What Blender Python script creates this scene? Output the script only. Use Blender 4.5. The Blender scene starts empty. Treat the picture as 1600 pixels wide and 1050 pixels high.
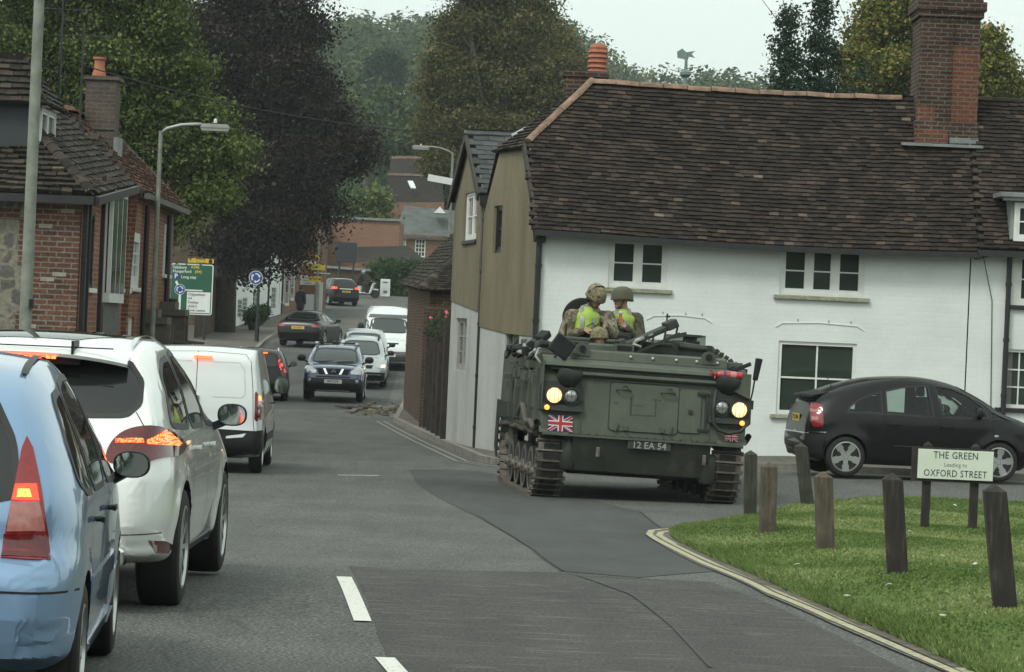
import bpy, bmesh, math, random
import numpy as np
from mathutils import Vector, Matrix
from mathutils.bvhtree import BVHTree
from mathutils.geometry import delaunay_2d_cdt
R=math.radians
random.seed(7); np.random.seed(7)
SC=bpy.context.scene; COL=SC.collection
# ---------------- camera ----------------
F=5200.0; CAMH=1.85; PITCH=R(0.165); ROLL=R(2.5); YH=510.0
cam_d=bpy.data.cameras.new("camera"); cam=bpy.data.objects.new("camera",cam_d); COL.objects.link(cam)
cam_d.sensor_width=36; cam_d.lens=36*F/1600; cam_d.clip_start=.5; cam_d.clip_end=5000
_F=Vector((0,math.cos(PITCH),-math.sin(PITCH))); _R0=Vector((1,0,0)); _U0=_R0.cross(_F)
_Rv=math.cos(ROLL)*_R0+math.sin(ROLL)*_U0; _Uv=math.cos(ROLL)*_U0-math.sin(ROLL)*_R0
_m=Matrix((( _Rv.x,_Uv.x,-_F.x,0),(_Rv.y,_Uv.y,-_F.y,0),(_Rv.z,_Uv.z,-_F.z,CAMH),(0,0,0,1)))
cam.matrix_world=_m; SC.camera=cam
# ---------------- world, sun, exposure ----------------
SUN_EL=R(48); SUN_AZ=R(215)
w=bpy.data.worlds.new("World"); SC.world=w; w.use_nodes=True; nt=w.node_tree; nt.nodes.clear()
_o=nt.nodes.new('ShaderNodeOutputWorld'); _b=nt.nodes.new('ShaderNodeBackground'); _s=nt.nodes.new('ShaderNodeTexSky')
_s.sky_type='NISHITA'; _s.sun_disc=False; _s.sun_elevation=SUN_EL; _s.sun_rotation=SUN_AZ; _s.air_density=1.0; _s.dust_density=4.0; _s.ozone_density=1.0
_h=nt.nodes.new('ShaderNodeHueSaturation'); _h.inputs['Saturation'].default_value=.12
_mx=nt.nodes.new('ShaderNodeMix'); _mx.data_type='RGBA'; _mx.blend_type='MIX'
_mx.inputs['Factor'].default_value=.72; _mx.inputs[7].default_value=(5.6,6.45,6.0,1)
nt.links.new(_s.outputs[0],_h.inputs['Color']); nt.links.new(_h.outputs[0],_mx.inputs[6]); nt.links.new(_mx.outputs[2],_b.inputs[0])
_b.inputs[1].default_value=.115; nt.links.new(_b.outputs[0],_o.inputs[0])
sl=bpy.data.lights.new("sun",'SUN'); sl.energy=.9; sl.angle=R(14); sl.color=(1,.97,.9)
sun=bpy.data.objects.new("sun",sl); COL.objects.link(sun)
_dir=Vector((math.sin(SUN_AZ)*math.cos(SUN_EL),math.cos(SUN_AZ)*math.cos(SUN_EL),math.sin(SUN_EL)))
sun.rotation_euler=_dir.to_track_quat('Z','Y').to_euler()
SC.view_settings.view_transform='Standard'; SC.view_settings.look='None'; SC.view_settings.exposure=.72; SC.view_settings.gamma=1
SC.cycles.max_bounces=8; SC.cycles.diffuse_bounces=3; SC.cycles.glossy_bounces=3; SC.cycles.transparent_max_bounces=12; SC.cycles.volume_bounces=0
# ---------------- ground profile and pixel helpers ----------------
_PY=[-40,0,15,22,25,30,35,40,44,50,60,75,97,105,133,150,165,192,200,215,240,300,400,500,650,800,1000,1300]
_PZ=[0,0,0,-.01,-.05,-.2,-.3,-.38,-.42,-.45,-.5,-.58,-.64,-.5,.7,1.2,1.6,2.35,2.65,3.5,4.2,8,22,36,50,60,62,60]
def _pchip(xs,ys):
    xs=np.array(xs,float); ys=np.array(ys,float); h=np.diff(xs); d=np.diff(ys)/h; m=np.zeros_like(xs)
    for i in range(1,len(xs)-1):
        if d[i-1]*d[i]>0:
            w1=2*h[i]+h[i-1]; w2=h[i]+2*h[i-1]; m[i]=(w1+w2)/(w1/d[i-1]+w2/d[i])
    m[0]=d[0]; m[-1]=d[-1]
    def f(x):
        i=min(max(int(np.searchsorted(xs,x))-1,0),len(h)-1); t=(x-xs[i])/h[i]; t=min(max(t,0),1)
        return float((2*t**3-3*t*t+1)*ys[i]+(t**3-2*t*t+t)*h[i]*m[i]+(-2*t**3+3*t*t)*ys[i+1]+(t**3-t*t)*h[i]*m[i+1])
    return f
_prof=_pchip(_PY,_PZ)
_tab=[_prof(y*.25-40) for y in range(5360)]
def sstep(a,b,x):
    t=min(max((x-a)/(b-a),0),1); return t*t*(3-2*t)
def ground(x,y):
    u=(y+40)*4; i=min(max(int(u),0),5358); t=min(max(u-i,0),1); z=_tab[i]*(1-t)+_tab[i+1]*t
    if 38<y<75 and x>1: z+=.22*sstep(44,51,y)*sstep(2,4.5,x)
    if y>280:
        z*=1-.27*sstep(.0,.035,x/y)*sstep(280,500,y)
        z+=(3*math.sin(x*.021+1)+2*math.sin(x*.05+y*.01))*sstep(280,600,y)
    return z
def Pt(px,py,Y):
    d=_F+_Rv*((px-800)/F)+_Uv*((525-py)/F); t=Y/d.y
    return Vector((d.x*t,Y,CAMH+d.z*t))
def gp(px,py,lo=6):
    d=_F+_Rv*((px-800)/F)+_Uv*((525-py)/F); d=d/d.y; y=lo; st=.1
    while y<900:
        z=CAMH+d.z*y
        if z<=ground(d.x*y,y):
            a,b=y-st,y
            for _ in range(20):
                m=(a+b)/2
                if CAMH+d.z*m<=ground(d.x*m,m): b=m
                else: a=m
            return Vector((d.x*b,b,ground(d.x*b,b)))
        y+=st
    return None
def onground(px,Y,py=600):
    p=Pt(px,py,Y); return Vector((p.x,Y,ground(p.x,Y)))
# ---------------- materials ----------------
MATS={}
def _bsdf(name,mat=None):
    m=bpy.data.materials.new(name); m.use_nodes=True; nt=m.node_tree; b=nt.nodes['Principled BSDF']; MATS[name]=m
    return m,nt,b
def N(nt,t,**k):
    n=nt.nodes.new(t)
    for a,v in k.items(): setattr(n,a,v)
    return n
def ramp(nt,stops,interp='LINEAR'):
    r=N(nt,'ShaderNodeValToRGB'); e=r.color_ramp; e.interpolation=interp
    while len(e.elements)<len(stops): e.elements.new(.5)
    for i,(p,c) in enumerate(stops):
        e.elements[i].position=p; e.elements[i].color=(*c,1) if len(c)==3 else c
    return r
def noise(nt,vec,scale,detail=4,rough=.6):
    n=N(nt,'ShaderNodeTexNoise'); n.inputs['Scale'].default_value=scale; n.inputs['Detail'].default_value=detail; n.inputs['Roughness'].default_value=rough
    if vec is not None: nt.links.new(vec,n.inputs['Vector'])
    return n
def mixc(nt,f,a,b,mode='MIX'):
    n=N(nt,'ShaderNodeMix'); n.data_type='RGBA'; n.blend_type=mode
    for s,v in ((0,f),(6,a),(7,b)):
        if isinstance(v,(int,float)): n.inputs[s].default_value=v
        elif isinstance(v,tuple): n.inputs[s].default_value=(*v,1)
        else: nt.links.new(v,n.inputs[s])
    return n.outputs[2]
def bump(nt,b,h,strength=.3,dist=.01):
    n=N(nt,'ShaderNodeBump'); n.inputs['Strength'].default_value=strength; n.inputs['Distance'].default_value=dist
    nt.links.new(h,n.inputs['Height']); nt.links.new(n.outputs[0],b.inputs['Normal']); return n
def coords(nt,kind='Object',scale=None):
    t=N(nt,'ShaderNodeTexCoord'); o=t.outputs[kind]
    if scale:
        m=N(nt,'ShaderNodeMapping'); m.inputs['Scale'].default_value=scale; nt.links.new(o,m.inputs[0]); o=m.outputs[0]
    return o
def pm(name,col,rough=.6,metal=0,var=.15,scale=3.0,bmp=0,bscale=None,coat=0,kind='Object',spec=None,sc3=None):
    if name in MATS: return MATS[name]
    m,nt,b=_bsdf(name)
    o=coords(nt,kind,sc3); n=noise(nt,o,scale)
    lo=tuple(c*(1-var) for c in col); hi=tuple(min(1,c*(1+var)) for c in col)
    r=ramp(nt,[(.3,lo),(.7,hi)]); nt.links.new(n.outputs[0],r.inputs[0]); nt.links.new(r.outputs[0],b.inputs['Base Color'])
    b.inputs['Roughness'].default_value=rough; b.inputs['Metallic'].default_value=metal
    if coat: b.inputs['Coat Weight'].default_value=coat; b.inputs['Coat Roughness'].default_value=.04
    if spec is not None: b.inputs['Specular IOR Level'].default_value=spec
    if bmp:
        n2=noise(nt,o,bscale or scale*6,3); bump(nt,b,n2.outputs[0],bmp)
    return m
def paint(name,col,rough=.22,coat=1.0,metal=0.0,dirt=.12,dirtcol=(.12,.11,.095),spec=.5):
    if name in MATS: return MATS[name]
    m,nt,b=_bsdf(name); o=coords(nt); n=noise(nt,o,2.2,6,.65)
    sep=N(nt,'ShaderNodeSeparateXYZ'); nt.links.new(o,sep.inputs[0])
    mr=N(nt,'ShaderNodeMapRange'); mr.inputs[1].default_value=.25; mr.inputs[2].default_value=.75; mr.inputs[3].default_value=1; mr.inputs[4].default_value=.12; nt.links.new(sep.outputs[2],mr.inputs[0])
    r=ramp(nt,[(.42,(0,0,0)),(.75,(1,1,1))]); nt.links.new(n.outputs[0],r.inputs[0])
    mu=N(nt,'ShaderNodeMath',operation='MULTIPLY'); nt.links.new(r.outputs[0],mu.inputs[0]); nt.links.new(mr.outputs[0],mu.inputs[1])
    mu2=N(nt,'ShaderNodeMath',operation='MULTIPLY'); nt.links.new(mu.outputs[0],mu2.inputs[0]); mu2.inputs[1].default_value=dirt*3
    c=mixc(nt,mu2.outputs[0],col,dirtcol); nt.links.new(c,b.inputs['Base Color'])
    b.inputs['Roughness'].default_value=rough; b.inputs['Metallic'].default_value=metal
    b.inputs['Coat Weight'].default_value=coat; b.inputs['Coat Roughness'].default_value=.03; b.inputs['Specular IOR Level'].default_value=spec
    n2=noise(nt,o,1.3,2); bump(nt,b,n2.outputs[0],.04,.02)
    return m
def emis(name,col,strength,base=None):
    if name in MATS: return MATS[name]
    m,nt,b=_bsdf(name); b.inputs['Base Color'].default_value=(*(base or col),1); b.inputs['Emission Color'].default_value=(*col,1); b.inputs['Emission Strength'].default_value=strength
    b.inputs['Roughness'].default_value=.15
    n=noise(nt,coords(nt),60,1); r=ramp(nt,[(.3,tuple(c*.6 for c in col)),(.65,col)]); nt.links.new(n.outputs[0],r.inputs[0]); nt.links.new(r.outputs[0],b.inputs['Emission Color'])
    return m
def glass_dark(name='dark_glass',col=(.012,.014,.013),rough=.03):
    if name in MATS: return MATS[name]
    m,nt,b=_bsdf(name); b.inputs['Base Color'].default_value=(*col,1); b.inputs['Roughness'].default_value=rough; b.inputs['Specular IOR Level'].default_value=.6
    n=noise(nt,coords(nt),1.6,2); bump(nt,b,n.outputs[0],.05,.02)
    return m
def glass_clear(name='clear_glass',tint=(.62,.7,.66)):
    if name in MATS: return MATS[name]
    m=bpy.data.materials.new(name); m.use_nodes=True; nt=m.node_tree; nt.nodes.clear(); MATS[name]=m
    o=N(nt,'ShaderNodeOutputMaterial'); mx=N(nt,'ShaderNodeMixShader'); t=N(nt,'ShaderNodeBsdfTransparent'); g=N(nt,'ShaderNodeBsdfGlossy'); f=N(nt,'ShaderNodeFresnel')
    t.inputs[0].default_value=(*tint,1); g.inputs[1].default_value=.02; f.inputs[0].default_value=1.5
    nt.links.new(f.outputs[0],mx.inputs[0]); nt.links.new(t.outputs[0],mx.inputs[1]); nt.links.new(g.outputs[0],mx.inputs[2]); nt.links.new(mx.outputs[0],o.inputs[0])
    return m
def brick(name,c1,c2,mortar,bw=.225,bh=.075,var=.35,white=0,stain=.3,ms=.011,bmp=.5):
    if name in MATS: return MATS[name]
    m,nt,b=_bsdf(name); uv=coords(nt,'UV'); t=N(nt,'ShaderNodeTexBrick'); nt.links.new(uv,t.inputs['Vector'])
    t.inputs['Color1'].default_value=(*c1,1); t.inputs['Color2'].default_value=(*c2,1); t.inputs['Mortar'].default_value=(*mortar,1)
    t.inputs['Scale'].default_value=1; t.inputs['Mortar Size'].default_value=ms; t.inputs['Mortar Smooth'].default_value=.25; t.inputs['Brick Width'].default_value=bw; t.inputs['Row Height'].default_value=bh; t.inputs['Bias'].default_value=-.1
    n=noise(nt,uv,1.3,5,.65); r=ramp(nt,[(.3,(1-stain,)*3),(.72,(1+stain*.4,)*3)]); nt.links.new(n.outputs[0],r.inputs[0])
    c=mixc(nt,1.0,t.outputs[0],r.outputs[0],'MULTIPLY')
    n3=noise(nt,uv,22,3); r3=ramp(nt,[(.3,(1-var*.6,)*3),(.7,(1+var*.5,)*3)]); nt.links.new(n3.outputs[0],r3.inputs[0]); c=mixc(nt,1.0,c,r3.outputs[0],'MULTIPLY')
    nt.links.new(c,b.inputs['Base Color']); b.inputs['Roughness'].default_value=.9; b.inputs['Specular IOR Level'].default_value=.2
    mt=N(nt,'ShaderNodeMath',operation='MULTIPLY_ADD'); nt.links.new(t.outputs[1],mt.inputs[0]); mt.inputs[1].default_value=-1; nt.links.new(n3.outputs[0],mt.inputs[2])
    bump(nt,b,mt.outputs[0],bmp,.012)
    return m
def rndmat(name,stops,rough=.85,attr='rnd',noisescale=0,spec=.2,trans=0):
    if name in MATS: return MATS[name]
    m,nt,b=_bsdf(name); a=N(nt,'ShaderNodeAttribute'); a.attribute_name=attr; r=ramp(nt,stops); nt.links.new(a.outputs['Fac'],r.inputs[0]); c=r.outputs[0]
    if noisescale:
        n=noise(nt,coords(nt),noisescale,5,.7); r2=ramp(nt,[(.3,(.6,)*3),(.75,(1.35,)*3)]); nt.links.new(n.outputs[0],r2.inputs[0]); c=mixc(nt,1.0,c,r2.outputs[0],'MULTIPLY')
    nt.links.new(c,b.inputs['Base Color']); b.inputs['Roughness'].default_value=rough; b.inputs['Specular IOR Level'].default_value=spec
    if trans:
        tr=N(nt,'ShaderNodeBsdfTranslucent'); nt.links.new(c,tr.inputs[0]); mx=N(nt,'ShaderNodeMixShader'); mx.inputs[0].default_value=trans
        nt.links.new(b.outputs[0],mx.inputs[1]); nt.links.new(tr.outputs[0],mx.inputs[2]); nt.links.new(mx.outputs[0],nt.nodes['Material Output'].inputs[0])
    return m
# ---------------- objects ----------------
def tag(o,label=None,cat=None,group=None,kind=None):
    if label: o['label']=label
    if cat: o['category']=cat
    if group: o['group']=group
    if kind: o['kind']=kind
    return o
def empty(name,loc=(0,0,0),rz=0,**k):
    o=bpy.data.objects.new(name,None); o.empty_display_size=.2; COL.objects.link(o); o.location=loc; o.rotation_euler=(0,0,rz); return tag(o,**k)
def copy_tree(o,parent=None):
    c=o.copy(); COL.objects.link(c); c.parent=parent
    for ch in list(o.children): copy_tree(ch,c)
    return c
class MB:
    def __init__(s): s.v=[];s.f=[];s.m=[];s.r=[]
    def add(s,vs,fs,mi=0,r=None):
        b=len(s.v); s.v+= [tuple(v) for v in vs]; s.f+=[tuple(i+b for i in f) for f in fs]; s.m+=[mi]*len(fs)
        s.r+=[(random.random() if r is None else r)]*len(fs); return s
    def box(s,c,d,rot=None,mi=0,r=None,taper=None):
        x,y,z=[k/2 for k in d]; tx=ty=1
        if taper: tx,ty=taper if isinstance(taper,tuple) else (taper,taper)
        vs=[(-x,-y,-z),(x,-y,-z),(x,y,-z),(-x,y,-z),(-x*tx,-y*ty,z),(x*tx,-y*ty,z),(x*tx,y*ty,z),(-x*tx,y*ty,z)]
        M=rot.to_matrix() if hasattr(rot,'to_matrix') else rot
        vs=[(M@Vector(v) if M is not None else Vector(v))+Vector(c) for v in vs]
        return s.add(vs,[(0,3,2,1),(4,5,6,7),(0,1,5,4),(1,2,6,5),(2,3,7,6),(3,0,4,7)],mi,r)
    def bbox(s,a,b,**k):
        return s.box([(a[i]+b[i])/2 for i in range(3)],[abs(b[i]-a[i]) for i in range(3)],**k)
    def bar(s,p,q,w,h=None,mi=0,r=None,up=(0,0,1)):
        p=Vector(p);q=Vector(q);d=q-p;L=d.length
        if L<1e-6: return s
        d.normalize(); up=Vector(up)
        if abs(d.dot(up))>.99: up=Vector((1,0,0))
        x=d.cross(up).normalized(); z=x.cross(d); M=Matrix((x,d,z)).transposed()
        return s.box((p+q)/2,(w,L,h or w),rot=M,mi=mi,r=r)
    def tube(s,pts,rad,n=8,mi=0,cap=True,r=None):
        pts=[Vector(p) for p in pts]; k=len(pts); rad=rad if hasattr(rad,'__len__') else [rad]*k; vs=[];px=None
        for i in range(k):
            d=(pts[min(i+1,k-1)]-pts[max(i-1,0)])
            d=d.normalized() if d.length>1e-9 else Vector((0,0,1))
            if px is None: a=Vector((0,0,1)) if abs(d.z)<.9 else Vector((1,0,0)); x=d.cross(a).normalized()
            else: x=(px-d*px.dot(d)); x=x.normalized() if x.length>1e-6 else d.orthogonal().normalized()
            px=x; y=d.cross(x)
            for j in range(n):
                t=2*math.pi*j/n; vs.append(pts[i]+(x*math.cos(t)+y*math.sin(t))*rad[i])
        fs=[(i*n+j,i*n+(j+1)%n,(i+1)*n+(j+1)%n,(i+1)*n+j) for i in range(k-1) for j in range(n)]
        if cap: fs+=[tuple(range(n))[::-1],tuple(range((k-1)*n,k*n))]
        return s.add(vs,fs,mi,r)
    def lathe(s,prof,c=(0,0,0),axis='Z',n=24,mi=0,r=None,rot=None,cap=True):
        vs=[]
        for (rr,h) in prof:
            for j in range(n):
                t=2*math.pi*j/n; v=(rr*math.cos(t),rr*math.sin(t),h)
                if axis=='X': v=(v[2],v[0],v[1])
                if axis=='Y': v=(v[0],v[2],v[1])
                v=Vector(v)
                if rot is not None: v=rot@v
                vs.append(v+Vector(c))
        k=len(prof); fs=[(i*n+j,i*n+(j+1)%n,(i+1)*n+(j+1)%n,(i+1)*n+j) for i in range(k-1) for j in range(n)]
        if cap and prof[0][0]>1e-5: fs.append(tuple(range(n))[::-1])
        if cap and prof[-1][0]>1e-5: fs.append(tuple(range((k-1)*n,k*n)))
        return s.add(vs,fs,mi,r)
    def prism(s,poly,a,b,axis='Y',mi=0,r=None):
        # poly in 2D (u,v): axis Y -> (x,z); X -> (y,z); Z -> (x,y)
        def m(u,v,w): return {'Y':(u,w,v),'X':(w,u,v),'Z':(u,v,w)}[axis]
        n=len(poly); vs=[m(u,v,a) for u,v in poly]+[m(u,v,b) for u,v in poly]
        fs=[tuple(range(n))[::-1],tuple(range(n,2*n))]+[(i,(i+1)%n,n+(i+1)%n,n+i) for i in range(n)]
        return s.add(vs,fs,mi,r)
    def quad(s,*p,mi=0,r=None): return s.add(p,[tuple(range(len(p)))],mi,r)
    def sphere(s,c,rad,n=12,m=8,sc=(1,1,1),mi=0,r=None,rot=None):
        vs=[];
        for i in range(m+1):
            th=math.pi*i/m
            for j in range(n):
                ph=2*math.pi*j/n; v=Vector((rad*sc[0]*math.sin(th)*math.cos(ph),rad*sc[1]*math.sin(th)*math.sin(ph),rad*sc[2]*math.cos(th)))
                if rot is not None: v=rot@v
                vs.append(v+Vector(c))
        fs=[(i*n+j,(i+1)*n+j,(i+1)*n+(j+1)%n,i*n+(j+1)%n) for i in range(m) for j in range(n)]
        return s.add(vs,fs,mi,r)
    def build(s,name,mats,parent=None,smooth=None,bevel=0,**k):
        me=bpy.data.meshes.new(name); me.from_pydata([tuple(v) for v in s.v],[],s.f)
        mats=mats if isinstance(mats,(list,tuple)) else [mats]
        for m in mats: me.materials.append(m)
        bm=bmesh.new(); bm.from_mesh(me)
        if len(bm.faces)==len(s.f):
            bm.faces.ensure_lookup_table(); ly=bm.faces.layers.float.new('rnd')
            for f,mi,rr in zip(bm.faces,s.m,s.r): f.material_index=mi; f[ly]=rr
        if smooth is not None and len(s.v)<20000: bmesh.ops.remove_doubles(bm,verts=bm.verts,dist=1e-6); bmesh.ops.dissolve_degenerate(bm,edges=bm.edges,dist=1e-7)
        bmesh.ops.recalc_face_normals(bm,faces=bm.faces)
        if bevel:
            bmesh.ops.remove_doubles(bm,verts=bm.verts,dist=1e-6)
            es=[e for e in bm.edges if len(e.link_faces)==2 and e.calc_face_angle(0)>R(35)]
            try: bmesh.ops.bevel(bm,geom=es,offset=bevel,segments=2,profile=.6,affect='EDGES',clamp_overlap=True)
            except Exception: pass
        autouv(bm); bm.to_mesh(me); bm.free()
        return finish(name,me,parent,smooth,**k)
def autouv(bm):
    uv=bm.loops.layers.uv.verify()
    for f in bm.faces:
        n=f.normal
        if abs(n.z)>.97: a=Vector((1,0,0)); b=Vector((0,1,0))
        else: a=Vector((-n.y,n.x,0)).normalized(); b=n.cross(a)
        for l in f.loops: p=l.vert.co; l[uv].uv=(p.dot(a),p.dot(b))
def finish(name,me,parent=None,smooth=None,label=None,cat=None,group=None,kind=None):
    if smooth is not None and smooth is not False:
        for p in me.polygons: p.use_smooth=True
        if smooth is not True: me.set_sharp_from_angle(angle=R(smooth))
    o=bpy.data.objects.new(name,me); COL.objects.link(o)
    if parent is not None: o.parent=parent
    return tag(o,label,cat,group,kind)
def npmesh(name,verts,faces_n,nper,mat,rnd=None,parent=None,**k):
    """fast mesh: verts (n,3), faces are consecutive runs of nper vertices"""
    me=bpy.data.meshes.new(name); nv=len(verts); nf=nv//nper
    me.vertices.add(nv); me.vertices.foreach_set('co',np.asarray(verts,dtype=np.float32).ravel())
    me.loops.add(nv); me.loops.foreach_set('vertex_index',np.arange(nv,dtype=np.int32))
    me.polygons.add(nf); me.polygons.foreach_set('loop_start',np.arange(0,nv,nper,dtype=np.int32))
    me.update(calc_edges=True); me.materials.append(mat)
    if rnd is not None:
        a=me.attributes.new('rnd','FLOAT','FACE'); a.data.foreach_set('value',np.asarray(rnd,dtype=np.float32))
    return finish(name,me,parent,**k)
def textmesh(s,size,name='lettering',extrude=.001,align='CENTER',xs=1.0,weight=0,space=1.0):
    c=bpy.data.curves.new(name,'FONT'); c.body=s; c.size=size; c.extrude=extrude; c.align_x=align; c.align_y='CENTER'; c.offset=weight; c.space_character=space; c.resolution_u=2
    o=bpy.data.objects.new(name,c); COL.objects.link(o); bpy.context.view_layer.update()
    me=bpy.data.meshes.new_from_object(o.evaluated_get(bpy.context.evaluated_depsgraph_get())); bpy.data.objects.remove(o)
    for v in me.vertices: v.co.x*=xs
    return me
def text(s,size,mat,M,parent=None,name='lettering',**k):
    """lettering facing local +Z of M (x right, y up)"""
    me=textmesh(s,size,name,**k); me.transform(M); me.materials.clear(); me.materials.append(mat)
    return finish(name,me,parent)
def frameM(o,x,y):
    x=Vector(x).normalized(); y=Vector(y).normalized(); z=x.cross(y); return Matrix(((x.x,y.x,z.x,o[0]),(x.y,y.y,z.y,o[1]),(x.z,y.z,z.z,o[2]),(0,0,0,1)))
def evald(o):
    bpy.context.view_layer.update(); dg=bpy.context.evaluated_depsgraph_get(); me=bpy.data.meshes.new_from_object(o.evaluated_get(dg)); return me
def inpoly(x,y,poly):
    c=False; n=len(poly); j=n-1
    for i in range(n):
        xi,yi=poly[i][:2]; xj,yj=poly[j][:2]
        if (yi>y)!=(yj>y) and x<(xj-xi)*(y-yi)/(yj-yi)+xi: c=not c
        j=i
    return c
def cdt(poly,step,jit=0):
    """triangulate a 2D polygon with interior grid points -> (points, faces)"""
    n=len(poly); bp=[]
    for i in range(n):
        a=Vector(poly[i][:2]); b=Vector(poly[(i+1)%n][:2]); k=max(1,int((b-a).length/step+.5)); bp+= [a.lerp(b,t/k) for t in range(k)]
    xs=[p.x for p in bp]; ys=[p.y for p in bp]; pts=list(bp); nb=len(bp)
    bpoly=[(p.x,p.y) for p in bp]
    y=min(ys)+step/2
    ba=np.array(bpoly)
    while y<max(ys):
        x=min(xs)+step/2
        while x<max(xs):
            if inpoly(x,y,poly) and np.min((ba[:,0]-x)**2+(ba[:,1]-y)**2)>(step*.4)**2: pts.append(Vector((x+random.uniform(-jit,jit),y+random.uniform(-jit,jit))))
            x+=step
        y+=step
    r=delaunay_2d_cdt(pts,[],[list(range(nb))],1,1e-7)
    return r[0],r[2],nb
def sheet(name,poly,dz,mat,step=.6,skirt=0,fn=None,**k):
    v,f,nb=cdt(poly,step); g=fn or ground
    vs=[(p.x,p.y,g(p.x,p.y)+dz) for p in v]; b=MB()
    b.add(vs,[tuple(x) for x in f])
    if skirt:
        n=len(poly)
        for i in range(n):
            a=Vector(poly[i][:2]); c=Vector(poly[(i+1)%n][:2]); kk=max(1,int((c-a).length/step+.5))
            for t in range(kk):
                p=a.lerp(c,t/kk); q=a.lerp(c,(t+1)/kk)
                b.quad((p.x,p.y,g(p.x,p.y)+dz),(q.x,q.y,g(q.x,q.y)+dz),(q.x,q.y,g(q.x,q.y)+dz-skirt),(p.x,p.y,g(p.x,p.y)+dz-skirt))
    me=bpy.data.meshes.new(name); me.from_pydata(b.v,[],b.f); me.materials.append(mat)
    bm=bmesh.new(); bm.from_mesh(me); bmesh.ops.remove_doubles(bm,verts=bm.verts,dist=1e-4); bmesh.ops.recalc_face_normals(bm,faces=bm.faces); 
    if sum(f.normal.z*f.calc_area() for f in bm.faces)<0: bmesh.ops.reverse_faces(bm,faces=bm.faces)
    autouv(bm); bm.to_mesh(me); bm.free()
    return finish(name,me,None,**k)
def ribbon(name,pts,wid,dz,mat,step=.4,**k):
    b=MB(); P=[Vector(p[:2]) for p in pts]; Q=[]
    for i in range(len(P)-1):
        kk=max(1,int((P[i+1]-P[i]).length/step)); Q+=[P[i].lerp(P[i+1],t/kk) for t in range(kk)]
    Q.append(P[-1]); row=[]
    for i,p in enumerate(Q):
        d=(Q[min(i+1,len(Q)-1)]-Q[max(i-1,0)]).normalized(); n=Vector((-d.y,d.x))*wid/2
        row.append(((p+n),(p-n)))
    vs=[]
    for a,c in row: vs+=[(a.x,a.y,ground(a.x,a.y)+dz),(c.x,c.y,ground(c.x,c.y)+dz)]
    b.add(vs,[(2*i,2*i+1,2*i+3,2*i+2) for i in range(len(row)-1)])
    return b.build(name,mat,None,**k)
# ---------------- ground materials ----------------
def asphalt(name,base,light,agg=120,contrast=.5,streak=0,tint2=None):
    m,nt,b=_bsdf(name); o=coords(nt,'Object')
    n=noise(nt,o,agg,3,.75); r=ramp(nt,[(.32,tuple(c*(1-contrast) for c in base)),(.52,base),(.74,light)]); nt.links.new(n.outputs[0],r.inputs[0])
    n2=noise(nt,o,.5,5,.6); r2=ramp(nt,[(.3,(.82,.82,.82)),(.7,(1.16,1.16,1.14))]); nt.links.new(n2.outputs[0],r2.inputs[0]); c=mixc(nt,1.0,r.outputs[0],r2.outputs[0],'MULTIPLY')
    n4=noise(nt,coords(nt,'Object',(1,.12,1)),2.3,4,.6); r4=ramp(nt,[(.35,(.88,.88,.88)),(.68,(1.1,1.1,1.1))]); nt.links.new(n4.outputs[0],r4.inputs[0]); c=mixc(nt,1.0,c,r4.outputs[0],'MULTIPLY')
    if streak:
        n3=noise(nt,coords(nt,'Object',(.55,3.2,1)),3.0,6,.72); r3=ramp(nt,[(.55,(0,0,0)),(.63,(1,1,1))]); nt.links.new(n3.outputs[0],r3.inputs[0])
        mu=N(nt,'ShaderNodeMath',operation='MULTIPLY'); nt.links.new(r3.outputs[0],mu.inputs[0]); mu.inputs[1].default_value=streak
        c=mixc(nt,mu.outputs[0],c,(.23,.22,.2))
    v=N(nt,'ShaderNodeTexVoronoi'); v.feature='DISTANCE_TO_EDGE'; v.inputs['Scale'].default_value=.28
    nn=noise(nt,o,1.2,5,.7); mv=mixc(nt,.25,o,nn.outputs[1]); nt.links.new(mv,v.inputs['Vector'])
    rc=ramp(nt,[(.0,(.72,)*3),(.003,(1,)*3)]); nt.links.new(v.outputs[0],rc.inputs[0]); c=mixc(nt,1.0,c,rc.outputs[0],'MULTIPLY')
    nt.links.new(c,b.inputs['Base Color']); b.inputs['Roughness'].default_value=.85; b.inputs['Specular IOR Level'].default_value=.35
    bump(nt,b,n.outputs[0],.8,.01); return m
M_ROAD=asphalt('worn_asphalt',(.088,.09,.085),(.32,.32,.29),42,.8)
M_ROAD2=asphalt('coarse_dark_asphalt',(.055,.053,.05),(.15,.145,.13),45,.6,streak=.38)
M_ROAD3=asphalt('smooth_dark_asphalt',(.066,.069,.066),(.1,.102,.096),150,.3)
M_ROAD4=asphalt('pale_asphalt',(.125,.12,.1),(.17,.16,.135),150,.25)
M_PAVE=asphalt('pavement_asphalt',(.12,.112,.1),(.17,.16,.145),90,.35)
M_KERB=pm('kerb_stone',(.2,.19,.165),.9,0,.35,4,.3,30)
def marking(name,col,wear=.5):
    m,nt,b=_bsdf(name); o=coords(nt); n=noise(nt,o,26,6,.75); r=ramp(nt,[(.36,(.11,.11,.1)),(.36+wear*.25,col)]); nt.links.new(n.outputs[0],r.inputs[0]); nt.links.new(r.outputs[0],b.inputs['Base Color']); b.inputs['Roughness'].default_value=.75; bump(nt,b,n.outputs[0],.3,.004); return m
M_WHITE=marking('white_road_paint',(.66,.66,.6),.25); M_YEL=marking('faded_yellow_paint',(.42,.39,.24),.6)
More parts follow.
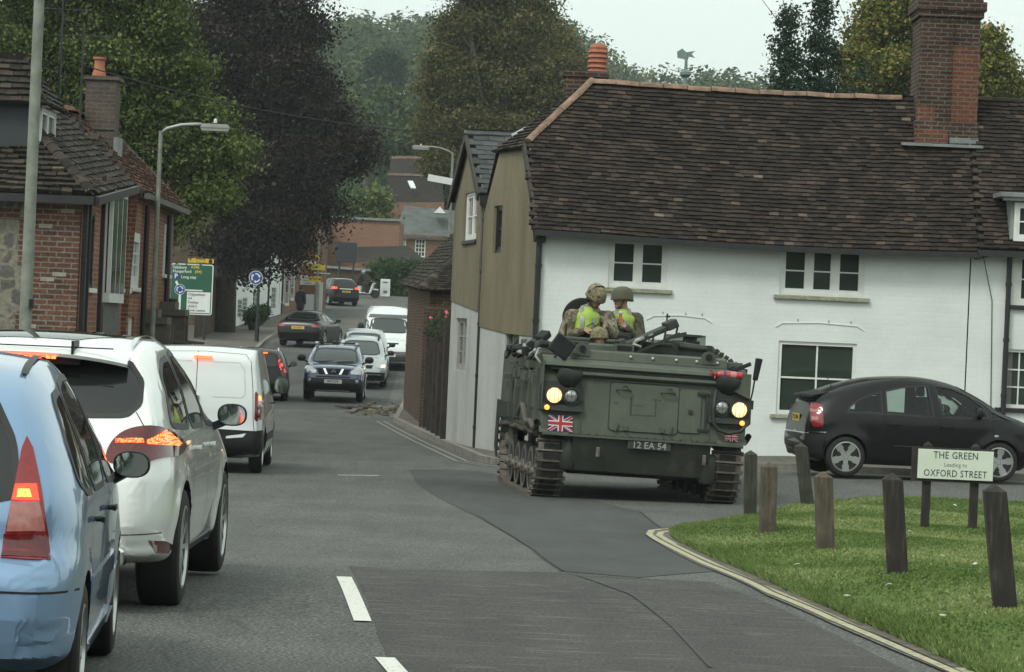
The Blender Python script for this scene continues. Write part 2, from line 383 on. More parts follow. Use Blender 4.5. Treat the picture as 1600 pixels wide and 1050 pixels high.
def grassmat(name,dark,light):
    m,nt,b=_bsdf(name); o=coords(nt); n=noise(nt,o,1.1,5,.65); n2=noise(nt,o,40,3,.7)
    r=ramp(nt,[(.3,dark),(.7,light)]); nt.links.new(n.outputs[0],r.inputs[0]); r2=ramp(nt,[(.3,(.6,)*3),(.7,(1.3,)*3)]); nt.links.new(n2.outputs[0],r2.inputs[0])
    nt.links.new(mixc(nt,1.0,r.outputs[0],r2.outputs[0],'MULTIPLY'),b.inputs['Base Color']); b.inputs['Roughness'].default_value=.95; b.inputs['Specular IOR Level'].default_value=.1; bump(nt,b,n2.outputs[0],.6,.02); return m
M_TERR=grassmat('rough_ground',(.03,.05,.018),(.06,.085,.03)); M_TURF=grassmat('turf_base',(.07,.11,.03),(.12,.165,.05)); M_DIRT=pm('bare_earth',(.10,.088,.066),.95,0,.5,5,.5,25)
# terrain sheet
ys=[-30,-15,0]+[2*i for i in range(1,150)]+[300+10*i for i in range(101)]
b=MB(); xs0=[-1,-.6,-.4,-.28,-.2,-.15,-.1,-.07,-.04,-.02,0,.02,.04,.07,.1,.15,.2,.28,.4,.6,1]
vs=[]
for y in ys:
    W=50+abs(y)*.28
    for t in xs0: x=t*W; vs.append((x,y,ground(x,y)-.08+(sstep(20,50,abs(x+8)))*(0 if y>280 else .3)))
nx=len(xs0); b.add(vs,[(i*nx+j,i*nx+j+1,(i+1)*nx+j+1,(i+1)*nx+j) for i in range(len(ys)-1) for j in range(nx-1)])
b.build('ground',M_TERR,None,True,kind='structure')
# road
LK=[(-4.9,-10),(-4.9,20),(-5.2,40),(-5.6,50),(-6.4,66),(-7.9,85),(-8.8,100),(-9.9,133),(-10.6,160),(-11.2,186)]
RK=[(-11,190),(-30,196),(-30,214),(30,214),(30,196),(4,185),(-1.8,165),(-3.8,140),(-3.6,120),(-3.2,100),(-2.8,81),(-1.4,66),(-.45,56.6),(.1,54.8),(1,53.6),(2.5,52.9),(14,52.6),(26,52.6),(26,30),(20,10),(16,-10)]
sheet('road',LK+RK,0,M_ROAD,.7,kind='structure')
# pavements with kerbs
def off(pts,d):
    out=[]
    P=[Vector(p) for p in pts]
    for i,p in enumerate(P):
        t=(P[min(i+1,len(P)-1)]-P[max(i-1,0)]).normalized(); out.append((p.x-t.y*d,p.y+t.x*d))
    return out
lk=LK; sheet('pavement',off(lk,.13)+[(-40,186),(-40,-10)],.105,M_PAVE,1.0,kind='structure')
def kerb(name,pts,w=.13):
    a=pts; c=off(pts,w); sheet(name,list(a)+list(c)[::-1],.115,M_KERB,.5,skirt=.14,kind='structure')
kerb('kerb',LK)
rk=RK[5:18]
kerb('kerb',rk[::1],-.13) if False else kerb('kerb',rk[::-1],-.13) if False else None
inner=off(rk,.13)
sheet('kerb',list(rk)+inner[::-1],.115,M_KERB,.5,skirt=.14,kind='structure')
sheet('pavement',inner+[(26,60),(10,70),(10,180),(26,184)],.105,M_PAVE,1.0,kind='structure')
# road repairs and markings
def gpp(l): return [tuple(gp(*p)[:2]) for p in l]
dk=gpp([(545,885),(620,890),(760,893),(868,895),(1010,905),(1110,910),(1180,935),(1300,990),(1440,1060),(1520,1110),(900,1110),(640,1110),(610,1040),(590,990),(575,940)])
sheet('dark_asphalt_patch',dk,.004,M_ROAD2,.6,kind='structure')
sm=gpp([(640,735),(700,733),(760,738),(790,745),(1000,800),(1120,893),(1000,903),(875,893),(820,850),(740,805),(680,775),(650,755)])
sheet('smooth_asphalt_patch',sm,.004,M_ROAD3,.6,kind='structure')
sheet('smooth_asphalt_patch',[(-7.0,88),(-3.5,92),(-4.2,128),(-8.8,128)],.004,M_ROAD3,1.2,kind='structure')
sheet('pale_road_patch',[(-8.6,140),(-4.6,150),(-4.5,176),(-9.8,176),(-9.6,160)],.004,M_ROAD4,1.2,kind='structure')
cl=[(-.60,18.3),(-.84,20.5),(-1.16,24.4)]
def dash(a,b_,w=.11): ribbon('centre_line',[a,b_],w,.009,M_WHITE,kind='structure')
dash((-.84,20.45),(-1.15,24.3)); dash((-.12,14.4),(-.62,18.25))
a=gpp([(528,743),(592,744)]); ribbon('give_way_line',a,.1,.009,M_WHITE,kind='structure')
# drain channel across the dip
ribbon('drain_channel',[(-8.7,96.5),(-3.0,94.5)],.5,.006,pm('drain_iron',(.03,.03,.028),.7),kind='structure')
ribbon('drain_channel',[(-8.7,95.3),(-3.0,93.3)],.12,.008,pm('drain_iron',(.03,.03,.028),.7),kind='structure')
# grass verge
VE=gpp([(1600,1085),(1520,1052),(1430,1010),(1330,968),(1230,925),(1150,888),(1090,862),(1057,845),(1052,835),(1068,829),(1110,822),(1165,813),(1240,797),(1300,788),(1400,783),(1500,785),(1610,792)])
VE=VE+[(9.5,44),(11.5,38),(11.5,14),(4.6,14)]
cx,cy=6.5,33
def vground(x,y):
    return ground(x,y)+.10*sstep(0,1.2,vdist(x,y))+.02*math.sin(x*2.1+y*1.3)
def vdist(x,y):
    m=9
    for i in range(len(VE)):
        ax,ay=VE[i]; bx,by=VE[(i+1)%len(VE)]; dx,dy=bx-ax,by-ay; t=((x-ax)*dx+(y-ay)*dy)/(dx*dx+dy*dy+1e-9); t=min(max(t,0),1); m=min(m,math.hypot(x-ax-t*dx,y-ay-t*dy))
    return m
sheet('grass_verge',VE,.05,M_TURF,.4,skirt=.06,fn=vground,kind='structure')
OE=gpp([(1600,1102),(1500,1062),(1400,1020),(1300,977),(1200,933),(1120,895),(1060,868),(1022,846),(1012,836),(1022,830),(1057,827),(1110,819),(1165,809),(1300,785),(1450,781),(1600,788)])
sheet('verge_edging',OE+[(9.4,44),(11.4,38),(11.4,14),(4.6,14)],.012,pm('silty_gutter',(.125,.12,.1),.95,0,.4,6,.4,60),.5,kind='structure')
y1=gpp([(1505,1060),(1400,1014),(1300,971),(1200,928),(1120,891),(1062,864),(1025,845),(1014,837),(1018,831),(1035,829),(1060,828)])
ribbon('double_yellow_line',y1,.07,.018,M_YEL,.25,kind='structure')
y2=gpp([(1525,1060),(1420,1013),(1320,971),(1220,929),(1140,892),(1080,866),(1043,847),(1030,839),(1033,834),(1045,832),(1062,831)])
ribbon('double_yellow_line',y2,.07,.018,M_YEL,.25,kind='structure')
k1=[(x-.22,y-.05) for x,y in RK[10:14]]; k2=[(x-.40,y-.1) for x,y in RK[10:14]]
M_YEL2=marking('worn_cream_paint',(.3,.29,.23),.8)
ribbon('double_yellow_line',k1,.06,.009,M_YEL2,.4,kind='structure'); ribbon('double_yellow_line',k2,.06,.009,M_YEL2,.4,kind='structure')
ribbon('double_yellow_line',[(.3,54.2),(1.2,53.2),(2.6,52.6),(6,52.3)],.07,.009,M_YEL2,.4,kind='structure')
# dirt strip under the verge edge
dirt=[Vector(p) for p in gpp([(1500,1048),(1400,1004),(1300,960),(1200,917),(1120,880),(1062,853)])]
ribbon('bare_earth_strip',[tuple(p) for p in dirt],.09,.02,M_DIRT,.3,kind='structure')
# grass blades
def blades(name,poly,n,h,mat,fn,seed=3,bw=.009):
    rs=np.random.RandomState(seed); xs=[p[0] for p in poly]; ys_=[p[1] for p in poly]; V=[];C=[]
    k=0
    while k<n:
        x=rs.uniform(min(xs),max(xs)); y=min(ys_)+(max(ys_)-min(ys_))*rs.uniform()**1.0
        if abs(x)>y*.2+1.5 or not inpoly(x,y,poly): 
            k+=.05; continue
        k+=1; z=fn(x,y)+.045; hh=h*rs.uniform(.5,1.3); a=rs.uniform(0,6.28); lx,ly=rs.normal(0,.4,2)*hh; w_=bw*rs.uniform(.7,1.5)*(1+y/45)
        if vdist(x,y)<.35: hh*=1.5
        V+= [(x-math.cos(a)*w_,y-math.sin(a)*w_,z),(x+math.cos(a)*w_,y+math.sin(a)*w_,z),(x+lx,y+ly,z+hh)]
        C.append(min(1,max(0,.5+.35*math.sin(x*1.7+math.sin(y*.9)*2)+rs.normal(0,.22))))
    npmesh(name,np.array(V),None,3,mat,np.array(C),label='short green grass growing over the verge',cat='grass',kind='stuff')
M_BLADE=rndmat('grass_blade',[(0,(.085,.14,.035)),(.5,(.165,.225,.07)),(.85,(.235,.29,.11)),(1,(.34,.36,.17))],.8,trans=.3)
blades('grass',VE,170000,.022,M_BLADE,vground)
def fringe():
    rs=np.random.RandomState(12); V=[];C=[]; P=[Vector(p) for p in VE[:17]]
    L=[(P[i+1]-P[i]).length for i in range(16)]; T=sum(L)
    for k in range(26000):
        t=rs.uniform(0,T); i=0
        while t>L[i] and i<15: t-=L[i]; i+=1
        q=P[i].lerp(P[i+1],min(1,t/L[i])); d=(P[i+1]-P[i]).normalized(); n=Vector((-d.y,d.x)); 
        if not inpoly(q.x+n.x*.15,q.y+n.y*.15,VE): n=-n
        o=rs.uniform(-.03,.22); q=q+n*o; z=(vground(q.x,q.y) if o>.02 else ground(q.x,q.y))+.02; a=rs.uniform(0,6.28); hh=.05*rs.uniform(.5,1.4); lx,ly=rs.normal(0,.4,2)*hh; lx-=n.x*.02; ly-=n.y*.02
        V+= [(q.x-math.cos(a)*.012,q.y-math.sin(a)*.012,z),(q.x+math.cos(a)*.012,q.y+math.sin(a)*.012,z),(q.x+lx,q.y+ly,z+hh)]; C.append(min(1,max(0,rs.normal(.35,.25))))
    npmesh('grass',np.array(V),None,3,M_BLADE,np.array(C),label='ragged grass fringe along the verge edge',cat='grass',kind='stuff')
fringe()
M_SEAM=pm('tar_seam',(.03,.03,.028),.7,0,.3,8)
for l in ([(745,805),(800,838),(838,862),(880,893)],[(1000,800),(1050,838),(1118,892)],[(900,900),(985,930),(1050,980),(1110,1045)],[(545,885),(700,892),(868,896),(1010,906),(1115,912)]): ribbon('tar_seam',gpp(l),.02,.012,M_SEAM,.3,kind='structure')
# daisies / leaves on the grass
rs=random.Random(5); b=MB()
for i in range(16):
    y=rs.uniform(21,44); x=rs.uniform(1.5,y*.15)
    if inpoly(x,y,VE): b.box((x,y,vground(x,y)+.085),(.035,.035,.006),rot=Matrix.Rotation(rs.uniform(0,3),3,'Z')@Matrix.Rotation(rs.uniform(-.5,.5),3,'X'),mi=rs.choice([0,0,0,1]))
tag(b.build('fallen_leaf',[pm('pale_petal',(.6,.6,.5),.7),pm('dead_leaf',(.16,.09,.03),.8)]),'pale petals and dead leaves scattered over the grass','leaf litter',kind='stuff')
# rubble and silt by the drain at the brick shed
b=MB(); rs=random.Random(9)
for i in range(200):
    u=rs.gauss(0,1); v=rs.gauss(0,1); x=-3.2+u*.5; y=92+v*2.8; 
    if x>-2.65: continue
    s_=rs.choice([.03,.05,.07,.11]); b.box((x,y,ground(x,y)+s_*.25),(s_*1.5,s_*2,s_*.6),rot=Matrix.Rotation(rs.uniform(0,6),3,'Z')@Matrix.Rotation(rs.uniform(-.5,.5),3,'X'))
tag(b.build('rubble',pm('rubble_silt',(.13,.115,.09),.95,0,.5,2)),'broken stones and silt washed up beside the brick shed','rubble',kind='stuff')
b=MB()
for i in range(5): 
    x=-4.6+i*.36; b.box((x,92.6-.3*i,ground(x,92)+.05),(.45,.5,.06),rot=Matrix.Rotation(.2*i,3,'Z')@Matrix.Rotation(.12,3,'Y'))
tag(b.build('broken_paving',pm('dark_slab',(.06,.055,.048),.9,0,.4,3),bevel=.01),'broken dark slabs lying across the drain','paving slab',kind='stuff')
sheet('silt_patch',[(-4.3,90.5),(-2.9,86),(-2.7,90),(-2.95,96),(-4.4,96.5)],.014,pm('silt',(.15,.13,.1),.95,0,.4,2,.4,12),.6,kind='structure')
# ---------------- trees ----------------
def leafcloud(blobs,n,size,seed,clump=26,spread=.36,flat=.6,sub=0):
    rs=np.random.RandomState(seed)
    if sub:
        nb=[]
        for b in blobs:
            nb.append((b[0],b[1],b[2],b[3]*.55,b[4]*.55,b[5]*.55))
            for q in range(sub):
                d=rs.normal(size=3); d/=np.linalg.norm(d); rr=rs.uniform(.2,.4); e=rs.uniform(.5,.86)
                nb.append((b[0]+d[0]*b[3]*e,b[1]+d[1]*b[4]*e,b[2]+d[2]*b[5]*e,b[3]*rr,b[4]*rr,b[5]*rr*.75))
        blobs=nb
    vol=np.array([b[3]*b[4]*b[5] for b in blobs])**.75; vol=vol/vol.sum(); nc=max(1,n//clump)
    bi=rs.choice(len(blobs),nc,p=vol); B=np.array(blobs)[bi]
    d=rs.normal(size=(nc,3)); d/=np.linalg.norm(d,axis=1)[:,None]; r=rs.uniform(.2,1,nc)**(1/4)*(1+rs.normal(0,.07,nc))
    C=B[:,:3]+d*B[:,3:6]*r[:,None]
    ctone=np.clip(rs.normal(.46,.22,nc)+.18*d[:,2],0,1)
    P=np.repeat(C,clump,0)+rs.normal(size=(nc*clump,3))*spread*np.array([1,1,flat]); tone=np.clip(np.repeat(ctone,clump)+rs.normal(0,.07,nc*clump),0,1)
    N_=len(P); nrm=rs.normal(size=(N_,3))*.62+np.repeat(d,clump,0)*1.25; nrm[:,2]+=.25; nrm/=np.linalg.norm(nrm,axis=1)[:,None]
    t=np.cross(nrm,rs.normal(size=(N_,3))); t/=np.linalg.norm(t,axis=1)[:,None]; u=np.cross(nrm,t); s=size*rs.uniform(.6,1.35,N_)[:,None]
    V=np.stack([P-t*s*.5,P-u*s*.32,P+t*s*.55,P+u*s*.32],1).reshape(-1,3)
    return V,tone,C
def make_tree(name,base,height,blobs,n,size,leafmat,barkmat,trunk_r=.3,seed=1,label='',cat='tree',group=None,clump=26,spread=.36,trunk_frac=.45,lean=(0,0),limbs=14,sub=13,**k):
    base=Vector(base); root=empty(name,base,label=label,cat=cat,group=group)
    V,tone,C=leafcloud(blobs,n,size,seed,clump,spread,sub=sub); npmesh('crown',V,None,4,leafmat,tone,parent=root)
    rs=random.Random(seed); b=MB(); th=height*trunk_frac; top=Vector((lean[0],lean[1],height*.8))
    pts=[Vector((0,0,-.3)),Vector((lean[0]*.1,lean[1]*.1,th*.5)),Vector((lean[0]*.4,lean[1]*.4,th)),top]
    b.tube(pts,[trunk_r*1.25,trunk_r,trunk_r*.8,trunk_r*.15],9)
    idx=list(range(len(C))); rs.shuffle(idx)
    for i in idx[:limbs]:
        c=Vector(C[i]); t=rs.uniform(.45,.95); s_=pts[2].lerp(top,max(0,(t-.45)*1.2)) if rs.random()<.6 else pts[1].lerp(pts[2],rs.uniform(.5,1)); mid=s_.lerp(c,.5)+Vector((rs.uniform(-.3,.3),rs.uniform(-.3,.3),abs(c.z-s_.z)*.12))
        rr=trunk_r*rs.uniform(.22,.4); b.tube([s_,mid,c],[rr,rr*.6,rr*.2],6,cap=False)
        for q in range(3):
            e=c+Vector((rs.gauss(0,.9),rs.gauss(0,.9),rs.gauss(.3,.6))); b.tube([mid.lerp(c,.5),e],[rr*.3,rr*.08],4,cap=False)
    b.build('trunk',barkmat,root,True)
    return root
M_BARK=pm('bark',(.06,.05,.038),.95,0,.4,6,.5,20); M_BARKP=pm('pale_bark',(.12,.11,.09),.95,0,.4,6,.4,20)
L_ROB=rndmat('false_acacia_leaf',[(0,(.028,.048,.014)),(.4,(.08,.115,.032)),(.75,(.165,.205,.06)),(1,(.24,.27,.095))],.75,trans=.35)
L_COP=rndmat('copper_leaf',[(0,(.007,.005,.005)),(.45,(.018,.012,.012)),(.8,(.046,.033,.028)),(1,(.095,.075,.06))],.7,trans=.15)
L_LIME=rndmat('lime_leaf',[(0,(.035,.038,.014)),(.45,(.085,.085,.03)),(.8,(.16,.145,.05)),(1,(.25,.19,.07))],.8,trans=.3)
L_CON=rndmat('conifer_leaf',[(0,(.008,.02,.011)),(.6,(.02,.042,.022)),(1,(.035,.06,.03))],.8,trans=.1)
L_YEL=rndmat('turning_leaf',[(0,(.035,.06,.014)),(.4,(.10,.125,.028)),(.75,(.26,.23,.06)),(1,(.36,.27,.08))],.8,trans=.3)
L_WOOD=rndmat('woodland_leaf',[(0,(.025,.045,.018)),(.5,(.05,.08,.03)),(.85,(.085,.11,.04)),(1,(.13,.13,.05))],.85,trans=.2)
L_HEDGE=rndmat('hedge_leaf',[(0,(.012,.03,.01)),(.6,(.03,.06,.018)),(1,(.06,.1,.03))],.8,trans=.15)
def pxblobs(base,Y,lst):
    """blobs outlined in photo pixels (x,y,rx,ry) at depth Y, with real depth; coordinates relative to base"""
    out=[]; s=F/Y
    for q in lst:
        x,y,rx,ry=q[:4]; dy=q[4] if len(q)>4 else random.uniform(-.35,.35)*rx/s; p=Pt(x,y,Y)-Vector(base); out.append((p.x,p.y+dy,p.z,rx/s,max(rx,ry)/s*.8,ry/s))
    return out
B=(-10.6,92,ground(-10.6,92))
bl=pxblobs(B,92,[(30,60,70,60),(90,20,60,60),(160,40,70,55),(245,30,70,55),(200,95,80,50),(270,120,70,45),(150,150,70,50),(230,170,60,45),(300,190,70,40),(345,235,50,38),(290,262,60,38),(330,300,40,35),(265,330,60,45),(210,250,60,50),(300,320,26,20),(120,100,60,50),(60,130,60,50),(235,400,24,26),(60,-40,120,60),(200,-50,120,60),(250,215,60,40)])
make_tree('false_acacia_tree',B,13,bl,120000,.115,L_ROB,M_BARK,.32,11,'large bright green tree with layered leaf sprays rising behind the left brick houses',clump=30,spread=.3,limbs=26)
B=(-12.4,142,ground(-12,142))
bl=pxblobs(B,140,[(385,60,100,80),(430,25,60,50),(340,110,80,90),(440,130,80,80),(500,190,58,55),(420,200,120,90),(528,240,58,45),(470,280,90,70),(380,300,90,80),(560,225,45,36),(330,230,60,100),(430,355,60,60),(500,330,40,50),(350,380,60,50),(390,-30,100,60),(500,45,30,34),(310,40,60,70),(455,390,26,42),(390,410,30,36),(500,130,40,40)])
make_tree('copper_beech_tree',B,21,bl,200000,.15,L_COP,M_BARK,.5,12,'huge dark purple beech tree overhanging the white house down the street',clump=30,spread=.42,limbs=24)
B=(-1.5,182,ground(-1.5,182))
bl=pxblobs(B,182,[(740,40,60,60),(780,10,60,50),(718,110,54,60),(760,120,80,70),(708,190,52,60),(740,210,80,70),(830,150,60,60),(800,90,60,60),(800,220,70,60),(708,255,54,40),(820,30,50,50),(780,285,70,50),(860,110,44,50),(680,200,28,40),(760,-30,60,40),(684,125,26,40),(705,62,32,36)])
make_tree('lime_tree',B,19,bl,170000,.17,L_LIME,M_BARKP,.42,13,'tall olive green lime tree with yellowing leaves in the middle of the view',clump=24,spread=.45,limbs=30)
B=(4,196,ground(4,196))
bl=pxblobs(B,196,[(880,90,30,40),(890,140,36,50),(905,190,40,40),(870,60,26,26),(880,220,50,50),(900,120,28,30)])
make_tree('lime_tree',B,15,bl,36000,.19,L_LIME,M_BARKP,.3,14,'smaller thin topped lime tree just right of the tall one, behind the louvred chimney pot',clump=22,spread=.45)
def conifer(x,Y,ytop,wpx,label,seed,n=50000):
    B=onground(x,Y); s=F/Y; H=(Pt(x,ytop,Y).z-B.z); rs=random.Random(seed); bl=[]
    nl=int(H/.42)
    for i in range(nl):
        z=H*(i+.5)/nl; rr=(1-z/H)**.75*wpx/s+.12
        for q in range(5):
            a=rs.uniform(0,6.28); bl.append((math.cos(a)*rr*.55,math.sin(a)*rr*.55,z+rs.uniform(-.2,.2),rr*.5+.1,rr*.5+.1,.32))
    make_tree('conifer_tree',B,H,bl,n,.11,L_CON,M_BARK,.22,seed,label,trunk_frac=.6,clump=20,spread=.17,limbs=10,sub=0)
conifer(1205,104,12,62,'dark conifer with a narrow tip left of its taller twin beyond the cottage roof',21)
conifer(1262,106,-12,80,'taller dark conifer beyond the cottage roof, between its twin and the yellowing tree',22,66000)
conifer(1330,112,90,60,'short dark conifer filling the gap beside the yellowing tree',23,14000)
B=tuple(onground(1400,116))
bl=pxblobs(B,116,[(1360,60,42,44),(1345,110,40,40),(1390,30,44,40),(1385,110,50,44),(1425,80,44,50),(1350,145,44,26),(1420,10,40,40),(1440,130,40,30)])
make_tree('yellowing_tree',B,13,bl,50000,.14,L_YEL,M_BARK,.26,24,'green tree turning yellow at the top, left of the big brick chimney',clump=22,spread=.26)
B=tuple(onground(1560,120))
bl=pxblobs(B,120,[(1545,75,26,36),(1560,110,36,36),(1580,150,40,24),(1540,130,36,40),(1590,160,36,20)])
make_tree('yellowing_tree',B,11,bl,26000,.14,L_YEL,M_BARK,.22,25,'sparse yellow green tree showing right of the big brick chimney',clump=20,spread=.26)
B=tuple(onground(578,236))
bl=pxblobs(B,236,[(572,325,26,22),(590,312,20,20),(580,345,34,16)])
make_tree('young_ash_tree',B,9,bl,7000,.3,L_ROB,M_BARK,.16,26,'small pale green tree behind the flat topped brick building',clump=18,spread=.4)
for i,(x,y,rx,ry,Y,lb,mt) in enumerate([(610,175,40,50,330,'dark rounded tree in the valley left of the lime',L_WOOD),(600,110,26,34,420,'dark pointed tree below the wooded hill',L_CON),(560,190,44,50,300,'hazy round tree behind the copper beech',L_WOOD),(640,225,40,30,300,'grey green tree just above the brown roof',L_WOOD),(700,290,40,44,290,'dark tree beside the brown roof and distant lamp',L_WOOD)]):
    B=tuple(onground(x,Y)); bl=pxblobs(B,Y,[(x,y,rx,ry),(x-rx*.5,y+ry*.6,rx*.7,ry*.6),(x+rx*.5,y+ry*.5,rx*.7,ry*.6)])
    make_tree('valley_tree',B,max(5,bl[0][2]),bl,7000,.5,mt,M_BARK,.3,30+i,lb,clump=18,spread=.7,limbs=6)
# far wood on the hill, one mass
rs=np.random.RandomState(4); bl=[]
for y in list(np.arange(262,420,9))+list(np.arange(420,840,11)):
    for x in np.arange(-150,190,9.5):
        xx=x+rs.uniform(-4,4); yy=y+rs.uniform(-4,4)
        if abs(xx+5)>yy*.165+14: continue
        if yy<300 and abs(xx+9)<5: continue
        if 400<yy<560 and -35<xx<-14 and rs.uniform()<.5: continue
        h=rs.uniform(7,12)*(.6 if yy<520 else 1)*(.75 if yy<400 else 1); bl.append((xx,yy,ground(xx,yy)+h*.62,rs.uniform(4.2,6.5),rs.uniform(4.2,6.5),h*.45))
parts=[]; tones=[]
V,tone,C=leafcloud(bl,260000,.95,5,12,1.0,.7)
npmesh('woodland',V,None,4,L_WOOD,tone,label='hazy broadleaf wood covering the far hillside',cat='woodland',kind='stuff')

# unseen trees added round the viewpoint to darken reflections in the cars
rs=np.random.RandomState(8); bl=[]
for a in np.arange(-200,20,7):
    t=R(a); d=rs.uniform(44,58); x=6+d*math.cos(t); y=4+d*math.sin(t)
    if y>22 and x<26: continue
    h=rs.uniform(8,13); bl.append((x,y,h*.55,rs.uniform(4,6),rs.uniform(4,6),h*.6))
V,tone,C=leafcloud(bl,26000,1.1,15,8,1.2,.9)
npmesh('added_tree_belt',V,None,4,L_WOOD,tone,label='unseen belt of trees added behind the viewpoint to darken reflections',cat='woodland',kind='stuff')
# ---------------- building tools (world coordinates, parented to an empty at the base) ----------------
def pin(o,root): o.parent=root; o.matrix_parent_inverse=Matrix.Translation(-Vector(root.location)); return o
class Wall:
    """vertical plane from P0 to P1 (outside on the right hand walking P0->P1 when side=1)"""
    def __init__(s,P0,P1,side=1):
        s.P0=Vector((P0[0],P0[1],0)); d=Vector((P1[0]-P0[0],P1[1]-P0[1],0)); s.L=d.length; s.d=d/s.L; s.n=Vector((s.d.y,-s.d.x,0))*side
    def at(s,u,z,out=0): p=s.P0+s.d*u+s.n*out; return Vector((p.x,p.y,z))
    def px(s,px,py):
        d=_F+_Rv*((px-800)/F)+_Uv*((525-py)/F); o=Vector((0,0,CAMH)); t=(s.P0-o).dot(s.n)/d.dot(s.n); p=o+d*t; return ((p-s.P0).dot(s.d),p.z)
    def M(s,u,z,out=0):
        x=s.d if s.n.dot(s.d.cross(Vector((0,0,1))))>0 else -s.d
        return frameM(s.at(u,z,out),x,(0,0,1))
    def face(s,name,poly,holes,mat,root,depth=.12,out=0,step=1.5,skirt=0,noiseamp=0,**k):
        pts=[Vector(p) for p in poly]; cons=[list(range(len(poly)))]
        for h in holes:
            b0=len(pts); pts+=[Vector((h[0],h[1])),Vector((h[2],h[1])),Vector((h[2],h[3])),Vector((h[0],h[3]))]; cons.append([b0,b0+1,b0+2,b0+3])
        edges=[(c[i],c[(i+1)%len(c)]) for c in cons for i in range(len(c))]
        r=delaunay_2d_cdt(pts,edges,[],0,1e-6); b=MB(); vs=[s.at(p.x,p.y,out) for p in r[0]]; fs=[]
        for f in r[2]:
            cx=sum(r[0][i].x for i in f)/len(f); cy=sum(r[0][i].y for i in f)/len(f)
            if inpoly(cx,cy,poly) and not any(h[0]<cx<h[2] and h[1]<cy<h[3] for h in holes): fs.append(tuple(f))
        b.add(vs,fs)
        for h in holes:
            c=[(h[0],h[1]),(h[2],h[1]),(h[2],h[3]),(h[0],h[3])]
            for i in range(4): p,q=c[i],c[(i+1)%4]; b.quad(s.at(*p,out),s.at(*q,out),s.at(*q,out-depth),s.at(*p,out-depth))
        if skirt:
            for i in range(len(poly)): p,q=poly[i],poly[(i+1)%len(poly)]; b.quad(s.at(*p,out),s.at(*q,out),s.at(*q,out-skirt),s.at(*p,out-skirt))
        me=bpy.data.meshes.new(name); me.from_pydata([tuple(v) for v in b.v],[],b.f); me.materials.append(mat)
        bm=bmesh.new(); bm.from_mesh(me); bmesh.ops.remove_doubles(bm,verts=bm.verts,dist=1e-5)
        for f in bm.faces:
            if f.normal.dot(s.n)<-.5: f.normal_flip()
        autouv(bm); bm.to_mesh(me); bm.free()
        return pin(finish(name,me,None,**k),root)
    def box(s,b,u0,z0,u1,z1,o0,o1,mi=0):
        vs=[s.at(u,z,o) for o in (o0,o1) for (u,z) in ((u0,z0),(u1,z0),(u1,z1),(u0,z1))]
        b.add(vs,[(0,1,2,3),(4,7,6,5),(0,4,5,1),(1,5,6,2),(2,6,7,3),(3,7,4,0)],mi); return b
M_WP=pm('white_window_paint',(.68,.7,.66),.4,0,.08,5); M_GL=glass_dark('window_glass',(.032,.042,.035),.05); M_BLK=pm('black_paint',(.016,.017,.017),.45,0,.3,5)
M_LEAD=pm('lead_flashing',(.2,.21,.21),.6,.3,.25,4)
def window(W,root,u0,z0,u1,z1,cols=2,rows=2,rec=.05,fw=.05,bar=.024,mull=.07,sill=None,fmat=None,casement=True,curtain=False,blindtop=0):
    fmat=fmat or M_WP; b=MB(); o=-rec
    W.box(b,u0,z0,u0+fw,z1,o-.05,o+.02); W.box(b,u1-fw,z0,u1,z1,o-.05,o+.02); W.box(b,u0+fw,z1-fw,u1-fw,z1,o-.05,o+.018); W.box(b,u0+fw,z0,u1-fw,z0+fw*1.2,o-.05,o+.018)
    w_=(u1-u0-2*fw)/cols; zi0=z0+fw*1.2; zi1=z1-fw
    for i in range(cols):
        a=u0+fw+i*w_; c=a+w_
        if i>0 and casement: W.box(b,a-mull/2,zi0,a+mull/2,zi1,o-.05,o+.012)
        elif i>0: W.box(b,a-bar/2,zi0,a+bar/2,zi1,o-.04,o-.004)
        if casement:
            e=mull/2 if i>0 else 0; g=mull/2 if i<cols-1 else 0; cw=.045
            W.box(b,a+e,zi0,a+e+cw,zi1,o-.045,o+.004); W.box(b,c-g-cw,zi0,c-g,zi1,o-.045,o+.004); W.box(b,a+e+cw,zi0,c-g-cw,zi0+cw*1.3,o-.045,o+.002); W.box(b,a+e+cw,zi1-cw,c-g-cw,zi1,o-.045,o+.002)
    for j in range(1,rows):
        z=zi0+(zi1-zi0)*j/rows; W.box(b,u0+fw,z-bar/2,u1-fw,z+bar/2,o-.042,o-.006)
    fr=pin(b.build('window',fmat),root)
    g=MB(); g.quad(W.at(u0,z0,o-.03),W.at(u1,z0,o-.03),W.at(u1,z1,o-.03),W.at(u0,z1,o-.03)); g.quad(W.at(u0,z0,o-.06),W.at(u1,z0,o-.06),W.at(u1,z1,o-.06),W.at(u0,z1,o-.06)); pg=g.build('pane',M_GL); pg.parent=fr; 
    if curtain:
        c=MB(); n=9
        for a_,b_ in ((u0+fw,u0+fw+(u1-u0)*.16),(u1-fw-(u1-u0)*.16,u1-fw)):
            W.box(c,a_,z0+fw,b_,z1-fw,o-.029,o-.026)
        cc=c.build('curtain',pm('dim_curtain',(.16,.16,.14),.9)); cc.parent=fr
    if sill:
        s_=MB(); W.box(s_,u0-.1,z0-.07,u1+.1,z0,-.02-rec,.07); ss=s_.build('sill',sill,None,bevel=.01); ss.parent=fr
    return fr
def wdw(W,root,x0,y0,x1,y1,**k):
    u0,z1=W.px(x0,y0); u1,z0=W.px(x1,y1)
    if u0>u1: u0,u1=u1,u0
    return (u0,z0,u1,z1)
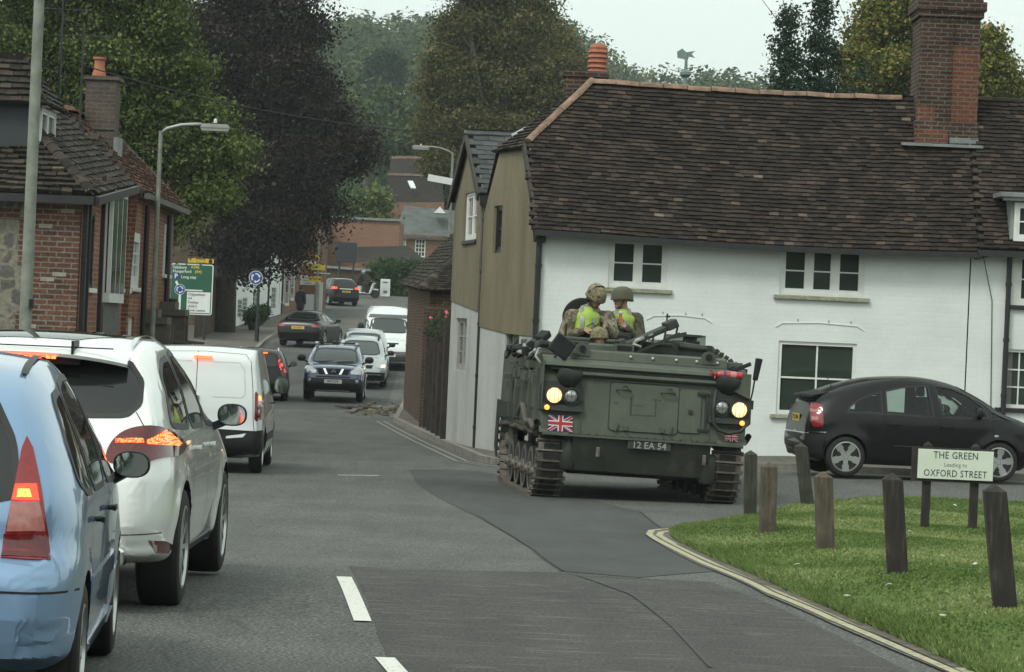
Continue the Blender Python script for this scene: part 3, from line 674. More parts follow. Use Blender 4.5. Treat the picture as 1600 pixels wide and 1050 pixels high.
def tiles(name,O,U,V,poly,mat,root,course=.1,width=.165,thick=.016,tilt=.5,jit=.006,fn=None,base=None,seed=1,**k):
    """plain tiles laid on a plane O + u*U + v*V (V up the slope); poly in (u,v); world coordinates"""
    O=Vector(O);U=Vector(U).normalized();V=Vector(V).normalized();Nn=U.cross(V)
    if Nn.z<0: Nn=-Nn
    rs=np.random.RandomState(seed); us=[p[0] for p in poly]; vs_=[p[1] for p in poly]; pts=[];rn=[]
    r=0; v=min(vs_)
    drop=thick*2.2
    while v<max(vs_):
        u=min(us)-(width/2 if r%2 else 0)-rs.uniform(0,.02)
        while u<max(us):
            cu=u+width/2; cv=v+course*.5
            if inpoly(cu,cv,poly):
                a=jit*rs.normal(size=4); g=.004; tw=rs.normal(0,.004)
                u0,u1=u+g+a[0]*.3,u+width-g+a[1]*.3; v0=v+a[2]; v1=v+course*1.35
                def q(uu,vv,h):
                    p=O+U*uu+V*vv+Nn*h
                    if fn: p=p+Vector((0,0,fn(p.x,p.y)))
                    return p
                h0=drop+abs(a[3])+tw; h1=.002
                A=q(u0,v0,h0);B_=q(u1,v0,h0-2*tw);C_=q(u1,v1,h1);D=q(u0,v1,h1);E=q(u0,v0,-.004);F_=q(u1,v0,-.004)
                pts+= [A,B_,C_,D, E,F_,B_,A, E,A,D,E, B_,F_,C_,B_]
                t=min(1,max(0,rs.beta(2.2,3.2)+(.5 if rs.uniform()<.012 else 0))); rn+=[t]*4
            u+=width
        v+=course; r+=1
    o=pin(npmesh(name,np.array([tuple(p) for p in pts]),None,4,mat,np.array(rn),**k),root)
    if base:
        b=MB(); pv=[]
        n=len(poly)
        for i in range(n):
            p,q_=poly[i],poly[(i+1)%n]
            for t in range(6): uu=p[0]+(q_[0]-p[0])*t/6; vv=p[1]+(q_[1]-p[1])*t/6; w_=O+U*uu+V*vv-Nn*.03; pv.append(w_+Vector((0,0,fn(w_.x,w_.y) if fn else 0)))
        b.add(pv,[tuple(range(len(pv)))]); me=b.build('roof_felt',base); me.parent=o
    return o
def tilemat(name,stops,lichen=(.32,.32,.27),amt=.62):
    m=rndmat(name,stops,.9,noisescale=1.2); nt=m.node_tree; b=nt.nodes['Principled BSDF']; src=b.inputs['Base Color'].links[0].from_socket
    n=noise(nt,coords(nt),9,5,.75); r=ramp(nt,[(amt,(0,0,0)),(amt+.06,(1,1,1))]); nt.links.new(n.outputs[0],r.inputs[0]); nt.links.new(mixc(nt,r.outputs[0],src,lichen),b.inputs['Base Color'])
    n2=noise(nt,coords(nt),30,3); bump(nt,b,n2.outputs[0],.4,.01); return m
T_DARK=tilemat('dark_clay_tile',[(0,(.017,.014,.012)),(.45,(.036,.028,.024)),(.75,(.058,.043,.035)),(.93,(.1,.072,.054)),(1,(.17,.135,.105))],lichen=(.24,.23,.19),amt=.68)
T_MOSS=tilemat('mossy_clay_tile',[(0,(.018,.016,.014)),(.5,(.045,.038,.032)),(.85,(.085,.066,.052)),(1,(.14,.11,.08))],lichen=(.25,.25,.21),amt=.635)
T_RED=tilemat('red_clay_tile',[(0,(.05,.03,.022)),(.5,(.11,.06,.042)),(.85,(.17,.09,.06)),(1,(.22,.14,.09))],lichen=(.2,.19,.15),amt=.68)
T_SLATE=tilemat('slate',[(0,(.045,.05,.05)),(.6,(.085,.092,.09)),(1,(.13,.14,.135))],lichen=(.18,.18,.16),amt=.7)
T_RIDGE=pm('clay_ridge_tile',(.2,.13,.09),.9,0,.5,5,.4,25); M_FELT=pm('dark_roof_felt',(.015,.013,.012),.95)  # M_FELT: near-black backing sheet under the tiles
M_WB=brick('whitewashed_brick',(.68,.72,.69),(.70,.74,.71),(.655,.695,.665),.9,.083,var=.05,stain=.09,ms=.006,bmp=.16)
def rendermat(name,c,dark,amt=.5):
    m,nt,b=_bsdf(name); o=coords(nt,'Object',(1,1,.35)); n=noise(nt,o,.9,6,.65); n2=noise(nt,coords(nt),35,3); r=ramp(nt,[(.28,dark),(.62,c)]); nt.links.new(n.outputs[0],r.inputs[0])
    r2=ramp(nt,[(.3,(.85,)*3),(.7,(1.12,)*3)]); nt.links.new(n2.outputs[0],r2.inputs[0]); nt.links.new(mixc(nt,1.0,r.outputs[0],r2.outputs[0],'MULTIPLY'),b.inputs['Base Color']); b.inputs['Roughness'].default_value=.95; b.inputs['Specular IOR Level'].default_value=.15; bump(nt,b,n2.outputs[0],.5,.01); return m
M_OLIVE=rendermat('olive_roughcast',(.225,.2,.135),(.14,.122,.083)); M_GREYW=rendermat('grey_whitewash',(.5,.52,.5),(.34,.35,.33))
M_BRK=brick('red_brick',(.23,.085,.05),(.15,.06,.04),(.25,.215,.17),var=.5,stain=.35); M_BRKO=brick('orange_brick',(.3,.115,.06),(.2,.075,.045),(.27,.22,.17),var=.4,stain=.3)
M_BRKD=brick('sooty_brick',(.085,.045,.033),(.04,.025,.02),(.13,.115,.095),var=.6,stain=.5,ms=.013,bmp=.8); M_BRKF=brick('plain_pink_brick',(.27,.145,.095),(.22,.115,.075),(.25,.17,.12),var=.2,stain=.15)
M_BRKB=brick('brown_brick',(.10,.058,.038),(.07,.04,.03),(.12,.10,.08),var=.5,stain=.4)
def sagf(x,y): return -.10*math.sin(math.pi*min(max((x-.4)/9.5,0),1))
# ================= right white cottage =================
CY=57.0; root=empty('white_cottage',(.45,CY,ground(1,CY)),label='white painted brick cottage with olive rendered gable and dark sagging tile roof',cat='cottage'); WC=root
ZB=-.55; ZE=3.62
FW=Wall((.45,CY),(7.78,CY),1)   # outside faces -y
w1=wdw(FW,root,953,371,1041,453); w2=wdw(FW,root,1221,384,1349,466); w3=wdw(FW,root,1217,532,1334,652); w4=wdw(FW,root,1040,522,1098,640)
M_STONE=pm('mossy_stone_sill',(.27,.28,.2),.95,0,.35,8,.4,40)
FW.face('front_wall',[(0,ZB),(FW.L,ZB),(FW.L,ZE),(0,ZE)],[w1,w2,w3,w4],M_WB,root)
window(FW,root,*w1,cols=2,rows=2,sill=M_STONE); window(FW,root,*w2,cols=3,rows=2,sill=M_STONE); window(FW,root,*w3,cols=2,rows=2,casement=False,sill=M_STONE,fw=.06,bar=.03)
window(FW,root,*w4,cols=2,rows=2,casement=False,fmat=pm('grey_green_paint',(.17,.2,.17),.5),fw=.1)
b=MB()
for (x0,y0,x1,y1) in ((1212,506,1350,513),(1010,495,1112,500)):
    u0,z0=FW.px(x0,y0); u1,_=FW.px(x1,y1); n=5
    pr=[(u0,z0-.05),(u0+.12,z0+.02),((u0+u1)/2,z0+.05),(u1-.12,z0+.02),(u1,z0-.05)]
    for p,q in zip(pr,pr[1:]): b.bar(FW.at(*p,.006),FW.at(*q,.006),.018,.014)
    for t in (.25,.6,.85): u=u0+(u1-u0)*t; FW.box(b,u-.005,z0+.06,u+.005,z0+.10,0,.012,1)
pin(b.build('drip_mould',[M_WB,M_BLK]),root)
# gable wall
G0=(.45,CY); G1=(-.62,61.05); GW=Wall(G0,G1,-1)
zl0=1.69; zl1=1.83; L=GW.L
wg=wdw(GW,root,774,322,784,395); hg=[wg]
t0=.30*L; t1=.70*L; zh=5.09
GW.face('gable_wall',[(0,zl0),(L*.5,zl0+.03),(L,zl1),(L,3.75),(L*.72,zh),(L*.28,zh),(0,3.75)],hg,M_OLIVE,root,out=.02,skirt=.03)
window(GW,root,*wg,cols=1,rows=2,fmat=M_BLK)
wl=wdw(GW,root,790,512,808,600)
GW.face('gable_base',[(0,ZB),(L,ZB),(L,zl1),(L*.5,zl0+.03),(0,zl0)],[wl],M_GREYW,root)
window(GW,root,*wl,cols=1,rows=2,fmat=pm('grey_green_paint',(.17,.2,.17),.5))
# back and right closing walls
b=MB(); b.quad((-.62,61.05,ZB),(7.78,61.4,ZB),(7.78,61.4,ZE),(-.62,61.05,ZE)); pin(b.build('rear_wall',M_OLIVE),root)
# front roof slope
RY=59.2; RZ=6.26; slope=Vector((0,RY-56.72,RZ-3.5)); SL=slope.length
O=Vector((.25,56.72,3.52)); XE=7.9
# u: x from .25; verge runs from u0=.05 at eave to half-hip
poly=[(.0,0),(XE-.25,0),(XE-.25,SL),(1.23-.25,SL),(.12-.25,SL*.56)]
tiles('roof',O,(1,0,0),slope,poly,T_DARK,root,course=.098,width=.165,fn=sagf,base=M_FELT,seed=2)
# half-hip slope
A=Vector((.12,56.72+slope.y*.56,3.52+slope.z*.56)); Bk=Vector((-.42,60.35,A.z)); C=Vector((1.23,59.2,RZ)); U=(Bk-A).normalized(); mid=(A+Bk)/2; V=(C-mid); V=(V-U*V.dot(U)).normalized(); cu=(C-A).dot(U); cv=(C-A).dot(V)
tiles('roof',A-V*.12,U,V,[(-.05,0),((Bk-A).length+.05,0),(cu,cv+.12)],T_DARK,root,base=M_FELT,seed=3)
# back slope
b=MB(); b.quad((-.7,61.3,3.6),(XE,61.5,3.6),(XE,59.2,RZ),(1.23,59.2,RZ),(-.42,60.35,A.z)); pin(b.build('rear_roof',T_DARK),root)
# ridge and hip tiles
def ridge(pts,root,mat=T_RIDGE,seg=.42,rad=.115,fn=None,name='ridge_tiles',seed=1):
    rs=random.Random(seed); b=MB()
    for p,q in zip(pts,pts[1:]):
        p=Vector(p);q=Vector(q);n=max(1,int((q-p).length/seg)); d=(q-p).normalized(); x=d.cross(Vector((0,0,1))).normalized(); z=x.cross(d)
        for i in range(n):
            a=p.lerp(q,i/n); c=p.lerp(q,(i+.97)/n); o=Vector((0,0,rs.uniform(-.008,.012)+(fn(a.x,a.y) if fn else 0))); o2=Vector((0,0,rs.uniform(-.005,.012)+(fn(c.x,c.y) if fn else 0)))
            vs=[]
            for (e,of,rr) in ((a,o,rad*1.04),(c,o2,rad)):
                for j in range(7): t=math.pi*j/6; vs.append(e+of+x*math.cos(t)*rr+z*(math.sin(t)*rr*.75-.03))
            b.add(vs,[(j,j+1,8+j,7+j) for j in range(6)]+[tuple(range(7)),tuple(range(13,6,-1))])
    return pin(b.build(name,mat,None,40),root)
ridge([(1.23,59.2,RZ+.03),(6.75,59.2,RZ+.03)],root,fn=sagf); ridge([tuple(A+Vector((0,0,.05))),(1.23,59.2,RZ+.05)],root,rad=.085,seed=3,name='hip_tiles')
# verge board, gutter, pipes
b=MB(); b.bar((.36,56.7,3.42),A+Vector((-.06,0,-.05)),.05,.14); pin(b.build('verge_board',pm('dark_board',(.04,.037,.03),.8)),root)
b=MB()
for i in range(18):
    x0=.3+i*.42; x1=x0+.425; b.bar((x0,56.66,3.47+sagf(x0,0)),(x1,56.66,3.47+sagf(x1,0)),.11,.10)
    b.bar((x0,56.9,3.5+sagf(x0,0)),(x1,56.9,3.5+sagf(x1,0)),.16,.14)
pin(b.build('gutter',M_BLK),root)
def pipe(root,px0,py0,px1,py1,Y,rad=.042,hopper=False,mat=None):
    p=Pt(px0,py0,Y); q=Pt(px1,py1,Y); q.x=p.x; b=MB(); b.tube([p,q],rad,8)
    z=q.z+.4
    while z<p.z-.2: b.lathe([(rad*1.25,-.03),(rad*1.25,.03)],(p.x,p.y,z),n=8); z+=.95
    if hopper: b.box((p.x,p.y,p.z+.05),(.2,.16,.2),taper=1.2)
    return pin(b.build('downpipe',mat or M_BLK,None,40),root)
pipe(root,843,374,0+843,712,56.93,.05,True); pipe(root,759,318,740,702,60.98,.05,True); pipe(root,1578,402,1578,655,56.9,.045)
b=MB(); 
p=[Pt(1180,372,56.6),Pt(1240,378,56.6),Pt(1100,371,56.6),Pt(930,362,56.6),Pt(870,354,56.6)]
b.tube([Pt(868,356,56.85),Pt(940,368,56.85),Pt(1040,370,56.85),Pt(1120,378,56.85),Pt(1200,378,56.85)],.008,5); b.tube([Pt(1500,388,56.9),Pt(1525,405,56.93),Pt(1545,400,56.93),Pt(1560,392,56.9)],.01,5); b.tube([Pt(1536,398,56.95),Pt(1550,470,56.97),Pt(1548,640,56.97)],.007,5)
pin(b.build('cable',M_BLK),root)
# small stack with louvred pot behind the hip
b=MB(); c=Vector((1.12,59.75,6.0)); b.box(c,(.75,.5,.9)); b.box(c+Vector((0,0,.42)),(.82,.57,.1)); ch=pin(b.build('chimney',M_BRKD),root)
b=MB(); pr=[(.17,0),(.175,.08),(.15,.1)]
for i in range(5): z=.12+i*.09; pr+=[(.15,z),(.19,z+.01),(.175,z+.05),(.15,z+.06)]
pr+=[(.16,.58),(.12,.64),(.05,.66),(0,.66)]; b.lathe(pr,Pt(933,125,59.7),n=20)
o=b.build('louvred_pot',pm('terracotta',(.33,.12,.07),.8,0,.25,6,.2),None,35); o.parent=ch
# ================= big brick chimney =================
b=MB(); x0=Pt(1436,100,58.6).x; x1=Pt(1529,100,58.6).x; cx=(x0+x1)/2; w_=x1-x0
b.bbox((x0,58.55,4.9),(x1,59.75,7.62)); b.bbox((x0-.05,58.5,7.62),(x1+.05,59.8,7.74)); b.bbox((x0-.09,58.46,7.74),(x1+.09,59.84,7.9)); b.bbox((x0-.03,58.52,7.9),(x1+.03,59.78,8.1))
b.bbox((x0-.04,58.48,4.9),(x1+.03,59.78,5.78))
b.bbox((x0+w_*.52,58.5,5.78),(x0+w_*.55,58.549,7.6))
ch=pin(b.build('chimney',M_BRKD),root)
b=MB(); b.bbox((x0-.28,58.25,5.32),(x1+.1,58.47,5.37)); b.bbox((x0+w_*.55,58.44,5.3),(x1+.035,58.478,5.5)); o=b.build('flashing',M_LEAD); o.parent=ch
b=MB(); b.bbox((x0+w_*.56,58.515,5.78),(x1+.004,58.548,7.1)); b.bbox((x0-.045,58.44,5.36),(x0+w_*.52,58.478,5.62)); b.bbox((x0-.02,58.53,5.78),(x0+w_*.3,58.548,6.05)); o=b.build('repaired_brickwork',brick('burnt_orange_brick',(.17,.06,.032),(.10,.042,.028),(.15,.12,.1),var=.5,stain=.4)); o.parent=ch
# right neighbour
NR=empty('white_cottage',(7.85,CY,ground(8,CY)),label='neighbouring white cottage at the right edge with a dormer and black sills',cat='cottage')
NW=Wall((7.8,CY-.01),(15,CY-.01),1); n1=(1567,545,1640,640); h1=wdw(NW,NR,*n1); h2=wdw(NW,NR,1590,396,1660,480)
NW.face('front_wall',[(0,ZB),(NW.L,ZB),(NW.L,ZE),(0,ZE)],[h1,h2],M_WB,NR)
window(NW,NR,*h1,cols=3,rows=3,casement=False,sill=M_BLK,curtain=True); window(NW,NR,*h2,cols=3,rows=2,sill=M_BLK)
tiles('roof',(7.9,56.72,3.52),(1,0,0),slope,[(0,0),(7,0),(7,SL-.05),(0,SL-.05)],T_DARK,NR,base=M_FELT,seed=9)
ridge([(7.9,59.2,RZ),(15,59.2,RZ)],NR,mat=T_DARK,seed=8,rad=.09)
b=MB(); b.quad((7.8,61.5,3.6),(15,61.5,3.6),(15,59.2,RZ-.05),(7.8,59.2,RZ-.05)); b.quad((7.8,61.4,ZB),(15,61.4,ZB),(15,61.4,3.7),(7.8,61.4,3.7)); b.quad((15,57,ZB),(15,61.4,ZB),(15,61.4,3.7),(15,59.2,RZ-.1),(15,57,3.7)); pin(b.build('rear_wall',M_OLIVE),NR)
b=MB()
for i in range(17): x=7.85+i*.42; b.bar((x,56.66,3.45),(x+.42,56.66,3.45),.11,.1); b.bar((x,56.9,3.5),(x+.42,56.9,3.5),.16,.14)
pin(b.build('gutter',M_BLK),NR)
# dormer
p=Pt(1556,314,56.9); dx0=Pt(1580,330,56.8).x; b=MB(); b.bbox((dx0,56.85,3.6),(dx0+1.6,58.4,4.42)); dm=pin(b.build('dormer',pm('grey_board',(.22,.24,.23),.7)),NR)
b=MB(); b.bbox((dx0-.22,56.6,4.42),(dx0+1.8,58.9,4.5)); b.bbox((dx0-.16,56.65,4.36),(dx0+1.75,56.8,4.42)); o=b.build('dormer_roof',M_LEAD,bevel=.01); o.parent=dm
DW=Wall((dx0,56.84),(dx0+1.6,56.84),1); o=window(DW,NR,.06,3.68,1.54,4.34,cols=3,rows=2,rec=-.03)
# ================= slate gabled wing =================
root=empty('slate_cottage',(-.9,63,ground(-.9,63)),label='olive rendered gabled cottage with slate roof behind the white one',cat='cottage')
S0=(-.63,61.08); S1=(-1.2,65.1); SW=Wall(S0,S1,-1); L=SW.L; ze=4.35; za=5.42
ws=wdw(SW,root,730,303,746,374); wb=wdw(SW,root,714,497,727,580)
SW.face('gable_wall',[(0,2.1),(L,2.3),(L,ze),(L/2,za),(0,ze)],[ws],M_OLIVE,root,out=.03,skirt=.04); SW.face('gable_base',[(0,-.7),(L,-.7),(L,2.3),(0,2.1)],[wb],M_GREYW,root,out=.01)
window(SW,root,*ws,cols=2,rows=2,sill=M_BLK,rec=.02); window(SW,root,*wb,cols=2,rows=3,rec=.05,fmat=pm('dull_grey_paint',(.3,.3,.28),.6))
inn=-SW.n
def rp(u,z,o): return SW.at(u,z,o)
for sgn,u_e,sd in ((1,-.18,4),(-1,L+.18,5)):
    e=rp(u_e,ze-.1,.14); t=rp(L/2,za+.06,.14); Vv=t-e
    tiles('roof',e,inn,Vv,[(0,0),(3.2,0),(3.2,Vv.length),(0,Vv.length)],T_SLATE,root,course=.2,width=.3,thick=.008,base=M_FELT,seed=sd)
b=MB(); b.bar(rp(-.2,ze-.16,.13),rp(L/2,za,.13),.04,.16); b.bar(rp(L+.2,ze-.16,.13),rp(L/2,za,.13),.04,.16); pin(b.build('barge_board',pm('dark_board',(.04,.037,.03),.8)),root)
b=MB(); b.bar(rp(L/2,za+.08,.15),rp(L/2,za+.08,-3),.16,.06); pin(b.build('ridge_tiles',M_LEAD),root)
b=MB(); b.quad(rp(L,-.7,0),rp(L,-.7,-5),rp(L,ze,-5),rp(L,ze,0)); pin(b.build('side_wall',M_OLIVE),root)
b=MB(); b.bar(Pt(797,232,60.9),Pt(818,205,60.9),.03,.2,up=(0,1,0)); b.bar(Pt(800,212,60.9),Pt(822,200,60.9),.06,.06); pin(b.build('skylight',pm('pale_metal',(.6,.63,.62),.4,.3)),WC)
# ================= brick shed and fence =================
root=empty('brick_shed',(-2.2,80,ground(-2.2,80)),label='low brown brick outbuilding with mossy hipped tile roof at the road edge',cat='outbuilding')
p0=(-1.86,74.0); p1=(-2.92,92); A_=Wall(p0,p1,-1); A_.face('road_wall',[(0,-.8),(A_.L,-.8),(A_.L,2.85),(0,2.6)],[],M_BRKB,root)
b=MB(); b.quad((-1.86,74,-.8),(2.2,74,-.8),(2.2,74,2.6),(-1.86,74,2.6)); b.quad((-2.92,92,-.8),(2.2,92,-.8),(2.2,92,2.9),(-2.92,92,2.9)); pin(b.build('end_wall',M_BRKB),root)
b=MB(); b.bbox((-1.98,73.93,-.8),(-1.6,74.3,2.2)); pin(b.build('brick_pier',M_BRKB,bevel=.01),root)
hipb=Vector((-2.08,73.75,2.58)); top=Vector((.0,79.5,4.75)); U=Vector((1,0,.012)); V=Vector((0,top.y-hipb.y,top.z-hipb.z)); VL=V.length
tiles('roof',hipb,U,V,[(0,0),(5,0),(5,VL),(2.08,VL)],T_MOSS,root,course=.12,width=.18,base=M_FELT,seed=12)
U=Vector((-1.05,18.2,.3)); far=Vector((-3.1,92.2,2.83)); V=Vector((2.0,.2,2.1)); tiles('roof',hipb,U,V,[(0,0),(18.3,0),(18.3,2.9),(5.9,2.9)],T_MOSS,root,course=.12,width=.18,base=M_FELT,seed=13)
ridge([tuple(hipb+Vector((.03,.03,.04))),tuple(top+Vector((0,0,.03)))],root,mat=T_MOSS,seg=.2,rad=.12,name='hip_tiles')
# close boarded fence
F0=(-1.82,73.9); F1=(-1.22,65.2); FN=Wall(F1,F0,-1) ; root=empty('board_fence',(-1.5,69,ground(-1.5,69)),label='dark close boarded fence between brick shed and gable wall',cat='fence')
b=MB(); n=58; rs=random.Random(2)
for i in range(n):
    u=FN.L*i/n; FN.box(b,u,-.7,u+FN.L/n*.96,1.75+rs.uniform(-.03,.03)+.1*i/n,-.03,rs.uniform(.0,.02))
pin(b.build('boards',pm('dark_weathered_board',(.04,.034,.028),.9,0,.4,3,.3,20)),root)
b=MB()
for i in range(5): u=FN.L*(i+.02)/4.2; FN.box(b,u,-.7,u+.1,1.95,.02,.1)
for z in (.1,1.5): FN.box(b,0,z,FN.L,z+.08,-.06,-.031)
pin(b.build('post',pm('dark_weathered_board',(.04,.034,.028),.9)),root)
B=(-1.1,70,ground(-1,70)); bl=[(-.3,-2.5,2.35,.45,1.3,.35),(-.2,1.5,2.45,.5,1.6,.35),(-.1,-4,2.3,.4,.7,.35)]
rt=empty('climbing_rose',B,label='straggly climbing rose with pink flowers on top of the dark fence',cat='climbing plant')
V_,t_,C_=leafcloud(bl,700,.07,6,10,.1); npmesh('foliage',V_,None,4,L_HEDGE,t_,parent=rt)
b=MB(); 
for (px,py,Y) in ((700,487,66.5),(672,500,72),(699,493,66.4),(676,497,73)):
    p=Pt(px,py,Y)-Vector(B); 
    for q in range(2): b.sphere(p+Vector((random.uniform(-.05,.05),random.uniform(-.05,.05),random.uniform(-.05,.05))),.032,8,5)
b.build('blossom',pm('pink_petal',(.75,.12,.25),.7),rt,True)
b=MB(); 
for (x,y,x2,y2,z) in ((-.2,-3,-.3,-2.2,2.3),(-.1,1,-.2,2.6,2.4),(0,0,-.2,1.4,2.4)): b.tube([(x,y,-.1),(x2-.1,y2,1.2),(x2,y2,z)],.02,5)
b.build('stem',M_BARK,rt)
# ================= left flint and brick house =================
def flintmat():
    m,nt,b=_bsdf('flint_wall'); uv=coords(nt,'UV'); v=N(nt,'ShaderNodeTexVoronoi'); v.inputs['Scale'].default_value=5.5; v.feature='F1'
    mv=noise(nt,uv,4,3); a=mixc(nt,.12,uv,mv.outputs[1]); nt.links.new(a,v.inputs['Vector']); v2=N(nt,'ShaderNodeTexVoronoi'); v2.inputs['Scale'].default_value=5.5; v2.feature='DISTANCE_TO_EDGE'; nt.links.new(a,v2.inputs['Vector'])
    r=ramp(nt,[(0,(.085,.085,.075)),(.4,(.16,.155,.13)),(.7,(.21,.19,.15)),(1,(.12,.09,.07))]); s_=N(nt,'ShaderNodeSeparateColor'); nt.links.new(v.outputs['Color'],s_.inputs[0]); nt.links.new(s_.outputs[0],r.inputs[0])
    e=ramp(nt,[(.03,(1,1,1)),(.13,(0,0,0))]); nt.links.new(v2.outputs[0],e.inputs[0]); n=noise(nt,uv,18,4); rn=ramp(nt,[(.3,(.7,)*3),(.7,(1.2,)*3)]); nt.links.new(n.outputs[0],rn.inputs[0])
    c=mixc(nt,e.outputs[0],r.outputs[0],(.215,.2,.155)); nt.links.new(mixc(nt,1.0,c,rn.outputs[0],'MULTIPLY'),b.inputs['Base Color']); b.inputs['Roughness'].default_value=.9; bump(nt,b,v2.outputs[0],.6,.03); return m
M_FL=flintmat(); M_BRKQ=brick('weathered_quoin_brick',(.155,.07,.048),(.085,.048,.037),(.2,.18,.145),.225,.078,var=.6,stain=.35,ms=.013,bmp=.8)
M_PALE=pm('pale_limewashed_brick',(.27,.25,.21),.9,0,.2,8)
root=empty('flint_house',(-6.4,49,ground(-6.4,49)),label='old flint and brick house with mossy hipped roof at the left edge',cat='house')
EW=Wall((-13,49),(-6.42,49),1); EL=EW.L; EW.face('end_wall',[(0,-.6),(EL,-.6),(EL,3.6),(0,3.6)],[],M_FL,root)
b=MB(); rs=random.Random(3); z=-.6
while z<3.55:
    w_=rs.choice([.68,.9,1.02,.78]); EW.box(b,EL-w_,z,EL,z+.078*3,-.05,.012); z+=.078*3
for (u,z,w_,h_) in ((EL-1.85,2.6,.4,.31),(EL-1.9,.6,.45,.25),(EL-2.0,1.5,.5,.4),(EL-2.9,2.2,.5,.5),(EL-1.4,3.1,.5,.16),(EL-1.6,.0,.4,.5),(EL-3.2,.7,.6,.3)): EW.box(b,u,z,u+w_,z+h_,-.05,.008)
pin(b.build('quoin',M_BRKQ),root)
b=MB()
for i in range(9): u=EL-rs.uniform(.06,.8); k=rs.randrange(0,50); EW.box(b,u-.2,.078*k-.59,u,.078*k-.53,.0,.0145)
pin(b.build('limewashed_bricks',M_PALE),root)
ST=Wall((-6.4,49),(-6.5,55.3),1)
# street side wall of first part, then projecting bay
h1=wdw(ST,root,141,312,146,400); h1=(.95,2.15,1.75,3.3); 
ST.face('street_wall',[(0,-.6),(ST.L,-.6),(ST.L,4.05),(0,3.75)],[h1],M_BRKO,root,depth=.06); window(ST,root,*h1,cols=2,rows=2,rec=.03,sill=M_WP,fmat=M_BLK)
b=MB(); ST.box(b,.12,-.6,.24,3.7,.0,.07); ST.box(b,.42,-.6,.5,3.7,.0,.09); ST.box(b,2.55,-.6,2.68,3.9,0,.06); pin(b.build('downpipe',M_BLK),root)
for (z0,z1,o_) in ((1.95,3.75,.14),(-.4,.95,.14)):
    b=MB(); ST.box(b,3.0,z0,5.2,z1,0,o_); by=pin(b.build('bay_window',M_WP),root)
    fw_=Wall(ST.at(3.0,0,o_+.004)[:2],ST.at(5.2,0,o_+.004)[:2],1); g=MB()
    for i in range(3): fw_.box(g,.1+i*.7,z0+.15,.66+i*.7,z1-.12,-.01,.004)
    for i in range(2): ST.box(g,3.0-.006,z0+.15+i*0,3.0-.002,z1-.12,.06,o_-.06)
    q=g.build('pane',M_GL); q.parent=by
b=MB(); ST.box(b,2.9,.95,5.3,1.95,0,.06); pin(b.build('hung_tiles',pm('grey_hung_tile',(.1,.095,.085),.9,0,.3,8,.4,20)),root)
b=MB(); b.prism([(0,0),(.75,-.02),(.75,.1),(0,.3)],0,2.9); hd=b.build('door_hood',pm('lead_hood',(.24,.25,.25),.6,0,.2,5)); hd.location=ST.at(2.75,1.15,.0); hd.rotation_euler=(0,0,math.atan2(ST.d.y,ST.d.x)-R(90)); pin(hd,root)
# hipped roof: hip face to the camera, street slope
RX=-8.95; RZ1=6.05; ry0=51.9
e0=Vector((-13,48.75,3.5)); V=Vector((0,ry0-48.75,RZ1-3.5)); VL=V.length
tiles('roof',e0,(1,0,0),V,[(0,0),(13-6.22,0),(13-8.95,VL),(0,VL)],T_MOSS,root,course=.13,width=.18,thick=.026,jit=.012,base=M_FELT,seed=21)
ev=Vector((-6.22,48.75,3.5)); U=Vector((-.16,6.6,.42)); V=Vector((RX+6.22,0,RZ1-3.62)); VL2=V.length
tiles('roof',ev,U,V,[(0,0),(6.7,0),(6.7,VL2),(3.1,VL2)],T_MOSS,root,course=.12,width=.18,base=M_FELT,seed=22)
ridge([(-6.24,48.78,3.55),(-8.95,51.9,RZ1+.06)],root,mat=T_MOSS,seg=.22,rad=.1,name='hip_tiles'); ridge([(-8.95,51.9,RZ1),(-8.95,55.4,RZ1+.1)],root,mat=T_MOSS)
b=MB(); b.bar((-13,48.72,3.42),(-6.2,48.72,3.42),.1,.12); b.bar((-6.18,48.75,3.42),(-6.34,55.4,3.86),.12,.12); b.bar((-6.5,55.4,3.8),(-6.26,55.4,3.8),.1,.16)
pin(b.build('gutter',M_BLK),root)
b=MB(); b.quad((-6.5,55.3,-.6),(-12,55.3,-.6),(-12,55.3,3.9),(-8.95,55.3,6.0),(-6.3,55.3,3.9)); b.quad((-12,49,-.6),(-12,55.3,-.6),(-12,55.3,3.9),(-12,49,3.6)); pin(b.build('rear_wall',M_BRK),root)
b=MB(); b.bbox((-10.4,49.55,3.6),(-7.24,51.4,4.86)); dm=pin(b.build('dormer',pm('blue_black_board',(.03,.035,.042),.7,0,.2,3)),root)
DW=Wall((-7.23,49.6),(-7.23,51.4),1); window(DW,root,.08,4.1,1.6,4.82,cols=2,rows=1,rec=-.06)
tiles('dormer_roof',(-11,49.35,4.84),(1,0,0),(0,.6,.72),[(0,0),(3.95,0),(3.6,.94),(0,.94)],T_MOSS,root,course=.13,width=.18,thick=.022,base=M_FELT,seed=23)
tiles('dormer_roof',(-7.03,49.35,4.84),(0,1,0),(-.6,0,.72),[(0,0),(2.3,0),(2.3,.94),(.6,.94)],T_MOSS,root,course=.13,width=.18,base=M_FELT,seed=24)
b=MB(); b.bar((-11,49.98,5.55),(-7.5,49.98,5.55),.2,.14); b.bar((-7.57,49.98,5.55),(-7.57,51.6,5.55),.18,.14); pin(b.build('ridge_tiles',T_MOSS),root)
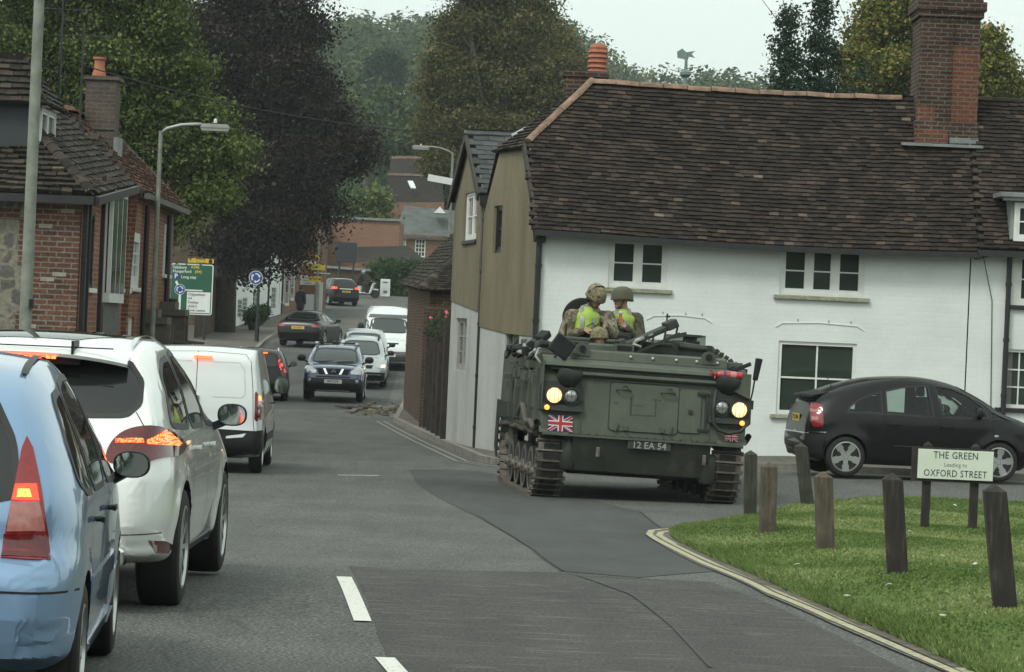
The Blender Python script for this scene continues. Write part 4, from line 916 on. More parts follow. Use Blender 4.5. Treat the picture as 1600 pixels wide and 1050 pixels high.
# ================= brick house with the red tile roof =================
root=empty('brick_house',(-6.6,60,ground(-6.6,60)),label='orange brick house with red tile roof and tall sooty chimney beyond the flint house',cat='house')
BW=Wall((-6.52,55.35),(-6.80,66),1); hs=[]
for (x0,y0,x1,y1) in ((191,366,199,452),(206,362,214,450),(257,350,263,430)): hs.append(wdw(BW,root,x0,y0,x1,y1))
dr=wdw(BW,root,201,495,209,532); dr=(dr[0],-.4,dr[2],dr[3]); 
BW.face('street_wall',[(0,-.7),(BW.L,-.7),(BW.L,3.95),(0,3.95)],hs+[dr],M_BRKO,root,depth=.1)
for h in hs: window(BW,root,*h,cols=2,rows=3,rec=.0,casement=False,fw=.16,sill=M_WP)
b=MB(); BW.box(b,dr[0],dr[1],dr[2],dr[3],-.1,-.05); pin(b.build('door',M_WP),root)
def hood(u,z,w_,d,root,mat): 
    b=MB(); BW.box(b,u,z,u+w_,z+.12,0,d); BW.box(b,u+.05,z+.12,u+w_-.05,z+.26,0,d*.6); BW.box(b,u+.1,z-.5,u+.18,z,0,.5); BW.box(b,u+w_-.18,z-.5,u+w_-.1,z,0,.5); return pin(b.build('door_hood',mat),root)
M_HOOD=pm('weathered_hood',(.11,.1,.085),.9,0,.3,5)
u,z=BW.px(222,505); hood(u,z,1.0,.45,root,M_HOOD); u,z=BW.px(248,492); hood(u,z,1.1,.5,root,M_HOOD)
p=BW.px(246,300); 
b=MB(); b.tube([BW.at(8.7,-.6,.07),BW.at(8.7,3.7,.07)],.05,8); b.tube([BW.at(3.6,-.6,.07),BW.at(3.6,3.7,.07)],.05,8); b.lathe([(.0,-.1),(.1,-.1),(.1,.1),(0,.1)],BW.at(9.2,2.0,.15),n=8); pin(b.build('downpipe',M_BLK),root)
b=MB()
for s_ in (-1,1): b.bar(BW.at(.6,0,.25),BW.at(.6,.9,.25),.03)
for i in range(16): b.bar(BW.at(.2+i*.16,-.5,.55),BW.at(.2+i*.16,.62,.55),.02)
b.bar(BW.at(.1,.5,.55),BW.at(2.7,.5,.55),.03); pin(b.build('railing',M_BLK),root)
ev=Vector((-6.45,57.6,3.9)); U=Vector((-.12,8.5,0)); V=Vector((-7.96+6.45,0,5.3-3.9)); VL=V.length
tiles('roof',ev,U,V,[(0,0),(8.6,0),(8.5,VL),(1.0,VL)],T_RED,root,course=.12,width=.18,base=M_FELT,seed=31,jit=.01)
e0=Vector((-9.6,57.55,3.9)); tiles('roof',e0,(1,0,0),(0,1.0,1.4),[(0,0),(3.15,0),(1.64,1.72)],T_MOSS,root,course=.12,width=.18,base=M_FELT,seed=32)
ridge([(-7.98,58.4,5.34),(-8.05,66.1,5.34)],root,mat=T_RED); 
b=MB(); b.quad((-6.52,55.4,3.95),(-9.6,55.4,3.95),(-9.6,58.6,3.9),(-6.5,58.6,3.9)); b.quad((-8.0,58.4,5.3),(-8.05,66.1,5.3),(-9.8,66.1,3.8),(-9.7,57.6,3.8)); pin(b.build('rear_roof',T_MOSS),root)
b=MB(); b.quad((-6.8,66,-.7),(-9.8,66,-.7),(-9.8,66,3.9),(-8.05,66,5.25),(-6.8,66,3.95)); pin(b.build('gable_wall',M_BRK),root)
b=MB(); b.bar((-6.42,57.6,3.83),(-6.55,66.1,3.83),.1,.1); b.bar((-6.5,66.12,3.8),(-8.05,66.12,5.28),.05,.12); pin(b.build('gutter',pm('grey_gutter',(.1,.1,.095),.7)),root)
x0=Pt(135,170,60.2).x; x1=Pt(182,170,60.2).x; zt=Pt(160,126,60.2).z; b=MB(); b.bbox((x0,60.0,4.6),(x1,60.7,zt)); b.bbox((x0-.05,59.95,zt),(x1+.05,60.75,zt+.07)); b.bbox((x0-.02,59.98,zt-.9),(x1+.02,60.02,zt-.85)); ch=pin(b.build('chimney',brick('dusty_brick',(.11,.085,.07),(.075,.06,.05),(.12,.11,.095),stain=.3)),root)
b=MB(); b.lathe([(.13,0),(.12,.08),(.1,.12),(.09,.3),(.12,.32),(.12,.36),(.08,.36)],((x0+x1)/2-.08,60.3,zt+.07),n=14); o=b.build('chimney_pot',pm('terracotta',(.33,.12,.07),.8),None,30); o.parent=ch
b=MB(); b.bbox((x1,59.97,4.55),(x1+.08,60.7,4.95)); o=b.build('flashing',M_LEAD); o.parent=ch
def aerial(px,py0,Y,H,label,seed):
    p=Pt(px,py0,Y); r=empty('television_aerial',(p.x,Y,p.z-H),label=label,cat='aerial'); b=MB(); b.tube([(0,0,0),(0,0,H)],.018,6); b.build('mast',M_BLK,r)
    b=MB(); b.bar((-.5,0,H-.15),(.45,.05,H-.15),.014)
    for i in range(8): x=-.45+i*.12; b.bar((x,-.16,H-.15),(x,.16,H-.14),.008); b.bar((x,0,H-.22),(x,0,H-.08),.006); b.build('antenna',pm('dull_metal',(.16,.17,.165),.5,.4),r)
aerial(99,0,55.2,3.6,'tall thin television aerial nearer the left edge above the flint house roof',1); aerial(131,42,57,3.4,'shorter television aerial beside the sooty chimney',2)
# garden walls and street further on
root=empty('garden_wall',(-7.1,75,ground(-7,75)),label='low brick garden wall with dark coping beyond the orange brick house',cat='wall')
GWl=Wall((-6.9,66.3),(-9.3,100),1); GWl.face('wall',[(0,-.8),(GWl.L,-.9),(GWl.L,.9),(0,1.25)],[],M_BRKB,root); b=MB(); b.bar(GWl.at(0,1.28,-.1),GWl.at(GWl.L,.93,-.1),.36,.08); pin(b.build('coping',M_BRKD),root)
root=empty('brick_garden_wall',(-12,140,ground(-12,140)),label='tall mottled brick garden wall under the beech, left of the white house',cat='wall')
W2=Wall((-12.75,133.5),(-12.55,149),1); zt=Pt(360,432,146).z; W2.face('wall',[(0,-.8),(W2.L,0),(W2.L,zt),(W2.L*.6,zt-.1),(0,zt-.15)],[],M_BRKB,root); b=MB(); W2.box(b,9,-.5,9.5,3,0,.15); pin(b.build('pier',M_BRKB),root)
root=empty('white_house',(-12.4,158,ground(-12.4,158)),label='white rendered house half hidden by the beech branches down the street',cat='house')
W3=Wall((-12.5,149),(-12.2,176),1); gz=lambda u: ground(-12.3,149+u)
hs=[wdw(W3,root,372,467,378,497),wdw(W3,root,380,464,386,491),wdw(W3,root,396,455,404,487),wdw(W3,root,425,448,431,483),wdw(W3,root,381,450,383,458)]
M_WR=pm('white_render',(.72,.74,.71),.85,0,.06,2,.2,20)
W3.face('street_wall',[(0,.2),(W3.L,1.2),(W3.L,8.6),(0,8.2)],hs,M_WR,root,depth=.08)
for h in hs: window(W3,root,*h,cols=2,rows=4,rec=.03,casement=False,fw=.05)
b=MB()
for u in (11.5,17.5,26): W3.box(b,u,.9,u+.25,8.5,0,.08)
W3.box(b,0,.0,W3.L,.9,0,.03); pin(b.build('black_plinth_and_pipes',M_BLK),root).name='plinth'
b=MB(); b.quad(W3.at(-.2,8.0,.4),W3.at(W3.L,8.5,.4),W3.at(W3.L,11,-4),W3.at(-.2,10.5,-4)); b.quad(W3.at(0,.0,0),W3.at(0,.0,-7),W3.at(0,8.2,-7),W3.at(0,10.5,-4),W3.at(0,8.2,0)); pin(b.build('roof',T_MOSS),root)
root=empty('brick_terrace',(-12.2,183,ground(-12,183)),label='orange brick terrace between the white house and the corner building',cat='terrace')
W4=Wall((-12.2,176),(-12.1,188.2),1); hs=[wdw(W4,root,438,418,443,475),wdw(W4,root,447,420,451,478),wdw(W4,root,456,412,459,470)]
W4.face('street_wall',[(0,1.0),(W4.L,1.5),(W4.L,8.4),(0,8.4)],hs,M_BRKO,root)
for h in hs: window(W4,root,*h,cols=1,rows=3,rec=.0,casement=False,fw=.12)
b=MB(); b.quad(W4.at(0,8.3,.3),W4.at(W4.L,8.3,.3),W4.at(W4.L,10.6,-4),W4.at(0,10.6,-4)); pin(b.build('roof',T_MOSS),root)
# corner building facing the camera with boards
root=empty('corner_shop',(-11.6,188.3,ground(-11.6,188.3)),label='brick corner building with white signboards and white painted base',cat='shop')
W5=Wall((-12.15,188.3),(-10.95,188.3),1); zt=Pt(480,335,188.3).z
W5.face('front_wall',[(0,1.2),(W5.L,1.2),(W5.L,zt),(0,zt+.3)],[],M_BRKO,root)
b=MB(); b.quad((-10.95,188.3,1.2),(-10.95,194,1.4),(-10.95,194,6),(-10.95,188.3,zt)); b.quad((-12.2,188.3,zt),(-10.9,188.3,zt),(-10.9,194,6.4),(-14,194,6.4)); pin(b.build('side_wall',M_BRK),root)
def board(x0,y0,x1,y1,name,mat,out=.05):
    u0,z1=W5.px(x0,y0); u1,z0=W5.px(x1,y1); b=MB(); W5.box(b,u0,z0,u1,z1,0,out); return pin(b.build(name,mat),root),(u0+u1)/2,(z0+z1)/2,u1-u0,z1-z0
M_SIGNW=pm('white_board',(.66,.68,.66),.5,0,.06,4)
board(466,459,495,486,'painted_base',M_SIGNW); board(495,441,503,488,'white_pillar',M_SIGNW,.2)
for (x0,y0,x1,y1,lines) in ((468,430,497,446,['BULL & CO','ESTATE']),(474,407,494,413,['SALE'])):
    o,u,z,w_,h_=board(x0,y0,x1,y1,'signboard',M_SIGNW,.08)
b=MB()
for i in range(3):
    u,z=W5.px(481,434+i*4.2); W5.box(b,u-.3+.05*i,z-.03,u+.3-.05*i,z+.03,.08,.09)
o=pin(b.build('faint_lettering',pm('grey_ink',(.3,.31,.32),.7)),root)
b=MB(); W5.box(b,*([W5.px(470,418)[0],W5.px(470,418)[1]]+[W5.px(474,410)[0],W5.px(470,410)[1]]),0,.15); pin(b.build('alarm_box',M_SIGNW),root)
b=MB(); u,z=W5.px(505,428); W5.box(b,u-.5,z,u+.4,z+.06,0,.4); pin(b.build('porch_roof',M_SIGNW),root)
# ================= beyond the junction =================
def block(name,label,cat,x0,y0,x1,y1,Y,depth,mat,holes=[],roofmat=None,rise=0,yb=470,zb=None,cop=True):
    a=Pt(x0,y0,Y); c=Pt(x1,y1,Y); zt=a.z; base=zb if zb is not None else ground(a.x,Y)-1; r=empty(name,(a.x,Y,ground(a.x,Y)),label=label,cat=cat)
    Wl=Wall((a.x,Y),(c.x,Y),1); hs=[wdw(Wl,r,*h) for h in holes]; Wl.face('front_wall',[(0,base),(Wl.L,base),(Wl.L,c.z),(0,a.z)],hs,mat,r)
    for h in hs: window(Wl,r,*h,cols=3,rows=4,rec=.06,casement=False,fw=.08,bar=.05)
    b=MB(); b.quad((a.x,Y,base),(a.x,Y+depth,base),(a.x,Y+depth,a.z),(a.x,Y,a.z)); b.quad((c.x,Y,base),(c.x,Y+depth,base),(c.x,Y+depth,c.z),(c.x,Y,c.z)); pin(b.build('side_wall',mat),r)
    if roofmat:
        b=MB(); b.quad((a.x-.3,Y-.3,a.z),(c.x+.3,Y-.3,c.z),(c.x+.3-rise*0,Y+depth*.5,c.z+rise),(a.x-.3,Y+depth*.5,a.z+rise)); pin(b.build('roof',roofmat),r)
    elif cop:
        b=MB(); b.bar((a.x-.1,Y,a.z+.08),(c.x+.1,Y,c.z+.08),.4,.16); pin(b.build('coping',M_LEAD),r); b=MB(); b.quad((a.x,Y,a.z-.1),(c.x,Y,c.z-.1),(c.x,Y+depth,c.z-.1),(a.x,Y+depth,a.z-.1)); pin(b.build('roof',M_LEAD),r)
    return r,Wl
r,Wl=block('flat_roofed_building','plain pink brick building with flat grey roof edge behind the blank board','building',505,341,625,346,228,9,M_BRKF)
r2,_=block('brick_annexe','narrow darker brick building joined to the left of the flat roofed one','building',478,338,506,340,224,9,M_BRK)
rr=empty('tiled_lean_to',(-10,220,ground(-10,220)),label='brown tiled lean-to roof above the hedge',cat='outbuilding'); b=MB(); A1=Pt(556,386,226);A2=Pt(637,384,226);A3=Pt(668,409,221);A4=Pt(557,409,221); b.quad(A4,A3,A2,A1); pin(b.build('roof',T_DARK),rr)
b=MB(); b.quad(A4,A3,Vector((A3.x,A3.y+.1,2.6)),Vector((A4.x,A4.y+.1,2.6))); pin(b.build('wall',M_BRK),rr)
r,_=block('slate_roofed_building','low brick building with wide slate roof and white gablet','building',618,373,760,378,250,12,M_BRK,holes=[(624,372,634,387),(649,373,664,402)])
A1=Pt(617,365,249.4);A2=Pt(760,372,249.4);A3=Pt(760,334,255);A4=Pt(632,321,255); b=MB(); b.quad(A1,A2,A3,A4); pin(b.build('roof',T_SLATE),r)
b=MB(); c=Pt(687,333,250); b.prism([(-.45,0),(.45,0),(0,.5)],0,3); o=b.build('gablet',M_SIGNW); o.location=c; pin(o,r)
rr=empty('brown_roofed_house',(-9,285,ground(-9,285)),label='house with broad brown roof and a bright skylight half hidden by trees',cat='house')
A1=Pt(598,316,284);A2=Pt(694,316,284);A3=Pt(690,276,288);A4=Pt(606,274,288); A5=Pt(680,246,291);A6=Pt(612,246,291)
b=MB(); b.quad(A1,A2,A3,A4); b.quad(A4,A3,A5,A6); pin(b.build('roof',T_DARK),rr); b=MB(); b.quad(A1,A2,Vector((A2.x,284,4)),Vector((A1.x,284,4))); pin(b.build('front_wall',M_BRK),rr)
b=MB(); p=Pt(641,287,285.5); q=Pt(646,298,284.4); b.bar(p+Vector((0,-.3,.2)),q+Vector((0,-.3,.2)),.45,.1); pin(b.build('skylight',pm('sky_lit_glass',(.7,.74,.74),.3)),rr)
b=MB(); b.bar(A4+Vector((0,0,.1)),A3+Vector((0,0,.1)),.3,.2); b.bar(A6,A5,.4,.25); pin(b.build('ridge_tiles',T_RIDGE),rr)
rr=empty('hillside_house',(-17,440,ground(-17,440)),label='pale gabled house high on the far slope between the trees',cat='house')
a=Pt(612,137,440);c=Pt(640,140,440); b=MB(); b.bbox((a.x,438,a.z-4),(c.x,446,a.z)); pin(b.build('wall',M_BRKF),rr); b=MB(); xm=(a.x+c.x)/2; b.prism([(a.x-.6,a.z-.2),(c.x+.6,a.z-.2),(xm+.6,a.z+2.6),(xm-.2,a.z+2.6)],437.5,446.5); pin(b.build('roof',T_MOSS),rr)
b=MB(); b.bbox((c.x-1.2,437.9,a.z-1.4),(c.x-.4,437.99,a.z-.4)); b.bbox((a.x+.2,437.9,a.z-1.2),(a.x+.6,437.99,a.z-.5)); pin(b.build('window',M_WP),rr)
# retaining wall, hedge, blank board
r,_=block('roadside_brick_wall','dark brick wall behind the motorcycle and black people carrier','wall',500,418,577,424,216,.4,M_BRKD)
B=tuple(onground(620,217)); bl=pxblobs(B,217,[(600,440,30,34,0),(630,440,32,32,0),(655,440,34,32,0),(580,445,18,30,0),(690,442,34,32,0),(610,420,34,14,0),(650,422,40,14,0),(595,462,30,12,0),(650,462,44,12,0),(690,425,36,14,0)])
rt=empty('clipped_hedge',B,label='tall dark green clipped hedge beyond the junction',cat='hedge'); V_,t_,C_=leafcloud(bl,26000,.2,7,14,.2); npmesh('foliage',V_,None,4,L_HEDGE,t_,parent=rt)
b=MB(); 
for i in range(12): x=-2.5+i*.6; b.tube([(x,.2,-.3),(x+.1,.1,1.6)],.05,5)
b.build('stem',M_BARK,rt)
rr=empty('blank_signboard',tuple(onground(542,209)),label='large blank black back of a road sign on two posts',cat='road sign')
a=Pt(526.5,378,209);c=Pt(557,411,209); b=MB(); b.bbox((a.x,208.96,c.z),(c.x,209.03,a.z)); pin(b.build('sign_plate',pm('blue_black_sheet',(.018,.022,.03),.6,0,.2,2),bevel=.01),rr)
for px in (531,553): q=onground(px,209.1); b=MB(); b.tube([(Pt(px,400,209.1).x,209.1,q.z-.2),(Pt(px,400,209.1).x,209.1,a.z-.1)],.06,8); pin(b.build('post',M_BLK),rr)
# ---------------- vehicles ----------------
def crom(pts,n=12):
    P=[Vector(p) for p in pts]; out=[]
    for i in range(len(P)-1):
        p0=P[max(i-1,0)];p1=P[i];p2=P[i+1];p3=P[min(i+2,len(P)-1)]
        # centripetal-like tangents
        def tan(a,b,c):
            d1=(b-a).length or 1e-6; d2=(c-b).length or 1e-6; return ((b-a)/d1*d2+(c-b)/d2*d1)/(d1+d2)
        L=(p2-p1).length; m1=tan(p0,p1,p2) if i>0 else (p2-p1)/L; m2=tan(p1,p2,p3) if i<len(P)-2 else (p2-p1)/L
        for k in range(n):
            t=k/n; out.append((2*t**3-3*t*t+1)*p1+(t**3-2*t*t+t)*L*m1+(-2*t**3+3*t*t)*p2+(t**3-t*t)*L*m2)
    out.append(P[-1]); return out
def chaik(poly,n=2,w=.25):
    P=[Vector(p) for p in poly]
    for _ in range(n): P=[q for i in range(len(P)) for q in (P[i].lerp(P[(i+1)%len(P)],w),P[i].lerp(P[(i+1)%len(P)],1-w))]
    return [tuple(p) for p in P]
def poly_area(P): return sum(P[i][0]*P[(i+1)%len(P)][1]-P[(i+1)%len(P)][0]*P[i][1] for i in range(len(P)))/2
def inset(poly,d):
    P=[Vector(p) for p in poly]; n=len(P); s=1 if poly_area(poly)>0 else -1; out=[]
    for i in range(n):
        a=(P[i]-P[i-1]); b=(P[(i+1)%n]-P[i]); a=a.normalized() if a.length>1e-9 else b.normalized(); b=b.normalized() if b.length>1e-9 else a
        na=Vector((-a.y,a.x))*s; nb=Vector((-b.y,b.x))*s; m=na+nb; m=m.normalized() if m.length>1e-6 else na; k=1/max(.5,m.dot(na)); out.append(tuple(P[i]+m*d*k))
    return out
class Car:
    def __init__(s,name,label,cat,sp,loc,heading,group=None,ns=80,nz=30,nt=9):
        s.sp=sp; s.L=sp['L']; s.root=empty(name,loc,heading,label=label,cat=cat,group=group); s.name=name
        bpy.context.view_layer.update(); s.MW=Matrix.Translation(Vector(loc))@Matrix.Rotation(heading,4,'Z'); s.IM=s.MW.inverted()
        s.grid(ns,nz,nt)
    def grid(s,ns,nz,nt):
        sp=s.sp; L=s.L; top=crom(sp['top'],14); x=-1
        T=[]
        for p in top: x=max(x+1e-4,p.x); T.append((x,p.y))
        T=np.array(T); T[:,0]=T[:,0]*L/T[-1,0]
        Bt=np.array(sp['bot'],float)
        arc=np.concatenate([[0],np.cumsum(np.hypot(np.diff(T[:,0]),np.diff(T[:,1])))]); xs=np.interp(np.linspace(0,arc[-1],ns),arc,T[:,0])
        xs=np.unique(np.round(np.concatenate([xs,np.linspace(0,.12,5)[1:],L-np.linspace(0,.12,5)[1:]]),5)); xs=xs[np.concatenate([[True],np.diff(xs)>2e-5])]
        z1=np.interp(xs,T[:,0],T[:,1]); z0=np.interp(xs,Bt[:,0],Bt[:,1]); z1=np.maximum(z1,z0+.012)
        H=z1.max(); zg=np.linspace(z0.min(),H,160); xt=[];xn=[]
        for z in zg:
            ok=xs[(z0<=z+1e-6)&(z1>=z-1e-6)]; xt.append(ok.min() if len(ok) else L/2); xn.append(ok.max() if len(ok) else L/2)
        side=np.array(sp['side'],float); belt=sp['belt']; rt=sp.get('rt',(.35,.14,.5,.12)); rn=sp.get('rn',(.55,.24,.7,.16)); ct=sp.get('ctop',.1); rz=sp.get('rtop',.14)
        arch=sp.get('wheels',[]); R_=sp.get('archR',.36); fl=sp.get('flare',.0)
        def W(x,z,zt):
            w=np.interp(z,side[:,0],side[:,1]); k=sstep(belt-.12,belt+.05,z)
            r=rt[0]*(1-k)+rt[2]*k; c=rt[1]*(1-k)+rt[3]*k; d=min(max(x-np.interp(z,zg,xt),0),r)/r; i1=c*(1-math.sqrt(max(0,1-(1-d)**2)))
            r=rn[0]*(1-k)+rn[2]*k; c=rn[1]*(1-k)+rn[3]*k; d=min(max(np.interp(z,zg,xn)-x,0),r)/r; i2=c*(1-math.sqrt(max(0,1-(1-d)**2)))
            d=min(max(zt-z,0),rz)/rz; i3=ct*(1-math.sqrt(max(0,1-(1-d)**2)))
            w=w-max(i1,i2)-i3-sp.get('barrel',.03)*abs((x-L/2)/(L/2))**3
            if fl:
                for (wx,wz) in arch:
                    q=math.hypot(x-wx,z-wz)-R_
                    if -.2<q<.16: w+=fl*(1-max(0,q)/.16)**1.5
            return max(w,.02)
        vs=[];rows=[]
        for x,a,b_ in zip(xs,z0,z1):
            cr=sp.get('crown',.035)*min(1,(b_-a)/.4); zt=b_-cr; row=[]
            we=W(x,a,b_)
            for j in range(3): row.append((x,-we*.96*j/3,a))
            for j in range(nz+1):
                t=j/nz; t=.5-.5*math.cos(math.pi*t) if nz>12 else t; z=a+(zt-a)*t; w=W(x,z,b_); 
                if j==0: w*=.985
                row.append((x,-w,z))
            ye=row[-1][1]
            for j in range(1,nt+1): y=ye*(1-j/nt); row.append((x,y,b_-cr*(abs(y/ye))**2.2))
            rows.append(row)
        V=[];F_=[]; m=len(rows[0]); full=2*m-2
        for row in rows:
            V+=row; V+=[(p[0],-p[1],p[2]) for p in row[-2:0:-1]]
        n=len(rows)
        for i in range(n-1):
            for j in range(full): F_.append((i*full+j,i*full+(j+1)%full,(i+1)*full+(j+1)%full,(i+1)*full+j))
        F_.append(tuple(range(full))[::-1]); F_.append(tuple((n-1)*full+j for j in range(full)))
        me=bpy.data.meshes.new('body'); me.from_pydata(V,[],F_); bm=bmesh.new(); bm.from_mesh(me); bmesh.ops.recalc_face_normals(bm,faces=bm.faces); s.bvh=BVHTree.FromBMesh(bm); bm.to_mesh(me); bm.free(); s.me=me
    def body(s,mat,wheels=True,cuts=[],cavity=False,dark=None,arch_depth=.3):
        sp=s.sp; me=s.me; me.materials.clear(); me.materials.append(mat); dark=dark or M_UNDER; me.materials.append(dark)
        o=bpy.data.objects.new('body',me); COL.objects.link(o); tools=[]
        def tool(b,m=1):
            t=b.build('cutter',[mat,dark]); 
            for p in t.data.polygons: p.material_index=1
            tools.append(t); md=o.modifiers.new('b','BOOLEAN'); md.operation='DIFFERENCE'; md.solver='EXACT'; md.object=t; 
            try: md.material_mode='TRANSFER'
            except Exception: pass
        if cavity:
            pl,z0,z1,w0,w1=cavity; n=len(pl); wf=lambda z: w0+(w1-w0)*min(max((z-z0)/(z1-z0),0),1); inn=bpy.data.meshes.new('c')
            tri=[tuple(f) for f in delaunay_2d_cdt([Vector(p) for p in pl],[],[list(range(n))],1,1e-7)[2]]
            inn.from_pydata([(x,-wf(z),z) for x,z in pl]+[(x,wf(z),z) for x,z in pl],[],tri+[tuple(n+i for i in f) for f in tri]+[(i,(i+1)%n,n+(i+1)%n,n+i) for i in range(n)]); inn.materials.append(mat); inn.materials.append(dark)
            bm=bmesh.new(); bm.from_mesh(inn); bmesh.ops.recalc_face_normals(bm,faces=bm.faces); bm.to_mesh(inn); bm.free()
            t=bpy.data.objects.new('cutter',inn); COL.objects.link(t)
            for p in inn.polygons: p.material_index=1
            tools.append(t); md=o.modifiers.new('b','BOOLEAN'); md.solver='EXACT'; md.object=t
            try: md.material_mode='TRANSFER'
            except Exception: pass
        for (wx,wz) in sp['wheels']:
            for sg in (-1,1):
                b=MB(); y1=sp['side'][2][1]+.3; y0=sp['track']-arch_depth+.1
                b.lathe([(sp['archR'],sg*y0),(sp['archR'],sg*y1)],(wx,0,wz),axis='Y',n=40); tool(b)
        for (view,poly) in cuts:
            b=MB()
            if view=='S': b.prism(poly,-2,2,'Y')
            elif view=='F': b.prism(poly,s.L*.45,s.L+1,'X')
            elif view=='B': b.prism(poly,-1,s.L*.3,'X')
            tool(b)
        me2=evald(o); bpy.data.objects.remove(o)
        for t in tools: bpy.data.objects.remove(t)
        ob=finish('body',me2,s.root,32); s.bodyo=ob
        return ob
    def ray(s,view,u,v):
        if view=='R': o,d=Vector((u,-4,v)),Vector((0,1,0))
        elif view=='L': o,d=Vector((u,4,v)),Vector((0,-1,0))
        elif view=='B': o,d=Vector((-4,u,v)),Vector((1,0,0))
        elif view=='F': o,d=Vector((s.L+4,u,v)),Vector((-1,0,0))
        elif view=='T': o,d=Vector((u,v,4)),Vector((0,0,-1))
        elif view=='P':
            d=_F+_Rv*((u-800)/F)+_Uv*((525-v)/F); o=s.IM@Vector((0,0,CAMH)); d=(s.IM.to_3x3()@d).normalized()
        elif isinstance(view,float) or isinstance(view,int): # angle in degrees round z from the back; u measured across
            a=R(view); d=Vector((math.cos(a),math.sin(a),0)); r=Vector((math.sin(a),-math.cos(a),0)); o=r*u+Vector((0,0,v))-d*6+Vector((s.sp.get('px',0),0,0))
        h,n,i,dist=s.bvh.ray_cast(o,d)
        if h is None:
            best=None
            for t in range(1,80):
                p=o+d*(t*.15+ (0 if view!='P' else (o.length-6))); q,nn,_,dd=s.bvh.find_nearest(p)
                if q is not None and (best is None or dd<best[2]): best=(q,nn,dd)
            return best[0],best[1]
        return h,n
    def decal(s,name,poly,view,mat,off=.004,step=.06,mirror=False,parent=None,rnd=0,hole=None,skirt=.012,sub=None,smooth=40,**k):
        if rnd: poly=chaik(poly,rnd)
        if view=='P': step=step*F/max(8,(Vector(s.root.location)-Vector((0,0,CAMH))).length)
        pts=[Vector(p[:2]) for p in poly]; n=len(pts); bp=[]
        for i in range(n):
            a=pts[i]; c=pts[(i+1)%n]; kk=max(1,int((c-a).length/step)); bp+=[a.lerp(c,t/kk) for t in range(kk)]
        cons=[list(range(len(bp)))]; allp=list(bp); hp=[]
        if hole:
            hp=[Vector(p[:2]) for p in hole]; q=[]
            for i in range(len(hp)):
                a=hp[i]; c=hp[(i+1)%len(hp)]; kk=max(1,int((c-a).length/step)); q+=[a.lerp(c,t/kk) for t in range(kk)]
            cons.append([len(allp)+i for i in range(len(q))]); allp+=q; hp=q
        else:
            xs=[p.x for p in bp]; ys=[p.y for p in bp]; ba=np.array([(p.x,p.y) for p in bp]); y=min(ys)+step/2
            while y<max(ys):
                x=min(xs)+step/2
                while x<max(xs):
                    if inpoly(x,y,poly) and np.min((ba[:,0]-x)**2+(ba[:,1]-y)**2)>(step*.4)**2: allp.append(Vector((x,y)))
                    x+=step
                y+=step
        edges=[(c[i],c[(i+1)%len(c)]) for c in cons for i in range(len(c))]
        r=delaunay_2d_cdt(allp,edges,[],0,1e-7); P=[];Nn=[]
        for p in r[0]:
            h,nn=s.ray(view,p.x,p.y); P.append(h+nn*off); Nn.append(nn)
        b=MB(); fs=[]
        hpp=[(p.x,p.y) for p in hp]
        for f in r[2]:
            cx=sum(r[0][i].x for i in f)/len(f); cy=sum(r[0][i].y for i in f)/len(f)
            if inpoly(cx,cy,poly) and not (hp and inpoly(cx,cy,hpp)): fs.append(tuple(f))
        nv=len(P); b.add(P,fs)
        if skirt:
            cnt={}
            for f in fs:
                for i in range(len(f)): a,c=f[i],f[(i+1)%len(f)]; cnt.setdefault((min(a,c),max(a,c)),[]).append((a,c))
            for kx,l in cnt.items():
                if len(l)==1: a,c=l[0]; b.quad(P[a],P[c],P[c]-Nn[c]*skirt,P[a]-Nn[a]*skirt)
        par=parent or s.root
        o=b.build(name,mat,par,None,**k); bm=bmesh.new(); bm.from_mesh(o.data); bmesh.ops.remove_doubles(bm,verts=bm.verts,dist=1e-5); bmesh.ops.recalc_face_normals(bm,faces=bm.faces)
        # outward orientation
        nn=sum((f.normal.dot(s._near(f.calc_center_median())) for f in bm.faces),0)
        if nn<0: bmesh.ops.reverse_faces(bm,faces=bm.faces)
        bm.to_mesh(o.data); bm.free()
        for p in o.data.polygons: p.use_smooth=True
        if smooth: o.data.set_sharp_from_angle(angle=R(smooth))
        res=[o]
        if mirror:
            me=o.data.copy(); 
            for v in me.vertices: v.co.y=-v.co.y
            me.flip_normals(); q=finish(name,me,par); tag(q,**{kk:vv for kk,vv in k.items()}); res.append(q)
        return res
    def _near(s,p):
        q,n,_,_=s.bvh.find_nearest(p); return n
    def line(s,name,pts,view,mat=None,w=.007,off=.0035,mirror=False,parent=None,step=.05):
        b=MB(); P=[Vector(p) for p in pts]; Q=[]
        for i in range(len(P)-1):
            st=step if view!='P' else step*F/(Vector(s.root.location).length); kk=max(1,int((P[i+1]-P[i]).length/st)); Q+=[P[i].lerp(P[i+1],t/kk) for t in range(kk)]
        Q.append(P[-1]); H=[s.ray(view,p.x,p.y) for p in Q]; sd=(1,-1) if mirror else (1,)
        for sg in sd:
            vs=[]
            for i,(h,n) in enumerate(H):
                d=(H[min(i+1,len(H)-1)][0]-H[max(i-1,0)][0]); d=d.normalized() if d.length>1e-9 else Vector((1,0,0)); t=n.cross(d).normalized()*w/2
                for q in (h+n*off+t,h+n*off-t): vs.append((q.x,q.y*sg,q.z))
            b.add(vs,[(2*i,2*i+1,2*i+3,2*i+2) for i in range(len(H)-1)])
        return b.build(name,mat or M_GAP,parent or s.bodyo)
